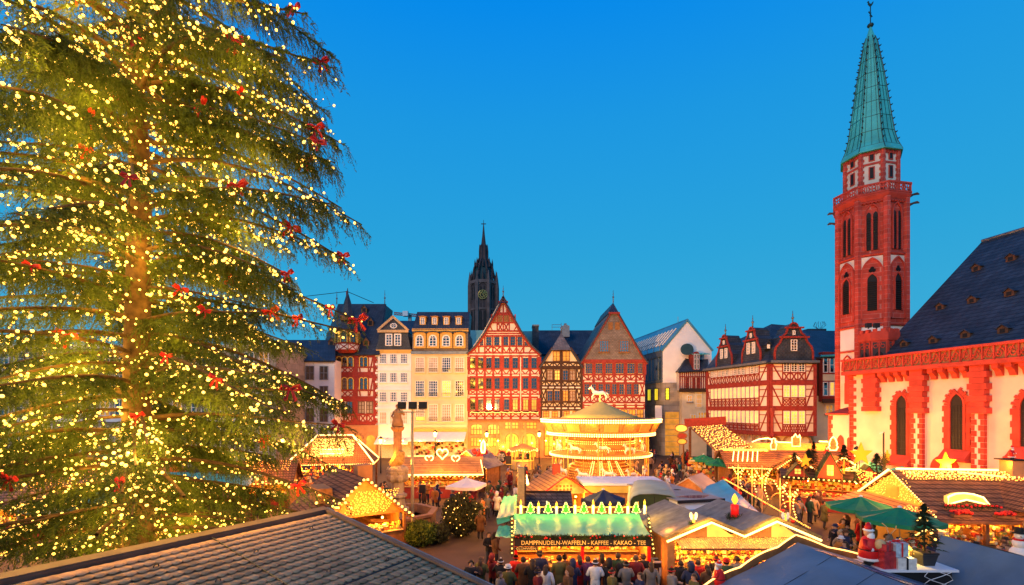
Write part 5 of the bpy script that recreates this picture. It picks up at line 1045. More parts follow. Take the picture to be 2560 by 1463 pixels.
me = np_mesh('crown', V, np.arange(len(V)).reshape(-1, 3), MAT['fir_big']); link(bpy.data.objects.new('crown', me), tree)
# string lights: one thing, its largest bulbs single parts
sl = thing('string_lights', 'warm white string lights wound all over the big Christmas tree', 'string lights', TX)
mb = MB(); [mb.tube(w_, .009, 3, cap=False) for w_ in wire if len(w_) > 2]; mb.build('cable', MAT['garland'], sl)['kind'] = 'stuff'
bulbs.sort(key=lambda p: p.y)
vis = [p for p in bulbs if p.z < 21.5]
bm_ = MB().sphere((0, 0, 0), .041, 8, 6).mesh('bulb', MAT['bulb_tree'], True)
inview = [p for p in vis if 0 < 1280+p.x*F/p.y < 1000 and HZ+(H-p.z)*F/p.y > 0]
near = inview[:300]; nset = set(id(p) for p in near)
for p in near: o = bpy.data.objects.new('bulb', bm_); o.location = p; link(o, sl)
rest = np.array([p[:] for p in vis if id(p) not in nset], np.float32); IV = np.array([v[:] for v in ICO_V], np.float32); IF = np.array(ICO_F, np.int32)
rr = rng.choice([.020, .030, .039, .046, .053], len(rest))[:, None, None].astype(np.float32)
V = (rest[:, None, :]+IV[None]*rr).reshape(-1, 3); T = (IF[None]+12*np.arange(len(rest))[:, None, None]).reshape(-1, 3)
o = link(bpy.data.objects.new('far_bulbs', np_mesh('far_bulbs', V, T, MAT['bulb_tree'])), sl); o['kind'] = 'stuff'; o.data.polygons.foreach_set('use_smooth', [True]*len(T))
# the light those bulbs give, gathered in clusters through the crown
for i in range(110):
    p = bulbs[random.randrange(len(bulbs))]; p = TX+Vector(((p.x-TX.x)*.8, (p.y-TX.y)*.8, p.z))
    if p.z < 22: lamp('bulb_light', p, 105, (1, .50, .05), .6, sl)
for i in range(11): lamp('bulb_light', TX+Vector((1.1*cos(i*2.2), -1.2+.3*sin(i*2.2), 1.6+i*1.9)), 55, (1, .46, .05), .4, sl)
for q in ((.5, -.8, 2.2), (2.5, -.9, 2.4), (4.5, -1.0, 2.3), (6.5, -1.0, 2.6)): p = RA-RU*q[0]+RV*q[1]; lamp('bulb_light', (p.x, p.y, RZ_+q[2]), 150, (1, .46, .06), .4, sl)
# red bows
def bow_parts(root, s):
    for sg in (-1, 1):
        mb = MB(); mb.tube([(0, 0, 0), (sg*.10*s, -.03*s, .07*s), (sg*.24*s, -.05*s, .09*s), (sg*.28*s, -.03*s, .02*s), (sg*.18*s, 0, -.03*s), (0, 0, 0)], [.02*s, .05*s, .075*s, .07*s, .05*s, .02*s], 5); mb.build('loop', MAT['bow_red'], root)
        mb = MB(); mb.add([(0, -.02*s, 0), (sg*.05*s, -.04*s, .01*s), (sg*.20*s, -.06*s, -.34*s), (sg*.12*s, -.03*s, -.40*s), (sg*.08*s, -.05*s, -.34*s), (0, -.01, 0), (sg*.12*s, 0, -.38*s), (sg*.2*s, -.02*s, -.32*s)], [(0, 1, 2, 3, 4), (5, 4, 6, 7)]); mb.build('tail', MAT['bow_red'], root)
    mb = MB(); mb.sphere((0, -.03*s, 0), .05*s, 6, 5); mb.build('knot', MAT['bow_red'], root)
bw = thing('ribbon_bow', 'red ribbon bow tied on a bough of the big Christmas tree', 'bow', group='red bows on the Christmas tree'); bow_parts(bw, 1.35)
px_bows = [(742, 55, 14), (600, 118, 13), (605, 185, 12), (800, 185, 15), (340, 270, 11), (215, 318, 11), (245, 350, 11), (810, 285, 16), (520, 270, 13), (800, 322, 16), (755, 428, 14), (595, 492, 14), (735, 575, 14), (877, 605, 15), (725, 683, 13), (463, 738, 11), (520, 762, 11), (70, 695, 11), (755, 800, 13), (830, 790, 14), (700, 765, 13), (660, 722, 13), (170, 872, 11), (378, 905, 11), (365, 968, 10.5), (550, 940, 12), (828, 930, 14), (880, 980, 15), (680, 1130, 14), (760, 1165, 14), (312, 1198, 13), (200, 10, 12), (320, 95, 12), (890, 780, 15), (595, 690, 12), (330, 465, 12.5), (35, 1190, 12), (420, 1325, 13.5)]
def scr(p): return 1280+p.x*F/p.y, HZ+(H-p.z)*F/p.y
snap = [(p, *scr(p)) for p in snap if p.y < 17]
for i, (px, py, D) in enumerate(px_bows):
    p_, sx_, sy_ = min(snap, key=lambda t: (t[1]-px)**2+(t[2]-py)**2+(t[0].y-D)**2*60); snap = [t for t in snap if (t[0]-p_).length > .7]; D = p_.y
    o = bw if i == 0 else copytree(bw); o.location = p_+Vector((0, -.12, .02)); o.rotation_euler = (random.uniform(-.3, .3), random.uniform(-.5, .5), random.uniform(-.6, .6)); k = random.uniform(.42, .70)*D/13; o.scale = (k, k, k)

# ---------------- tiled hut in the foreground ----------------
hut = thing('tiled_hut', 'market hut with grey-brown tiled roof in front of the Christmas tree', 'hut', RA.lerp(RL, .5)+RV*2.5-up*0); hut.location.z = 0; BASE[hut.name] = hut.location.copy()
SV = (RV-up*RSL).normalized(); SN = RU.cross(SV); SN = SN if SN.z > 0 else -SN
LW, LS = 9.5, 7.2                                 # ridge length towards the camera, slope length
def RP(a, b, h=0): return RA-RU*a+SV*b+SN*h      # a along the ridge from its far end, b down the slope
MB().prism([RP(.02, 0, -.03), RP(LW, 0, -.03), RP(LW, LS, -.03), RP(.02, LS, -.03)], -SN*.12).build('roof_deck', MAT['wood_brown'], hut)
TWD, TRW = .21, .26
mb = MB(); nw = 6
for k in range(2):
    for i in range(nw+1):
        x = TWD*i/nw; hgt = .004*sin(2*pi*i/nw)+.008; sag = .055*sin(pi*i/nw)
        mb.v.append((x-TWD/2, (0 if k == 0 else TRW*1.18+sag), hgt+(0 if k == 0 else .055)))
for i in range(nw): mb.add([], [], 0); mb.f.append((i, i+nw+1, i+nw+2, i+1)); mb.m.append(0)
k0 = len(mb.v)
for i in range(nw+1): v = mb.v[nw+1+i]; mb.v.append((v[0], v[1], v[2]-.022))
for i in range(nw): mb.f.append((nw+1+i, k0+i, k0+i+1, nw+2+i)); mb.m.append(0)
tile = mb.mesh('tile', MAT['roof_tile'], True)
basis = Matrix((tuple(-RU), tuple(SV), tuple(SN))).transposed().to_4x4()
cells = []
for r_ in range(int(LS/TRW)):
    for c in range(int(LW/TWD)):
        p = RP(.10+c*TWD+TWD/2, .12+r_*TRW); k = F/p.y; px, py = 1280+p.x*k, HZ+(H-p.z)*k
        vis_ = -60 < px < 2600 and py < 1500
        cells.append((0 if vis_ else 1, p.length, p, r_, c))
cells.sort(key=lambda t: t[:2]); far_v = []; far_f = []
single = cells[:300]; 
for i, (nv, _, p, r_, c) in enumerate(cells):
    Mx = Matrix.Translation(p+SN*random.uniform(0, .006)) @ basis @ Matrix.Rotation(random.uniform(-.012, .012), 4, 'Z')
    if i < 300: o = bpy.data.objects.new('tile', tile); link(o, hut); o.matrix_basis = Mx
    elif nv == 0:
        o_ = len(far_v); far_v += [tuple(Mx @ Vector(v)) for v in mb.v]; far_f += [tuple(j+o_ for j in fc_) for fc_ in mb.f]
me = bpy.data.meshes.new('far_tiles'); me.from_pydata(far_v, [], far_f); me.materials.append(MAT['roof_tile']); me.polygons.foreach_set('use_smooth', [True]*len(far_f)); o = link(bpy.data.objects.new('far_tiles', me), hut); o['kind'] = 'stuff'
mb = MB(); mb.bar(RP(-.08, -.10, .10), RP(LW, -.10, .10), .26, .05, SN); mb.bar(RP(-.08, -.0, .03), RP(LW, -.0, .03), .10, .12, SN); mb.build('ridge_cap', MAT['roof_trim'], hut)
mb = MB(); mb.bar(RP(-.02, -.1, .08), RP(-.02, LS, .08), .16, .07, SN); mb.build('verge_board', MAT['roof_trim'], hut); MB().bar(RP(-.09, -.1, .0), RP(-.09, LS, .0), .04, .26, SN).build('verge_flashing', MAT['lead'], hut)
for a, b_ in ((1.2, .9), (3.1, 1.4), (2.4, 3.2), (.9, 3.6), (4.4, 2.2), (3.4, 4.4), (1.6, 5.0), (.5, 4.9), (5.0, .9)):
    mb = MB(); c0 = RP(a, b_, .07); mb.tube([c0+SN*.05*sin(t)+RU*.05*cos(t) for t in [2*pi*i/10 for i in range(10)]], .012, 5, closed=True); mb.tube([c0-SN*.06, c0-SN*.03], .02, 5); mb.build('roof_hook', MAT['black_metal'], hut)
MB().bar(RP(3.45, 0, .05), RP(3.45, LS, .05), .025, .02, SN).build('cable', MAT['black_metal'], hut)
mb = MB(); mb.bar(RP(0, 3.9, .05), RP(3.4, 3.9, .05), .03, .02, SN); mb.build('roof_joint', MAT['black_metal'], hut)
w0, w1, w2, w3 = RP(.3, .3), RP(LW-.3, .3), RP(LW-.3, LS-.4), RP(.3, LS-.4)
for a, b_ in ((w0, w1), (w1, w2), (w2, w3), (w3, w0)):
    mb = MB(); mb.add([(a.x, a.y, 0), (b_.x, b_.y, 0), b_-up*.15, a-up*.15], [(0, 1, 2, 3)]); mb.build('wall', MAT['wood_brown'], hut)
# ---------------- market helpers (built round the origin, then set in place) ----------------
def T(name, label, cat, group=None): return thing(name, label, cat, (0, 0, 0), group)
def put(o, loc, rz=0.0, sc=1.0): o.location = loc; o.rotation_euler = (0, 0, rz); o.scale = (sc, sc, sc); return o
def at(px, D, z=0.0): return Vector(((px-1280)/F*D, D, z))
def net(root, a, b, c, nx, ny, r=.035, mat='bulb', jit=.4, name='light_net'):
    a, b, c = Vector(a), Vector(b), Vector(c); pts = []
    for i in range(nx):
        for j in range(ny):
            p = a+(b-a)*((i+.5+random.uniform(-jit, jit))/nx)+(c-a)*((j+.5+random.uniform(-jit, jit))/ny); pts.append(p)
    n = (b-a).cross(c-a).normalized(); n = n if n.z >= 0 else -n
    R_ = np.array([(p+n*.05)[:] for p in pts], np.float32); V = (R_[:, None, :]+IV[None]*r).reshape(-1, 3); Tt = (IF[None]+12*np.arange(len(R_))[:, None, None]).reshape(-1, 3)
    o = link(bpy.data.objects.new(name, np_mesh(name, V, Tt, MAT[mat])), root); o['kind'] = 'stuff'; return o
def beads(root, pts, step=.3, r=.05, mat='bulb', name='light_string', sag=0.0):
    P = [Vector(p) for p in pts]; out = []
    for a, b in zip(P, P[1:]):
        n = max(1, int((b-a).length/step)); out += [a.lerp(b, (i+.5)/n)-Vector((0, 0, sag*sin(pi*(i+.5)/n))) for i in range(n)]
    R_ = np.array([p[:] for p in out], np.float32); V = (R_[:, None, :]+IV[None]*r).reshape(-1, 3); Tt = (IF[None]+12*np.arange(len(R_))[:, None, None]).reshape(-1, 3)
    o = link(bpy.data.objects.new(name, np_mesh(name, V, Tt, MAT[mat])), root); o['kind'] = 'stuff'; return o
def rope(root, pts, r=.045, mat='rope_light', closed=False, name='rope_light'): return MB().tube(pts, r, 6, closed=closed).build(name, MAT[mat], root, True)
def part(root, name, mat, fn, smooth=False): mb = MB(); fn(mb); return mb.build(name, MAT[mat], root, smooth)
def box(root, name, mat, *a): return MB().box(*a).build(name, MAT[mat], root)
def goods(label, loc, rz, x0, x1, y0, y1, z0, z1, n, s=.12, name='goods_display'):
    mb = MB()
    for i in range(n):
        x, y, z = random.uniform(x0, x1), random.uniform(y0, y1), z0+(z1-z0)*random.randrange(5)/5+random.uniform(0, .05); w, d, h = [random.uniform(.35, 1)*s for _ in range(3)]; k = random.choice((0, 0, 0, 2, 2, 1, 3, 4))
        if random.random() < .45: mb.ball((x, y, z+h), h, k)
        else: mb.box(x-w, x+w, y-d, y+d, z, z+h*2, k)
    o = mb.build(name, GOODS); put(o, loc, rz); return tag(o, label, 'goods', kind='stuff')
def stall(name, label, loc, rz, w, d, he, hr, ridge='y', wallm='wood_orange', roofm='shingle', over=.35, counter='wood_brown', power=160, gl=None, cat='stall', rows=0):
    r = T(name, label, cat); hw, hd = w/2, d/2
    box(r, 'back_wall', wallm, -hw, hw, hd-.06, hd, 0, he)
    for s in (-1, 1): box(r, 'side_wall', wallm, min(s*hw, s*(hw-.06)), max(s*hw, s*(hw-.06)), -hd*.75, hd-.07, 0, he-.003)
    for sx in (-1, 1):
        for sy in (-1, 1): box(r, 'post', 'wood_brown', sx*hw-.07, sx*hw+.07, sy*hd-.07, sy*hd+.07, 0, he)
    box(r, 'counter', counter, -hw+.09, hw-.09, -hd, -hd+.5, 0, 1.0); box(r, 'counter_top', 'wood_pale', -hw+.09, hw-.09, -hd-.12, -hd+.55, 1.0, 1.05)
    if ridge == 'y':
        sl_ = (hr-he)/hw
        for s in (-1, 1): part(r, 'roof', roofm, lambda m: m.slab((s*(hw+over), -hd-over, he-over*sl_), (0, -hd-over, hr), (0, hd+over, hr), (s*(hw+over), hd+over, he-over*sl_), .07))
        part(r, 'gable', wallm, lambda m: m.prism([(-hw, -hd, he), (hw, -hd, he), (0, -hd, hr-.08)], (0, .06, 0))); part(r, 'gable', wallm, lambda m: m.prism([(-hw, hd-.06, he), (hw, hd-.06, he), (0, hd-.06, hr-.08)], (0, .06, 0)))
    else:
        sl_ = (hr-he)/hd
        for s in (-1, 1): part(r, 'roof', roofm, lambda m: m.slab((-hw-over, s*(hd+over), he-over*sl_), (hw+over, s*(hd+over), he-over*sl_), (hw+over, 0, hr), (-hw-over, 0, hr), .07))
        for s in (-1, 1): part(r, 'gable', wallm, lambda m: m.prism([(s*hw, -hd, he), (s*hw, hd, he), (s*hw, 0, hr-.08)], (-.06*s, 0, 0)))
    for k in range(2): box(r, 'shelf', 'wood_pale', -hw+.1, hw-.1, hd-.45, hd-.07, 1.25+k*.5, 1.29+k*.5)
    for k in (-1, 1):
        part(r, 'lamp', 'lantern_glass', lambda m: m.sphere((k*w*.25, -hd+.35, he-.25), .07, 8, 6)); lamp('stall_light', (k*w*.25, -hd+.15, he-.32), power*.6, (1, .34, .035), .15, r)
    lamp('front_fill', (0, -hd-1.1, he+.5), power*.45, (1, .33, .035), .25, r); put(r, loc, rz)  # front lamp is a fill without fixture, added to light ground and crowd
    if gl: goods(gl, loc, rz, -hw+.15, hw-.15, hd-.45, hd-.15, 1.3, he-.1, int(60*w), .13); goods(gl.replace('shelves', 'counter'), loc, rz, -hw+.15, hw-.15, -hd, -hd+.4, 1.06, 1.3, int(26*w), .11)
    return r
def fir(label, loc, h, r, mat='fir', group=None, lights=0, n=9):
    t = T('fir_tree', label, 'tree', group); part(t, 'trunk', 'bark', lambda m: m.tube([(0, 0, 0), (0, 0, h*.9)], [.05*r+.02, .01], 6))
    V = []; lv = max(7, int(h*4))
    k = int(900*min(1.6, max(.6, h/2)))
    a = rng.random(k)*2*pi; q = rng.random(k)**.75; zz_ = h*(.1+.9*q); rad = r*(1-q)*(.55+.45*rng.random(k))*(1+.25*np.sin(q*lv*2*pi)); 
    B = np.stack([np.cos(a)*rad, np.sin(a)*rad, zz_], 1); out = np.stack([np.cos(a), np.sin(a), -.25+0*a], 1); tip = B+out*(.16*r+.05)[..., None] if False else B+out*(.16*r+.05)
    sd = np.stack([-np.sin(a), np.cos(a), .2*rng.normal(size=k)], 1)*(.05*r+.02); VV = np.empty((k*3, 3)); VV[0::3] = B-sd-out*.04; VV[1::3] = B+sd-out*.04; VV[2::3] = tip
    link(bpy.data.objects.new('crown', np_mesh('crown', VV, np.arange(k*3).reshape(-1, 3), MAT[mat])), t)
    if lights:
        pts = [B[i]*1.06 for i in rng.integers(0, k, lights)]; R_ = np.array(pts, np.float32); R_[:, 2] = [p[2]/1.06 for p in pts]; V2 = (R_[:, None, :]+IV[None]*.035).reshape(-1, 3); Tt = (IF[None]+12*np.arange(len(R_))[:, None, None]).reshape(-1, 3); link(bpy.data.objects.new('light_string', np_mesh('lights', V2, Tt, MAT['bulb'])), t)['kind'] = 'stuff'
    return put(t, loc)
def parasol(label, loc, R, h, mat, n=8, group=None, valance=.18, tilt=0):
    t = T('parasol', label, 'parasol', group); part(t, 'pole', 'wood_pale', lambda m: m.tube([(0, 0, 0), (0, 0, h+.45)], .035, 6)); part(t, 'base', 'stone_grey', lambda m: m.lathe([(.35, 0), (.35, .08), (.1, .12)], 10))
    for k in range(n):
        a0, a1 = 2*pi*k/n, 2*pi*(k+1)/n; p0, p1 = Vector((cos(a0)*R, sin(a0)*R, h)), Vector((cos(a1)*R, sin(a1)*R, h)); mid = (p0+p1)/2*.97+Vector((0, 0, .015)); ap = Vector((0, 0, h+.5)); v = Vector((0, 0, -valance))
        MB().add([p0, mid+Vector((0, 0, h*0)), p1, ap, p0*.5+ap*.5+Vector((0, 0, -.03)), p1*.5+ap*.5+Vector((0, 0, -.03)), (mid+ap)/2-Vector((0, 0, .07)), p0+v, mid+v, p1+v], [(0, 1, 6, 4), (1, 2, 5, 6), (4, 6, 3), (6, 5, 3), (0, 7, 8, 1), (1, 8, 9, 2)]).build('canopy_panel', MAT[mat], t)
        if k % 2 == 0: part(t, 'rib', 'wood_pale', lambda m: m.tube([p0*.95+Vector((0, 0, 0)), ap-Vector((0, 0, .06))], .012, 4))
    part(t, 'finial', 'frame_white', lambda m: m.lathe([(.09, h+.49), (.09, h+.54), (.02, h+.58)], 8))
    return put(t, loc, tilt)
def star5(mb, c, R, t=.08, ax=Vector((1, 0, 0)), k=.42, mi=0):
    c = Vector(c); fr = ax.cross(Vector((0, 0, 1))); P = [c+ax*(r_*cos(a))+Vector((0, 0, r_*sin(a))) for i in range(10) for r_, a in [(R if i % 2 == 0 else R*k, pi/2+i*pi/5)]]; mb.prism(P, fr*t, mi)

# ---------------- waffle stall (centre front) ----------------
ws = thing('waffle_stall', 'waffle stall with teal tarpaulin roof, lettered board and candle lights on top', 'stall', (3.0, 21.8, 0))
X0, X1, YF, YB = .12, 5.95, 20.55, 22.6; ZF, ZB = 2.36, 2.86
nx_, ny_ = 60, 14; mb = MB(); rr_ = np.random.default_rng(5)
def tz(i, j):
    u, v = i/nx_, j/ny_; fan = max(0, 1-u*5)*sin(v*9+u*40)*.06
    return .028*sin(u*34+v*5+1.5*sin(v*7))*sin(pi*v)+.02*sin(u*13-v*11)+fan-.09*sin(pi*v)+rr_.uniform(-.008, .008)
for j in range(ny_+1):
    for i in range(nx_+1):
        u, v = i/nx_, j/ny_; mb.v.append((X0-.02+(X1-X0+.04)*u, YF+(YB-YF)*v, ZF+(ZB-ZF)*v+tz(i, j)))
for j in range(ny_):
    for i in range(nx_): mb.f.append((j*(nx_+1)+i, j*(nx_+1)+i+1, (j+1)*(nx_+1)+i+1, (j+1)*(nx_+1)+i)); mb.m.append(0)
mb.build('tarpaulin', MAT['tarp_teal'], ws, True)
box(ws, 'roof_board', 'wood_brown', X0, X1, YF+.05, YB, ZF-.32, ZF-.26)
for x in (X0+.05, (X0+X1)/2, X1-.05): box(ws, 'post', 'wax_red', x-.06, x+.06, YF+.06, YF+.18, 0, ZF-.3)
box(ws, 'counter', 'wood_orange', X0, X1, YF+.05, YF+.6, 0, 1.02); box(ws, 'counter_top', 'wood_pale', X0-.05, X1+.05, YF-.15, YF+.65, 1.02, 1.07); box(ws, 'back_wall', 'wood_orange', X0, X1, YB-.1, YB, 0, ZB-.15)
for s, x in ((0, X0), (1, X1)): box(ws, 'side_wall', 'wood_orange', x-.03, x+.03, YF+.5, YB-.12, 0, ZF-.34)
for k in range(3): box(ws, 'shelf', 'wood_pale', X0+.1, X1-.1, YB-.45, YB-.12, 1.2+.4*k, 1.24+.4*k)
goods('jars, cups and boxes on the back shelves of the waffle stall', (0, 0, 0), 0, X0+.2, X1-.2, YB-.4, YB-.15, 1.25, 2.4, 420, .09); goods('waffles, cups and small signs on the counter of the waffle stall', (0, 0, 0), 0, X0+.2, X1-.2, YF-.05, YF+.5, 1.08, 1.2, 150, .08)
for k in range(5): x = X0+.6+k*1.16; part(ws, 'lamp', 'lantern_glass', lambda m: m.sphere((x, YF+.7, ZF-.42), .07, 8, 6)); lamp('stall_light', (x, YF+.7, ZF-.5), 95, (1, .34, .035), .12, ws)
[lamp('front_fill', (X0+1+k*1.9, YF-.7, 2.5), 26, (1, .36, .04), .15, ws) for k in range(3)]  # fill lights without fixtures, added to warm the queue
sb = box(ws, 'sign_board', 'chalkboard', X0-.02, X1+.02, YF-.06, YF-.02, ZF-.44, ZF-.05)
def text(body, size, loc, mat, parent, name='lettering', ext=.01, width=None, rz=0.0):
    c = bpy.data.curves.new(name, 'FONT'); c.body = body; c.size = size; c.extrude = ext; c.align_x = 'CENTER'; c.align_y = 'CENTER'; c.materials.append(MAT[mat]); c.resolution_u = 2
    o = bpy.data.objects.new(name, c); bpy.context.view_layer.update()
    COL.objects.link(o); bpy.context.view_layer.update(); w = o.dimensions.x; me = bpy.data.meshes.new_from_object(o.evaluated_get(bpy.context.evaluated_depsgraph_get())); bpy.data.objects.remove(o)
    o = bpy.data.objects.new(name, me); link(o, parent); k = width/w if width else 1
    o.matrix_basis = Matrix.Translation(loc) @ Matrix.Rotation(rz, 4, 'Z') @ Matrix.Rotation(pi/2, 4, 'X') @ Matrix.Diagonal((k, 1, 1, 1)); return o
text('DAMPFNUDELN-WAFFELN - KAFFEE - KAKAO - TEE', .26, (3.05, YF-.07, ZF-.29), 'letter', ws, width=5.3)
box(ws, 'small_sign_board', 'chalkboard', X0-.02, X0+.98, YF-.085, YF-.065, ZF-.60, ZF-.455); text('GLÜHWEIN', .14, (X0+.48, YF-.095, ZF-.53), 'letter', ws, width=.85)
# garland on its front edge
gd = thing('garland', 'fir garland with red baubles along the waffle stall roof edge', 'garland', (3, YF, ZF))
def needles(root, pts, r, n, mat='garland', l=.09):
    P = [Vector(p) for p in pts]; seg = list(zip(P, P[1:])); V = []
    for i in range(n):
        a, b = random.choice(seg); p = a.lerp(b, random.random()); d = Vector((random.gauss(0, 1), random.gauss(0, 1), random.gauss(0, 1))).normalized(); s = d.cross(Vector((.3, .5, .8))).normalized()*.018; c = p+d*r*random.random(); V += [c-s, c+s, c+d*l]
    return link(bpy.data.objects.new('needles', np_mesh('needles', [v[:] for v in V], np.arange(len(V)).reshape(-1, 3), MAT[mat])), root)
gp = [(X0-.1+i*.3, YF-.12, ZF-.02+.02*sin(i)) for i in range(21)]; needles(gd, gp, .09, 2600)
part(gd, 'baubles', 'bow_red', lambda m: [m.ball((random.uniform(X0, X1), YF-.22, ZF+random.uniform(-.08, .06)), .035) for _ in range(26)])
for x, lab in ((X1+.12, 'right'), (X0-.12, 'left')):
    g2 = thing('garland', 'lit garland hanging down the %s corner of the waffle stall' % lab, 'garland', (x, YF, 2)); pts = [(x, YF+.9-.1*i, 3.0-.16*i) for i in range(10)]; needles(g2, pts, .09, 500); beads(g2, [Vector(p)+Vector((0, -.1, 0)) for p in pts], .2, .04); lamp('garland_light', (x+(.6 if x > 3 else -.7), YF-.1, 2.6), 45, (1, .34, .035), .2, g2)
# candles and little lit fir signs on top
rail = thing('light_rail', 'wooden rail carrying the candle and fir tree lights above the waffle stall', 'rail', (3, YB, ZB)); zr = ZB+.02
box(rail, 'rail', 'wood_pale', X0, X1, YB-.03, YB+.03, zr+.27, zr+.31); [box(rail, 'upright', 'wood_pale', x-.02, x+.02, YB-.05, YB-.01, zr-.1, zr+.55) for x in (X0+.02, X1-.02)]
order = ['largest-flame first', 'second', 'third', 'fourth', 'fifth', 'sixth', 'seventh', 'eighth']
nth = ['first', 'second', 'third', 'fourth', 'fifth', 'sixth', 'seventh', 'eighth']
for i in range(8):
    px = (1302, 1346, 1391, 1437, 1482, 1524, 1568, 1610)[i]; x = (px-1280)/F*YB
    c = thing('candle_light', 'white tube candle light with orange flame, %s from the left on the waffle stall' % nth[i], 'candle light', (x, YB, zr)); s = 1.0 if i in (0, 3, 4, 7) else .85
    part(c, 'tube', 'candle_white', lambda m: m.lathe([(.062, zr), (.062, zr+.40*s), (.03, zr+.42*s)], 8, (x, YB-.1, 0))); part(c, 'flame', 'flame', lambda m: m.lathe([(.015, zr+.42*s), (.05, zr+.5*s), (.045, zr+.56*s), (.004, zr+.68*s)], 8, (x, YB-.1, 0)))
    lamp('candle_glow', (x, YB-.25, zr+.3), 20, (1, .55, .02), .08, c)
for i in range(7):
    px = (1326, 1370, 1414, 1459, 1503, 1546, 1589)[i]; x = (px-1280)/F*YB
    c = thing('fir_sign', 'green fir-shaped light edged with bulbs, %s from the left on the waffle stall' % nth[i], 'light sign', (x, YB, zr)); out_ = [(0, .58), (.06, .46), (.04, .46), (.12, .33), (.07, .33), (.17, .19), (.11, .19), (.22, .06), (.03, .06), (.03, 0)]
    P = [(x+a, YB-.1, zr+b) for a, b in out_]+[(x-a, YB-.1, zr+b) for a, b in reversed(out_[1:])]
    part(c, 'panel', 'sign_green', lambda m: m.prism(P, (0, .03, 0))); beads(c, [p for p in P]+[P[0]], .07, .026, 'candle_white', 'bulbs')
# side awnings on its left
sa = thing('side_awning', 'yellow-teal tarpaulin awnings drooping on the left of the waffle stall', 'awning', (-.4, 22, 0))
def rag(root, name, mat, a, b, c, d, nu=14, nv=8, amp=.05, sag=.12):
    a, b, c, d = map(Vector, (a, b, c, d)); mb = MB(); n = (b-a).cross(d-a).normalized(); n = n if n.z > 0 else -n; ph = random.random()*9
    for j in range(nv+1):
        for i in range(nu+1):
            u, v = i/nu, j/nv; p = a.lerp(b, u).lerp(d.lerp(c, u), v); mb.v.append(tuple(p+n*(amp*sin(u*17+v*4+ph)*sin(v*6+ph)*.5-sag*sin(pi*u)*sin(pi*v)+amp*.4*sin(u*7-v*19))))
    for j in range(nv):
        for i in range(nu): mb.f.append((j*(nu+1)+i, j*(nu+1)+i+1, (j+1)*(nu+1)+i+1, (j+1)*(nu+1)+i)); mb.m.append(0)
    return mb.build(name, MAT[mat], root, True)
rag(sa, 'cloth', 'tarp_teal', W(1241, 1298, 22.5), W(1292, 1290, 22.5), W(1292, 1237, 27), W(1258, 1243, 27)); rag(sa, 'cloth', 'tarp_teal', W(1238, 1342, 21), W(1288, 1345, 20.8), W(1290, 1312, 22.4), W(1246, 1316, 22.4)); rag(sa, 'flap', 'tarp_teal', W(1244, 1312, 22.4), W(1241, 1298, 22.5), W(1290, 1286, 22.5), W(1290, 1297, 22.4), 8, 3)
beads(sa, [W(1288, 1300, 21.5), W(1285, 1342, 20.9)], .12, .04)
# tall board and the shingled hut behind
tb = thing('tall_board', 'tall narrow plank wall rising behind the waffle stall', 'board', at(1302, 25.5)); 
for k in range(19): box(tb, 'plank', 'wood_pale', at(1294, 25.5).x, at(1311, 25.5).x, 25.4, 25.9, .02+k*.245, .02+k*.245+.235)
part(tb, 'lamp', 'tube_white', lambda m: m.bar(W(1314, 1188, 27), W(1320, 1212, 26.6), .12, .12)); lamp('board_light', W(1286, 1185, 26.5), 420, (1, .36, .04), .3, tb); lamp('board_light', W(1262, 1215, 31), 200, (1, .36, .04), .3, tb)
box(tb, 'edge', 'timber_brown', at(1311, 25.5).x, at(1313, 25.5).x+.05, 25.42, 26.5, 0, 4.55)
st = stall('shingle_hut', 'hut with dark wet shingle roof directly behind the waffle stall', at(1365, 26.6), 0, 2.5, 2.4, 2.0, 3.2, 'x', 'wood_orange', 'shingle_dark', .15, power=40)
part(st, 'ridge_board', 'timber_brown', lambda m: m.bar((-1.4, 0, 3.22), (1.4, 0, 3.22), .08, .08)); part(st, 'roof_lamp', 'candle_white', lambda m: m.bar((0, -.55, 2.78), (0, -1.1, 2.28), .06, .05))
st = stall('yellow_hut', 'yellow-lit plank hut with red chimney and gable between carousel and waffle stall', at(1392, 33), radians(12), 3.7, 3.2, 2.2, 3.45, 'y', 'wood_pale', 'plank_orange', .3, power=260); box(st, 'chimney', 'sandstone_plain', -.25, .2, -.2, .25, 3.1, 4.0)
part(st, 'gable_lattice', 'wood_brown', lambda m: [m.box(-.55+i*.24, -.43+i*.24, -1.64, -1.6, 2.45+j*.22, 2.58+j*.22) for i in range(5) for j in range(2)])
lamp('hut_flood', (-.6, -3.4, 4.8), 420, (1, .62, .10), .2, st)
part(st, 'bargeboard', 'wax_red', lambda m: (m.bar((-2.15, -1.97, 1.98), (0, -1.97, 3.42), .05, .16, (0, 1, 0)), m.bar((2.15, -1.97, 1.98), (0, -1.97, 3.42), .05, .16, (0, 1, 0))))

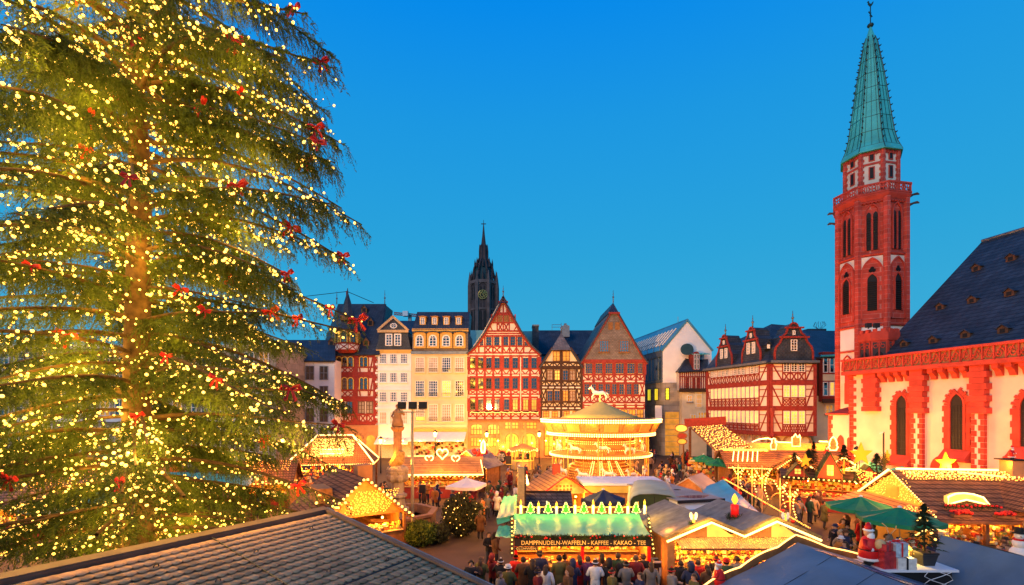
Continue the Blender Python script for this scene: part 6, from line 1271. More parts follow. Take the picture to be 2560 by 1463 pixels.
# ---------------- trailers and tarps in the middle ----------------
tr = thing('white_trailer', 'long white flat-roofed trailer in front of the carousel', 'trailer', at(1565, 33)); a0, a1 = at(1462, 31.5).x, at(1664, 31.5).x
box(tr, 'body', 'wood_orange', a0, a1, 31.5, 34.4, .4, 2.55); box(tr, 'roof', 'white_panel', a0-.15, a1+.15, 31.3, 34.7, 2.78, 2.92); box(tr, 'fascia', 'trim_yellow', a0-.05, a1+.05, 31.38, 31.46, 2.3, 2.77); [part(tr, 'wheel', 'dark', lambda m: m.lathe([(.35, -.1), (.35, .1)], 12)).__setattr__('matrix_basis', Matrix.Translation((x, 31.6, .35)) @ Matrix.Rotation(pi/2, 4, 'X')) for x in (a0+1, a1-1)]
gt = T('green_trailer', 'dark green trailer with rounded pale roof behind the candle lights', 'trailer'); w_ = 1.32; prof = [(-w_, 2.35), (-w_*.97, 2.6), (-w_*.85, 2.85), (-w_*.6, 3.0), (0, 3.06), (w_*.6, 3.0), (w_*.85, 2.85), (w_*.97, 2.6), (w_, 2.35)]
part(gt, 'body', 'trailer_green', lambda m: m.prism([(-w_, 0, .4)]+[(x, 0, z-.03) for x, z in prof]+[(w_, 0, .4)], (0, 5.0, 0)))
def _rf(m):
    n = len(prof); m.add([(x*1.03, y, z) for y in (-.15, 5.15) for x, z in prof]+[(x*1.03, y, z+.05) for y in (-.15, 5.15) for x, z in prof], [(i, i+1, n+i+1, n+i) for i in range(n-1)]+[(2*n+i, 3*n+i, 3*n+i+1, 2*n+i+1) for i in range(n-1)]+[(i, 2*n+i, 2*n+i+1, i+1) for i in range(n-1)])
part(gt, 'roof', 'trailer_roof', _rf, True); part(gt, 'door_seam', 'dark', lambda m: m.box(-.02, .02, -.02, .0, .5, 2.9)); put(gt, at(1636, 26.8), radians(-14))
ft_ = T('grey_trailer', 'grey flat-roofed trailer with a puddle on its roof and a striped awning', 'trailer'); box(ft_, 'body', 'white_panel', -1.3, 1.3, 0, 6.2, .4, 2.8); box(ft_, 'roof', 'flat_roof', -1.42, 1.42, -.1, 6.3, 2.82, 2.9); box(ft_, 'roof_edge', 'black_metal', -1.44, 1.44, -.16, -.11, 2.74, 2.91)
part(ft_, 'puddle', 'glass_sky', lambda m: m.add([(.1+.9*cos(t)*(1+.3*sin(3*t)), .7+.42*sin(t), 2.906) for t in [2*pi*i/18 for i in range(18)]], [tuple(range(18))]))
for k, (x, y) in enumerate(((-.7, 4.6), (-.4, 2.9), (.5, 3.0), (.1, 1.9), (-.9, 5.4))): part(ft_, 'roof_patch', 'flat_roof' if k % 2 else 'dark', lambda m: m.lathe([(.22, 2.903), (.2, 2.912)], 10, (x, y, 0)))
for k in range(2): part(ft_, 'awning_stripe', ('canvas_white', 'tarp_cyan')[k], lambda m: m.slab((-1.0+.06*k, -.35-.3*k, 2.45-.16*k), (1.15, -.35-.3*k, 2.45-.16*k), (1.15, -.05-.3*k, 2.62-.17*k), (-1.0, -.05-.3*k, 2.62-.17*k), .03))
box(ft_, 'painted_shade', 'dark', -1.25, 1.25, -.02, -.005, .45, 2.2); put(ft_, at(1750, 26), radians(13))  # dark sheet on the front stands in for shade under the awning
parasol('folded dark navy canvas parasol behind the candle lights', at(1508, 27.2), 1.25, 2.72, 'canvas_navy', 6, valance=.3)
bh = stall('small_hut', 'small brown hut with open dark gable behind the cyan tarpaulin', at(1738, 34.5), radians(-38), 3.0, 2.6, 2.0, 3.05, 'y', 'wood_orange', 'flat_roof', .3, power=60)
ct = thing('tarp_roof', 'glossy cyan tarpaulin roof edged with tiny lights beside the grey trailer', 'tarpaulin', at(1850, 29)); rag(ct, 'tarpaulin', 'tarp_cyan', W(1808, 1292, 24.5), W(1930, 1310, 24), W(1809, 1199, 33.5), W(1750, 1222, 33.5), 20, 14, .03, .1)
for p, q in ((W(1808, 1292, 24.5), 1), (W(1930, 1310, 24), 1), (W(1809, 1199, 33.5), 1), (W(1750, 1222, 33.5), 1)): box(ct, 'post', 'metal_grey', p.x-.04, p.x+.04, p.y-.04, p.y+.04, 0, p.z-.02)
for k in range(3): a = W(1835+k*34, 1258+k*14, 27.5-k*1.2); part(ct, 'guy_rope', 'dark', lambda m: m.tube([a, a+Vector((1.4, 1.6, .42))], .012, 4))
net(ct, W(1809, 1199, 33.4), W(2020, 1322, 23.4), W(1815, 1200, 33.2), 150, 2, .022, 'bulb_orange', .45, 'light_string')

# ---------------- double gable stall ----------------
dg = thing('double_gable_stall', 'wooden stall with two rope-lit gables and a red candle on its roof', 'stall', at(1855, 21.5)); YD = 20.0
xs = [at(px, YD).x for px in (1660, 1774, 1856, 1936, 2046)]; zp = [2.45, 3.24, 2.66, 3.28, 2.50]; dv = Vector((-.55, 4.2, 0))
for i in range(4):
    a, b = Vector((xs[i], YD, zp[i])), Vector((xs[i+1], YD, zp[i+1])); 
    for k in range(6):                                                   # broad roof boards
        p, q = a.lerp(b, 0)+dv*(k/6), b+dv*(k/6); p2, q2 = a+dv*((k+.97)/6), b+dv*((k+.97)/6); MB().slab(p, q, q2, p2, .05+.006*(k % 2)).build('roof_board', MAT['wood_grey'], dg)
    part(dg, 'bargeboard', 'hay', lambda m: m.bar(a+Vector((0, -.10, .0)), b+Vector((0, -.10, .0)), .1, .26, (0, 1, 0)))
rope(dg, [Vector((x+(.06 if i == 0 else 0), YD-.2, z-.14)) for i, (x, z) in enumerate(zip(xs, zp))], .05, 'tube_white')
box(dg, 'side_wall', 'wood_orange', xs[0]+.18, xs[0]+.26, YD+.2, YD+3.9, 0, 2.3); box(dg, 'corner_post', 'wood_orange', xs[0]+.15, xs[0]+.45, YD, YD+.18, 0, 2.32); box(dg, 'side_wall', 'wood_orange', xs[4]-.5, xs[4]-.42, YD+.2, YD+3.9, 0, 2.3); box(dg, 'back_wall', 'wood_orange', xs[0]+.2, xs[4]-.4, YD+3.8, YD+3.9, 0, 2.4)
for i in (1, 3):
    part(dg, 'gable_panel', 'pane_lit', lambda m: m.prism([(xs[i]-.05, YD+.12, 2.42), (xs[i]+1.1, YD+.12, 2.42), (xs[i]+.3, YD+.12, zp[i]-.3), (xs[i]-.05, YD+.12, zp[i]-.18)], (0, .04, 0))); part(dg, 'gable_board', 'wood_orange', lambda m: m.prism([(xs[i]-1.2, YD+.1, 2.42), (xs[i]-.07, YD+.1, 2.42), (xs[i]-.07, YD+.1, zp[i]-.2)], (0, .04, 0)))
for i in range(58):                                                      # slatted awning
    x = xs[0]+.5+i*.103; part(dg, 'slat', 'wood_pale', lambda m: m.bar((x, YD+.25, 2.42), (x+.14, YD-.42, 2.08), .075, .025))
box(dg, 'awning_edge', 'wood_brown', xs[0]+.55, xs[4]-.15, YD-.47, YD-.40, 2.03, 2.1); net(dg, (xs[1]+.3, YD-.30, 2.2), (xs[4]-.3, YD-.30, 2.2), (xs[1]+.2, YD+.2, 2.42), 40, 5, .014, 'bulb_orange')
box(dg, 'counter', 'wood_brown', xs[0]+.5, xs[4]-.5, YD+.1, YD+.7, 0, 1.0); box(dg, 'counter_top', 'wood_pale', xs[0]+.5, xs[4]-.5, YD-.05, YD+.75, 1.0, 1.05)
goods('wooden toys and ornaments on the shelves of the double gable stall', (0, 0, 0), 0, xs[0]+.6, xs[4]-.6, YD+.7, YD+1.0, 1.05, 2.2, 620, .085); goods('carved figures on the counter of the double gable stall', (0, 0, 0), 0, xs[0]+.6, xs[4]-.6, YD, YD+.6, 1.06, 1.25, 160, .09)
box(dg, 'display_back', 'wood_pale', xs[0]+.5, xs[4]-.5, YD+1.05, YD+1.1, .9, 2.3)
for k in range(5): x = xs[0]+.9+k*1.2; part(dg, 'lamp', 'lantern_glass', lambda m: m.sphere((x, YD+.1, 1.98), .06, 8, 6)); lamp('stall_light', (x, YD+.15, 1.9), 75, (1, .34, .035), .12, dg)
for x, z in ((xs[1]-.6, 2.9), (xs[2]+.9, 2.95)): lamp('rope_glow', (x, YD-.6, z+.25), 60, (1, .5, .1), .3, dg)
rc = thing('roof_candle', 'big red candle with yellow flame on the double gable roof', 'candle', (xs[2]-.2, 21.6, 2.7)); c0 = W(1837, 1292, 21.6)
part(rc, 'candle', 'wax_red', lambda m: m.lathe([(.17, c0.z), (.17, c0.z+.54), (.12, c0.z+.56)], 14, (c0.x, c0.y, 0)), True); part(rc, 'flame', 'flame', lambda m: m.lathe([(.03, c0.z+.56), (.10, c0.z+.66), (.14, c0.z+.76), (.10, c0.z+.9), (.02, c0.z+1.04)], 10, (c0.x, c0.y, 0)), True); needles(rc, [c0+Vector((.28*cos(t), .28*sin(t), 0)) for t in [i*.7 for i in range(10)]], .12, 420, 'garland', .1)
for px, lab in ((1734, 'left'), (1964, 'right')):
    p = W(px, 1306, 20.0); an_ = thing('angel_ornament', 'pale winged angel ornament on the %s gable of the double gable stall' % lab, 'ornament', p)
    part(an_, 'body', 'flame', lambda m: m.lathe([(.05, 0), (.07, .02), (.02, .2), (.05, .26), (.0, .32)], 8, p)); 
    for s in (-1, 1): part(an_, 'wing', 'canvas_white', lambda m: m.prism([p+Vector((s*x, 0, z)) for x, z in ((.02, .08), (.12, .12), (.17, .26), (.15, .4), (.08, .42), (.03, .26))], (0, .03, 0)))
    needles(an_, [p+Vector((-.2, 0, -.05)), p+Vector((-.05, 0, -.04))], .07, 90)
bn = T('litter_bin', 'dark litter bin with pale paper notice between the two front stalls', 'bin'); part(bn, 'body', 'bin_dark', lambda m: m.lathe([(.22, 0), (.30, .95)], 4, a0=pi/4)); part(bn, 'rim', 'paper', lambda m: m.tube([(.3*cos(t), .3*sin(t), 1.0) for t in [pi/4+pi/2*i for i in range(4)]], .045, 5, closed=True)); part(bn, 'notice', 'paper', lambda m: m.box(-.02, .17, -.235, -.215, .45, .78)); part(bn, 'sticker', 'trim_yellow', lambda m: m.box(-.17, -.08, -.23, -.21, .42, .75)); part(bn, 'bag', 'dark', lambda m: m.lathe([(.24, .95), (.2, 1.0)], 8)); put(bn, at(1645, 21.2), 0, 1.1)
sk = thing('bare_sapling', 'thin bare potted sapling with one light between the front stalls', 'plant', at(1644, 22.4)); p = at(1644, 22.4)
part(sk, 'stem', 'bark', lambda m: [m.tube([p, p+Vector((.03, 0, 1.0)), p+Vector((random.uniform(-.3, .3), random.uniform(-.2, .2), random.uniform(1.4, 2.1)))], [.03, .02, .006], 4) for _ in range(12)]); part(sk, 'lamp', 'bulb', lambda m: m.sphere(p+Vector((.02, -.2, 2.05)), .06, 8, 6))
# ---------------- carousel ----------------
ca = T('carousel', 'two-deck carousel with cream tent roof and bright bulb rings', 'carousel'); NS = 40
part(ca, 'roof', 'canvas_cream', lambda m: m.lathe([(4.6, 6.75), (3.1, 7.25), (1.5, 7.95), (.5, 8.45), (.08, 8.6)], 24), True)
part(ca, 'rounding_board', 'wood_orange', lambda m: m.lathe([(5.55, 5.05), (5.75, 5.5), (6.2, 6.35), (6.3, 6.72), (4.4, 6.85)], NS, cap=False), True)
part(ca, 'ceiling', 'wood_pale', lambda m: m.lathe([(5.5, 5.06), (1.5, 5.2)], NS, cap=False))
for k in range(20):
    a = 2*pi*k/20; part(ca, 'painted_panel', ('wood_orange', 'trim_ochre')[k % 2], lambda m: m.obox((cos(a)*5.99, sin(a)*5.99, 5.9), (-sin(a)*.7, cos(a)*.7, 0), (cos(a)*.02, sin(a)*.02, -.0), (cos(a)*.18, sin(a)*.18, .38)))
def ringb(r, z, n, s=.10, name='bulb_ring', mat='tube_white'): return part(ca, name, mat, lambda m: [m.ball((r*cos(2*pi*i/n), r*sin(2*pi*i/n), z), s) for i in range(n)]).__setitem__('kind', 'stuff')
for dz in (-.11, .11): ringb(6.36+dz*.25, 6.55+dz, 170, .10)
for dz in (-.09, .09): ringb(5.72, 5.18+dz, 160, .085)
part(ca, 'centre_drum', 'wood_orange', lambda m: m.lathe([(1.9, .3), (1.9, 2.8), (2.2, 3.0), (2.0, 3.2), (2.0, 5.1)], 20))
for k in range(12): a = 2*pi*k/12; part(ca, 'mirror_panel', 'gold', lambda m: m.obox((cos(a)*2.02, sin(a)*2.02, 4.1), (-sin(a)*.4, cos(a)*.4, 0), (cos(a)*.02, sin(a)*.02, 0), (0, 0, .6)))
part(ca, 'upper_deck', 'wood_pale', lambda m: m.lathe([(5.3, 2.85), (5.4, 3.05), (1.9, 3.1)], NS)); [ringb(5.42, 2.9+.12*k, 150, .065) for k in range(2)]
part(ca, 'gallery', 'wood_orange', lambda m: m.lathe([(3.55, 3.1), (3.62, 4.5), (3.3, 4.6), (3.3, 5.15)], NS, cap=False)); 
for z in (4.42, 4.2, 3.55): ringb(3.68, z, 100, .045, mat='rope_light')
part(ca, 'platform', 'wood_orange', lambda m: m.lathe([(5.6, .12), (5.6, .4), (1.9, .42)], NS)); part(ca, 'skirt', 'wood_orange', lambda m: m.lathe([(5.5, 0), (5.5, .12)], NS))
part(ca, 'inner_steps', 'wood_orange', lambda m: m.lathe([(4.2, .42), (4.2, .75), (3.7, .76), (3.7, 1.15), (3.2, 1.16), (3.2, 1.6), (2.7, 1.61), (2.7, 2.85)], NS, cap=False))
for r_, z in ((4.27, .72), (4.0, .95), (3.75, 1.12), (3.5, 1.36), (3.25, 1.56), (3.0, 1.85), (2.72, 2.15)): ringb(r_, z, 80, .035, mat='bulb_orange')
def _horse(m, s=1.0, mi=0):
    m.tube([(-.55*s, 0, .72*s), (-.3*s, 0, .78*s), (.05*s, 0, .74*s), (.38*s, 0, .80*s), (.5*s, 0, .9*s)], [.10*s, .19*s, .18*s, .2*s, .14*s], 8); m.tube([(.42*s, 0, .85*s), (.6*s, 0, 1.12*s), (.68*s, 0, 1.26*s)], [.16*s, .11*s, .09*s], 7); m.tube([(.62*s, 0, 1.27*s), (.78*s, 0, 1.2*s), (.92*s, 0, 1.08*s)], [.09*s, .085*s, .05*s], 7)
    for x, y, fx in ((.4, .1, .3), (.4, -.1, .22), (-.45, .1, -.25), (-.45, -.1, -.2)): m.tube([(x*s, y*s, .7*s), ((x+fx*.8)*s, y*s, .45*s), ((x+fx*.5)*s, y*s, .2*s)], [.08*s, .05*s, .035*s], 6)
    m.tube([(-.55*s, 0, .78*s), (-.75*s, 0, .7*s), (-.8*s, 0, .4*s)], [.05*s, .07*s, .02*s], 5)
    for t in (-.05, .05): m.tube([(.66*s, t*s, 1.32*s), (.66*s, t*1.2*s, 1.42*s)], [.03*s, .005*s], 4)
hm = MB(); _horse(hm); hme = hm.mesh('horse', MAT['frame_white'], True); pm = MB().tube([(0, 0, -.6), (0, 0, 2.2)], .03, 5).mesh('pole', MAT['gold'])
for lv, r_, z0, n in ((0, 4.85, .55, 12), (1, 4.6, 3.05, 10)):
    for k in range(n):
        a = 2*pi*(k+.3*lv)/n; o = bpy.data.objects.new('horse', hme); link(o, ca); o.location = (r_*cos(a), r_*sin(a), z0+.15*(k % 2)); o.rotation_euler = (0, 0, a-pi/2); o.scale = (.95, .95, .95); p_ = bpy.data.objects.new('pole', pm); link(p_, o, True)
for k in range(10): a = 2*pi*k/10+.1; part(ca, 'column', 'trim_ochre', lambda m: m.tube([(5.2*cos(a), 5.2*sin(a), .4), (5.2*cos(a), 5.2*sin(a), 5.1)], .07, 6))
for a in (-2.0, -1.72, -1.42, -1.12):
    for da in (-.035, .035): beads(ca, [(4.3*cos(a+da), 4.3*sin(a+da), .5), (2.7*cos(a+da), 2.7*sin(a+da), 2.4)], .14, .045, 'tube_white', 'step_lights')
part(ca, 'top_pole', 'gold', lambda m: m.tube([(0, 0, 8.5), (0, 0, 9.3)], .05, 6))
o = bpy.data.objects.new('top_horse', hme); link(o, ca); o.location = (-.1, 0, 8.55); o.rotation_euler = (0, 0, pi); o.scale = (1.25, 1.25, 1.25)
for k in range(8): a = 2*pi*k/8; lamp('carousel_light', (4.7*cos(a), 4.7*sin(a), 4.3), 60, (1, .28, .02), .3, ca)
for k in range(8): a = 2*pi*k/8; lamp('carousel_light', (4.9*cos(a), 4.9*sin(a), 2.2), 48, (1, .28, .02), .25, ca)
for k in range(10): a = 2*pi*k/10; lamp('rim_light', (6.9*cos(a), 6.9*sin(a), 6.3), 110, (1, .32, .03), .3, ca)
put(ca, at(1500, 52))

# ---------------- stalls on the right ----------------
S5 = T('ridge_lit_stall', 'large stall with rope-lit ridge, shingled roof and poinsettia boxes before the church', 'stall')
L5, D5 = 12.0, 3.0; he, hr = 2.55, 4.35                         # local: x along the ridge, front towards -y
part(S5, 'roof', 'shingle', lambda m: m.slab((0, -.6, he-.2), (L5, -.6, he-.2), (L5, D5, hr), (0, D5, hr), .08)); part(S5, 'roof', 'shingle', lambda m: m.slab((0, D5, hr), (L5, D5, hr), (L5, 2*D5+.3, he), (0, 2*D5+.3, he), .08))
part(S5, 'end_gable', 'trim_yellow', lambda m: m.prism([(.1, .2, 0), (.1, .2, he-.1), (.1, D5, hr-.15), (.1, 2*D5, he-.1), (.1, 2*D5, 0)], (.06, 0, 0)))
part(S5, 'end_pent_roof', 'plank_orange', lambda m: m.slab((-1.3, -.5, 2.05), (-1.3, 6.4, 2.05), (.1, 6.2, 2.75), (.1, -.3, 2.75), .06)); box(S5, 'end_window', 'pane_amber', .04, .09, 2.5, 3.5, 2.85, 3.5)
rope(S5, [(-.05, 6.2, 2.5), (-.05, D5+.1, hr+.02)], .06, 'tube_white'); beads(S5, [(-.05, -.5, 2.45), (-.05, D5, hr)], .16, .05); net(S5, (.05, .6, 2.8), (.05, 5.4, 2.8), (.05, 2.0, 4.0), 26, 9, .032, 'bulb_orange'); net(S5, (-1.2, -.3, 2.12), (-.1, -.2, 2.7), (-1.2, 1.2, 2.12), 12, 8, .03, 'bulb_orange')
for k in range(3): lamp('end_light', (-1.4, .6+k*2.2, 3.4), 60, (1, .32, .03), .25, S5)
for k in range(6): box(S5, 'post', 'wood_brown', .2+k*2.3-.08, .2+k*2.3+.08, -.1, .06, 0, he-.15)
box(S5, 'counter', 'wood_brown', .3, L5, .1, .5, 0, 1.0); box(S5, 'eaves_board', 'wood_brown', 0, L5, -.68, -.6, he-.32, he-.2); box(S5, 'back_wall', 'wood_orange', .2, L5, 3.0, 3.06, 0, he)
rope(S5, [(.3, D5, hr+.08), (5.4, D5, hr+.08)], .06, 'tube_white'); rope(S5, [(6.6, D5, hr+.08), (9, D5, hr+.08)], .06, 'tube_white'); rope(S5, [(3.2, D5-.3, hr-.02), (5.3, D5-.6, hr-.22)], .04)
net(S5, (.4, D5-.1, hr-.02), (L5-.5, D5-.1, hr-.02), (.4, D5-.75, hr-.42), 90, 6, .035, 'bulb_orange'); net(S5, (.4, D5-.1, hr-.02), (L5-.5, D5-.1, hr-.02), (.4, D5-.6, hr-.32), 60, 3, .04, 'bulb')
def front_gable(xc, w, ytop, zb, zt_, curved=True):
    hw = w/2
    for s in (-1, 1): part(S5, 'gable_roof', 'shingle', lambda m: m.slab((xc+s*(hw+.15), -.75, zb-.15), (xc, -.75, zt_+.05), (xc, ytop, zt_+.05), (xc+s*(hw+.15), ytop, zb-.15), .06))
    part(S5, 'gable_wall', 'trim_yellow', lambda m: m.prism([(xc-hw, -.5, zb), (xc+hw, -.5, zb), (xc, -.5, zt_)], (0, .06, 0))); box(S5, 'gable_window', 'pane_amber', xc-.35, xc+.35, -.53, -.505, zb+.12, zb+.62)
    rope(S5, [(xc-hw-.1, -.85, zb-.05), (xc-.1, -.85, zt_-.02)] if xc < 3 else [(xc+.1, -.85, zt_-.02), (xc+hw+.1, -.85, zb-.05)], .055, 'tube_white'); beads(S5, [(xc-hw-.1, -.85, zb-.05), (xc, -.85, zt_-.02), (xc+hw+.1, -.85, zb-.05)], .13, .045); net(S5, (xc-hw*.8, -.6, zb), (xc+hw*.8, -.6, zb), (xc-.1, -.6, zt_-.1), 14, 9, .03, 'bulb_orange')
    g_ = T('garland', 'garland with red flowers on the %s front gable of the ridge-lit stall' % ('left' if xc < 3 else 'only'), 'garland'); pts = [Vector((xc-hw-.15, -.9, zb)), Vector((xc, -.9, zt_+.12)), Vector((xc+hw+.15, -.9, zb))]; needles(g_, pts, .09, 700); part(g_, 'flowers', 'poinsettia', lambda m: [m.ball(pts[i // 6].lerp(pts[i//6+1], (i % 6+.5)/6)+Vector((0, -.08, 0)), .07) for i in range(12)]); return g_
LOC5, RZ5 = at(2326, 24.0), radians(-7)
for a in ((4.9, 2.3, 2.0, 3.0, 4.0),): put(front_gable(*a), LOC5, RZ5)
for xc in (2.0, 7.6):
    arc_ = [(xc-.95, -.02+.75, 2.98), (xc-.8, .95, 3.32), (xc-.4, 1.05, 3.46), (xc, 1.08, 3.5), (xc+.4, 1.05, 3.46), (xc+.8, .95, 3.32), (xc+.95, .75, 2.98), (xc+.35, .85, 3.12), (xc, .9, 3.2), (xc-.35, .85, 3.12)]
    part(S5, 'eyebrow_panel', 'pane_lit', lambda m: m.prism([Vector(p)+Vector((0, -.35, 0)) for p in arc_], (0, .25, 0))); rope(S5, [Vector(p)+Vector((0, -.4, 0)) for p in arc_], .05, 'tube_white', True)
for xc in (1.1, 3.0, 4.9, 6.8):
    f_ = T('poinsettia_box', 'box of red poinsettias on the eaves of the ridge-lit stall, %s from its left end' % {1.1: 'first', 3.0: 'second', 4.9: 'third', 6.8: 'fourth'}[xc], 'flower box'); box(f_, 'box', 'wood_brown', xc-.4, xc+.4, -.5, -.25, 2.50, 2.62); part(f_, 'flowers', 'poinsettia', lambda m: [m.ball((xc+random.uniform(-.42, .42), -.4+random.uniform(-.14, .14), 2.68+random.uniform(0, .14)), .085) for _ in range(26)]); put(f_, LOC5, RZ5)
g_ = T('garland', 'garland with red flowers below the eyebrow lights of the ridge-lit stall', 'garland'); pts = [Vector((.7+i*.5, .15, 2.95-.02*(i % 2))) for i in range(6)]; needles(g_, pts, .12, 700); part(g_, 'flowers', 'poinsettia', lambda m: [m.ball((.7+i*.19, .0, 2.98+random.uniform(-.04, .06)), .07) for i in range(14)]); put(g_, LOC5, RZ5)
for x, z, y, lab in ((5.8, 3.25, -1.1, 'upper'), (3.7, 2.35, -1.0, 'lower')):
    d_ = T('disc_sign', 'round %s wooden disc sign on the front of the ridge-lit stall' % lab, 'sign'); part(d_, 'disc', 'trim_ochre', lambda m: m.prism([(x+.42*cos(t), y, z+.34*sin(t)) for t in [2*pi*i/20 for i in range(20)]], (0, .04, 0))); part(d_, 'rim', 'wood_brown', lambda m: m.tube([(x+.42*cos(t), y, z+.34*sin(t)) for t in [2*pi*i/20 for i in range(20)]], .025, 5, closed=True)); part(d_, 'bracket', 'black_metal', lambda m: m.tube([(x, y+.02, z+.3), (x+.1, y+.3, z+.5), (x, y+.6, z+.2)], .02, 4)); put(d_, LOC5, RZ5)
box(S5, 'chimney', 'sandstone_orange', 5.7, 6.3, 2.5, 3.3, 3.7, 5.0); box(S5, 'chimney_cap', 'dark', 5.5, 6.6, 2.4, 3.4, 5.0, 5.06)
for k in range(6): x = 1+k*2.0; part(S5, 'lamp', 'lantern_glass', lambda m: m.sphere((x, .4, 2.15), .07, 8, 6)); lamp('stall_light', (x, .3, 2.1), 120, (1, .32, .03), .15, S5)
for k in range(5): lamp('ridge_light', (1.2+k*2.2, D5-.4, hr+.5), 60, (1, .32, .03), .25, S5)
for k in range(5): lamp('church_fill', (.6+k*2.3, D5+2.9, hr-.1), 430, (1, .29, .035), .3, S5)  # unseen lights added behind the ridge to warm the church wall
for k in range(4): lamp('roof_string_light', (1.5+k*2.6, -1.3, 3.2), 55, (1, .32, .03), .2, S5)
put(S5, LOC5, RZ5); goods('toys and cups on the counter of the ridge-lit stall', LOC5, RZ5, .4, 11.5, .1, .9, 1.05, 1.9, 420, .13)

# firs and stars stall
S7 = stall('star_stall', 'red gabled stall topped with fir trees and yellow stars', at(2072, 37.5), radians(-24), 6.2, 3.0, 2.5, 3.0, 'x', 'timber_oxide', 'shingle', .3, 'timber_oxide', 420, 'glowing lanterns and ornaments on the shelves of the star stall')
def dormer_gable(root, xc, w, h, mat='timber_oxide'):
    part(root, 'gable_front', mat, lambda m: m.prism([(xc-w/2, -1.7, 2.55), (xc+w/2, -1.7, 2.55), (xc, -1.7, 2.55+h)], (0, 1.2, 0))); [part(root, 'gable_roof', 'garland', lambda m: m.slab((xc+s*(w/2+.12), -1.8, 2.5), (xc, -1.8, 2.65+h), (xc, -.3, 2.65+h), (xc+s*(w/2+.12), -.3, 2.5), .06)) for s in (-1, 1)]
    box(root, 'gable_window', 'pane_lit', xc-.2, xc+.2, -1.74, -1.71, 2.8, 2.8+h*.4); part(root, 'window_bars', 'wood_brown', lambda m: (m.box(xc-.015, xc+.015, -1.76, -1.74, 2.8, 2.8+h*.4), m.box(xc-.2, xc+.2, -1.76, -1.74, 2.79+h*.2, 2.82+h*.2)))
for xc, w, h in ((-2.3, 1.5, .95), (-.2, 1.7, 1.9), (2.2, 1.6, 1.0)): dormer_gable(S7, xc, w, h)
beads(S7, [(-3.4, -1.95, 2.55), (3.4, -1.95, 2.45)], .32, .065, sag=.05); gg = T('garland', 'dark fir garland along the eaves of the star stall', 'garland'); needles(gg, [(-3.4, -1.9, 2.5), (3.4, -1.9, 2.45)], .14, 1500, 'garland', .14); put(gg, at(2072, 37.5), radians(-24))
for k, (x, y, hh, r_) in enumerate(((-1.4, -.4, 1.9, .75), (-2.3, .2, 1.5, .6), (.9, -.5, 2.3, .8), (3.0, -.3, 1.7, .8), (-.9, .8, 2.4, .5))):
    p = Matrix.Translation(at(2072, 37.5)) @ Matrix.Rotation(radians(-24), 4, 'Z') @ Vector((x, y, 2.75)); fir('small dark fir tree on the roof of the star stall, %s from its left end' % ('second', 'first', 'fourth', 'fifth', 'third')[k], p, hh, r_)
for px, py, D, R_, lab, az in ((2151, 1136, 34, .86, 'biggest yellow star above the star stall, before the white church wall', 0), (2012, 1152, 35, .52, 'small yellow star on the left gable of the star stall', .2), (2108, 1168, 34.5, .55, 'narrow turned yellow star right of the star stall gable', 1.0), (2362, 1157, 29.5, .66, 'yellow star on the round red panel of the church wall', 0), (2216, 1140, 33.5, .42, 'small yellow star half hidden behind a lamp pole', .5), (2070, 1143, 37, .4, 'faint yellow star between two roof firs', .4)):
    p = W(px, py, D); s_ = thing('star_sign', lab, 'star', p); part(s_, 'star', 'star_yellow', lambda m: star5(m, p, R_, .1, Vector((cos(az), sin(az), 0)))); part(s_, 'stand', 'wood_brown', lambda m: m.tube([p-Vector((0, -.1, R_*.5)), Vector((p.x, p.y+.1, max(p.z-2.2, .1)))], .03, 5))
lp = thing('lamp_pole', 'thin dark pole with a small camera and bushy ball before the church', 'pole', at(2209, 31)); p = at(2209, 31); part(lp, 'pole', 'black_metal', lambda m: m.tube([p, W(2209, 1080, 31)], .05, 6)); part(lp, 'arm', 'frame_white', lambda m: m.tube([W(2209, 1081, 31), W(2199, 1084, 31)], .04, 5)); needles(lp, [W(2211, 1142, 31), W(2211, 1165, 31)], .3, 500, 'shrub', .14)
# stalls further back
S8 = thing('light_net_stall', 'big stall under a sloping roof covered with a dense light net', 'stall', at(1790, 54)); q0, q1, q2, q3 = W(1725, 1068, 58), W(1805, 1062, 58), W(1868, 1112, 50), W(1790, 1128, 48)
part(S8, 'roof', 'wood_brown', lambda m: m.slab(q3, q2, q1, q0, .1)); net(S8, q0+(q1-q0)*.02, q1, q3, 20, 12, .05, 'bulb_orange', .4); net(S8, q0+(q1-q0)*.02, q1, q3, 14, 8, .055, 'bulb', .4)
for q in (q0, q1, q2, q3): box(S8, 'post', 'wood_brown', q.x-.12, q.x+.12, q.y-.12, q.y+.12, 0, q.z-.1)
part(S8, 'top_board', 'timber_oxide', lambda m: m.bar(q0+Vector((-.6, .1, .5)), q1+Vector((.5, .1, .5)), .2, 1.0)); [lamp('net_light', q0.lerp(q2, k)+Vector((0, -2, 1.2)), 45, (1, .34, .035), .4, S8) for k in (.2, .5, .8)]
box(S8, 'counter', 'wood_orange', q3.x-2, q2.x, 49.5, 50.3, 0, 1.1); goods('bright goods on the counter under the light net roof', (0, 0, 0), 0, q3.x-2, q2.x, 49.5, 50.2, 1.1, 2.6, 240, .2)
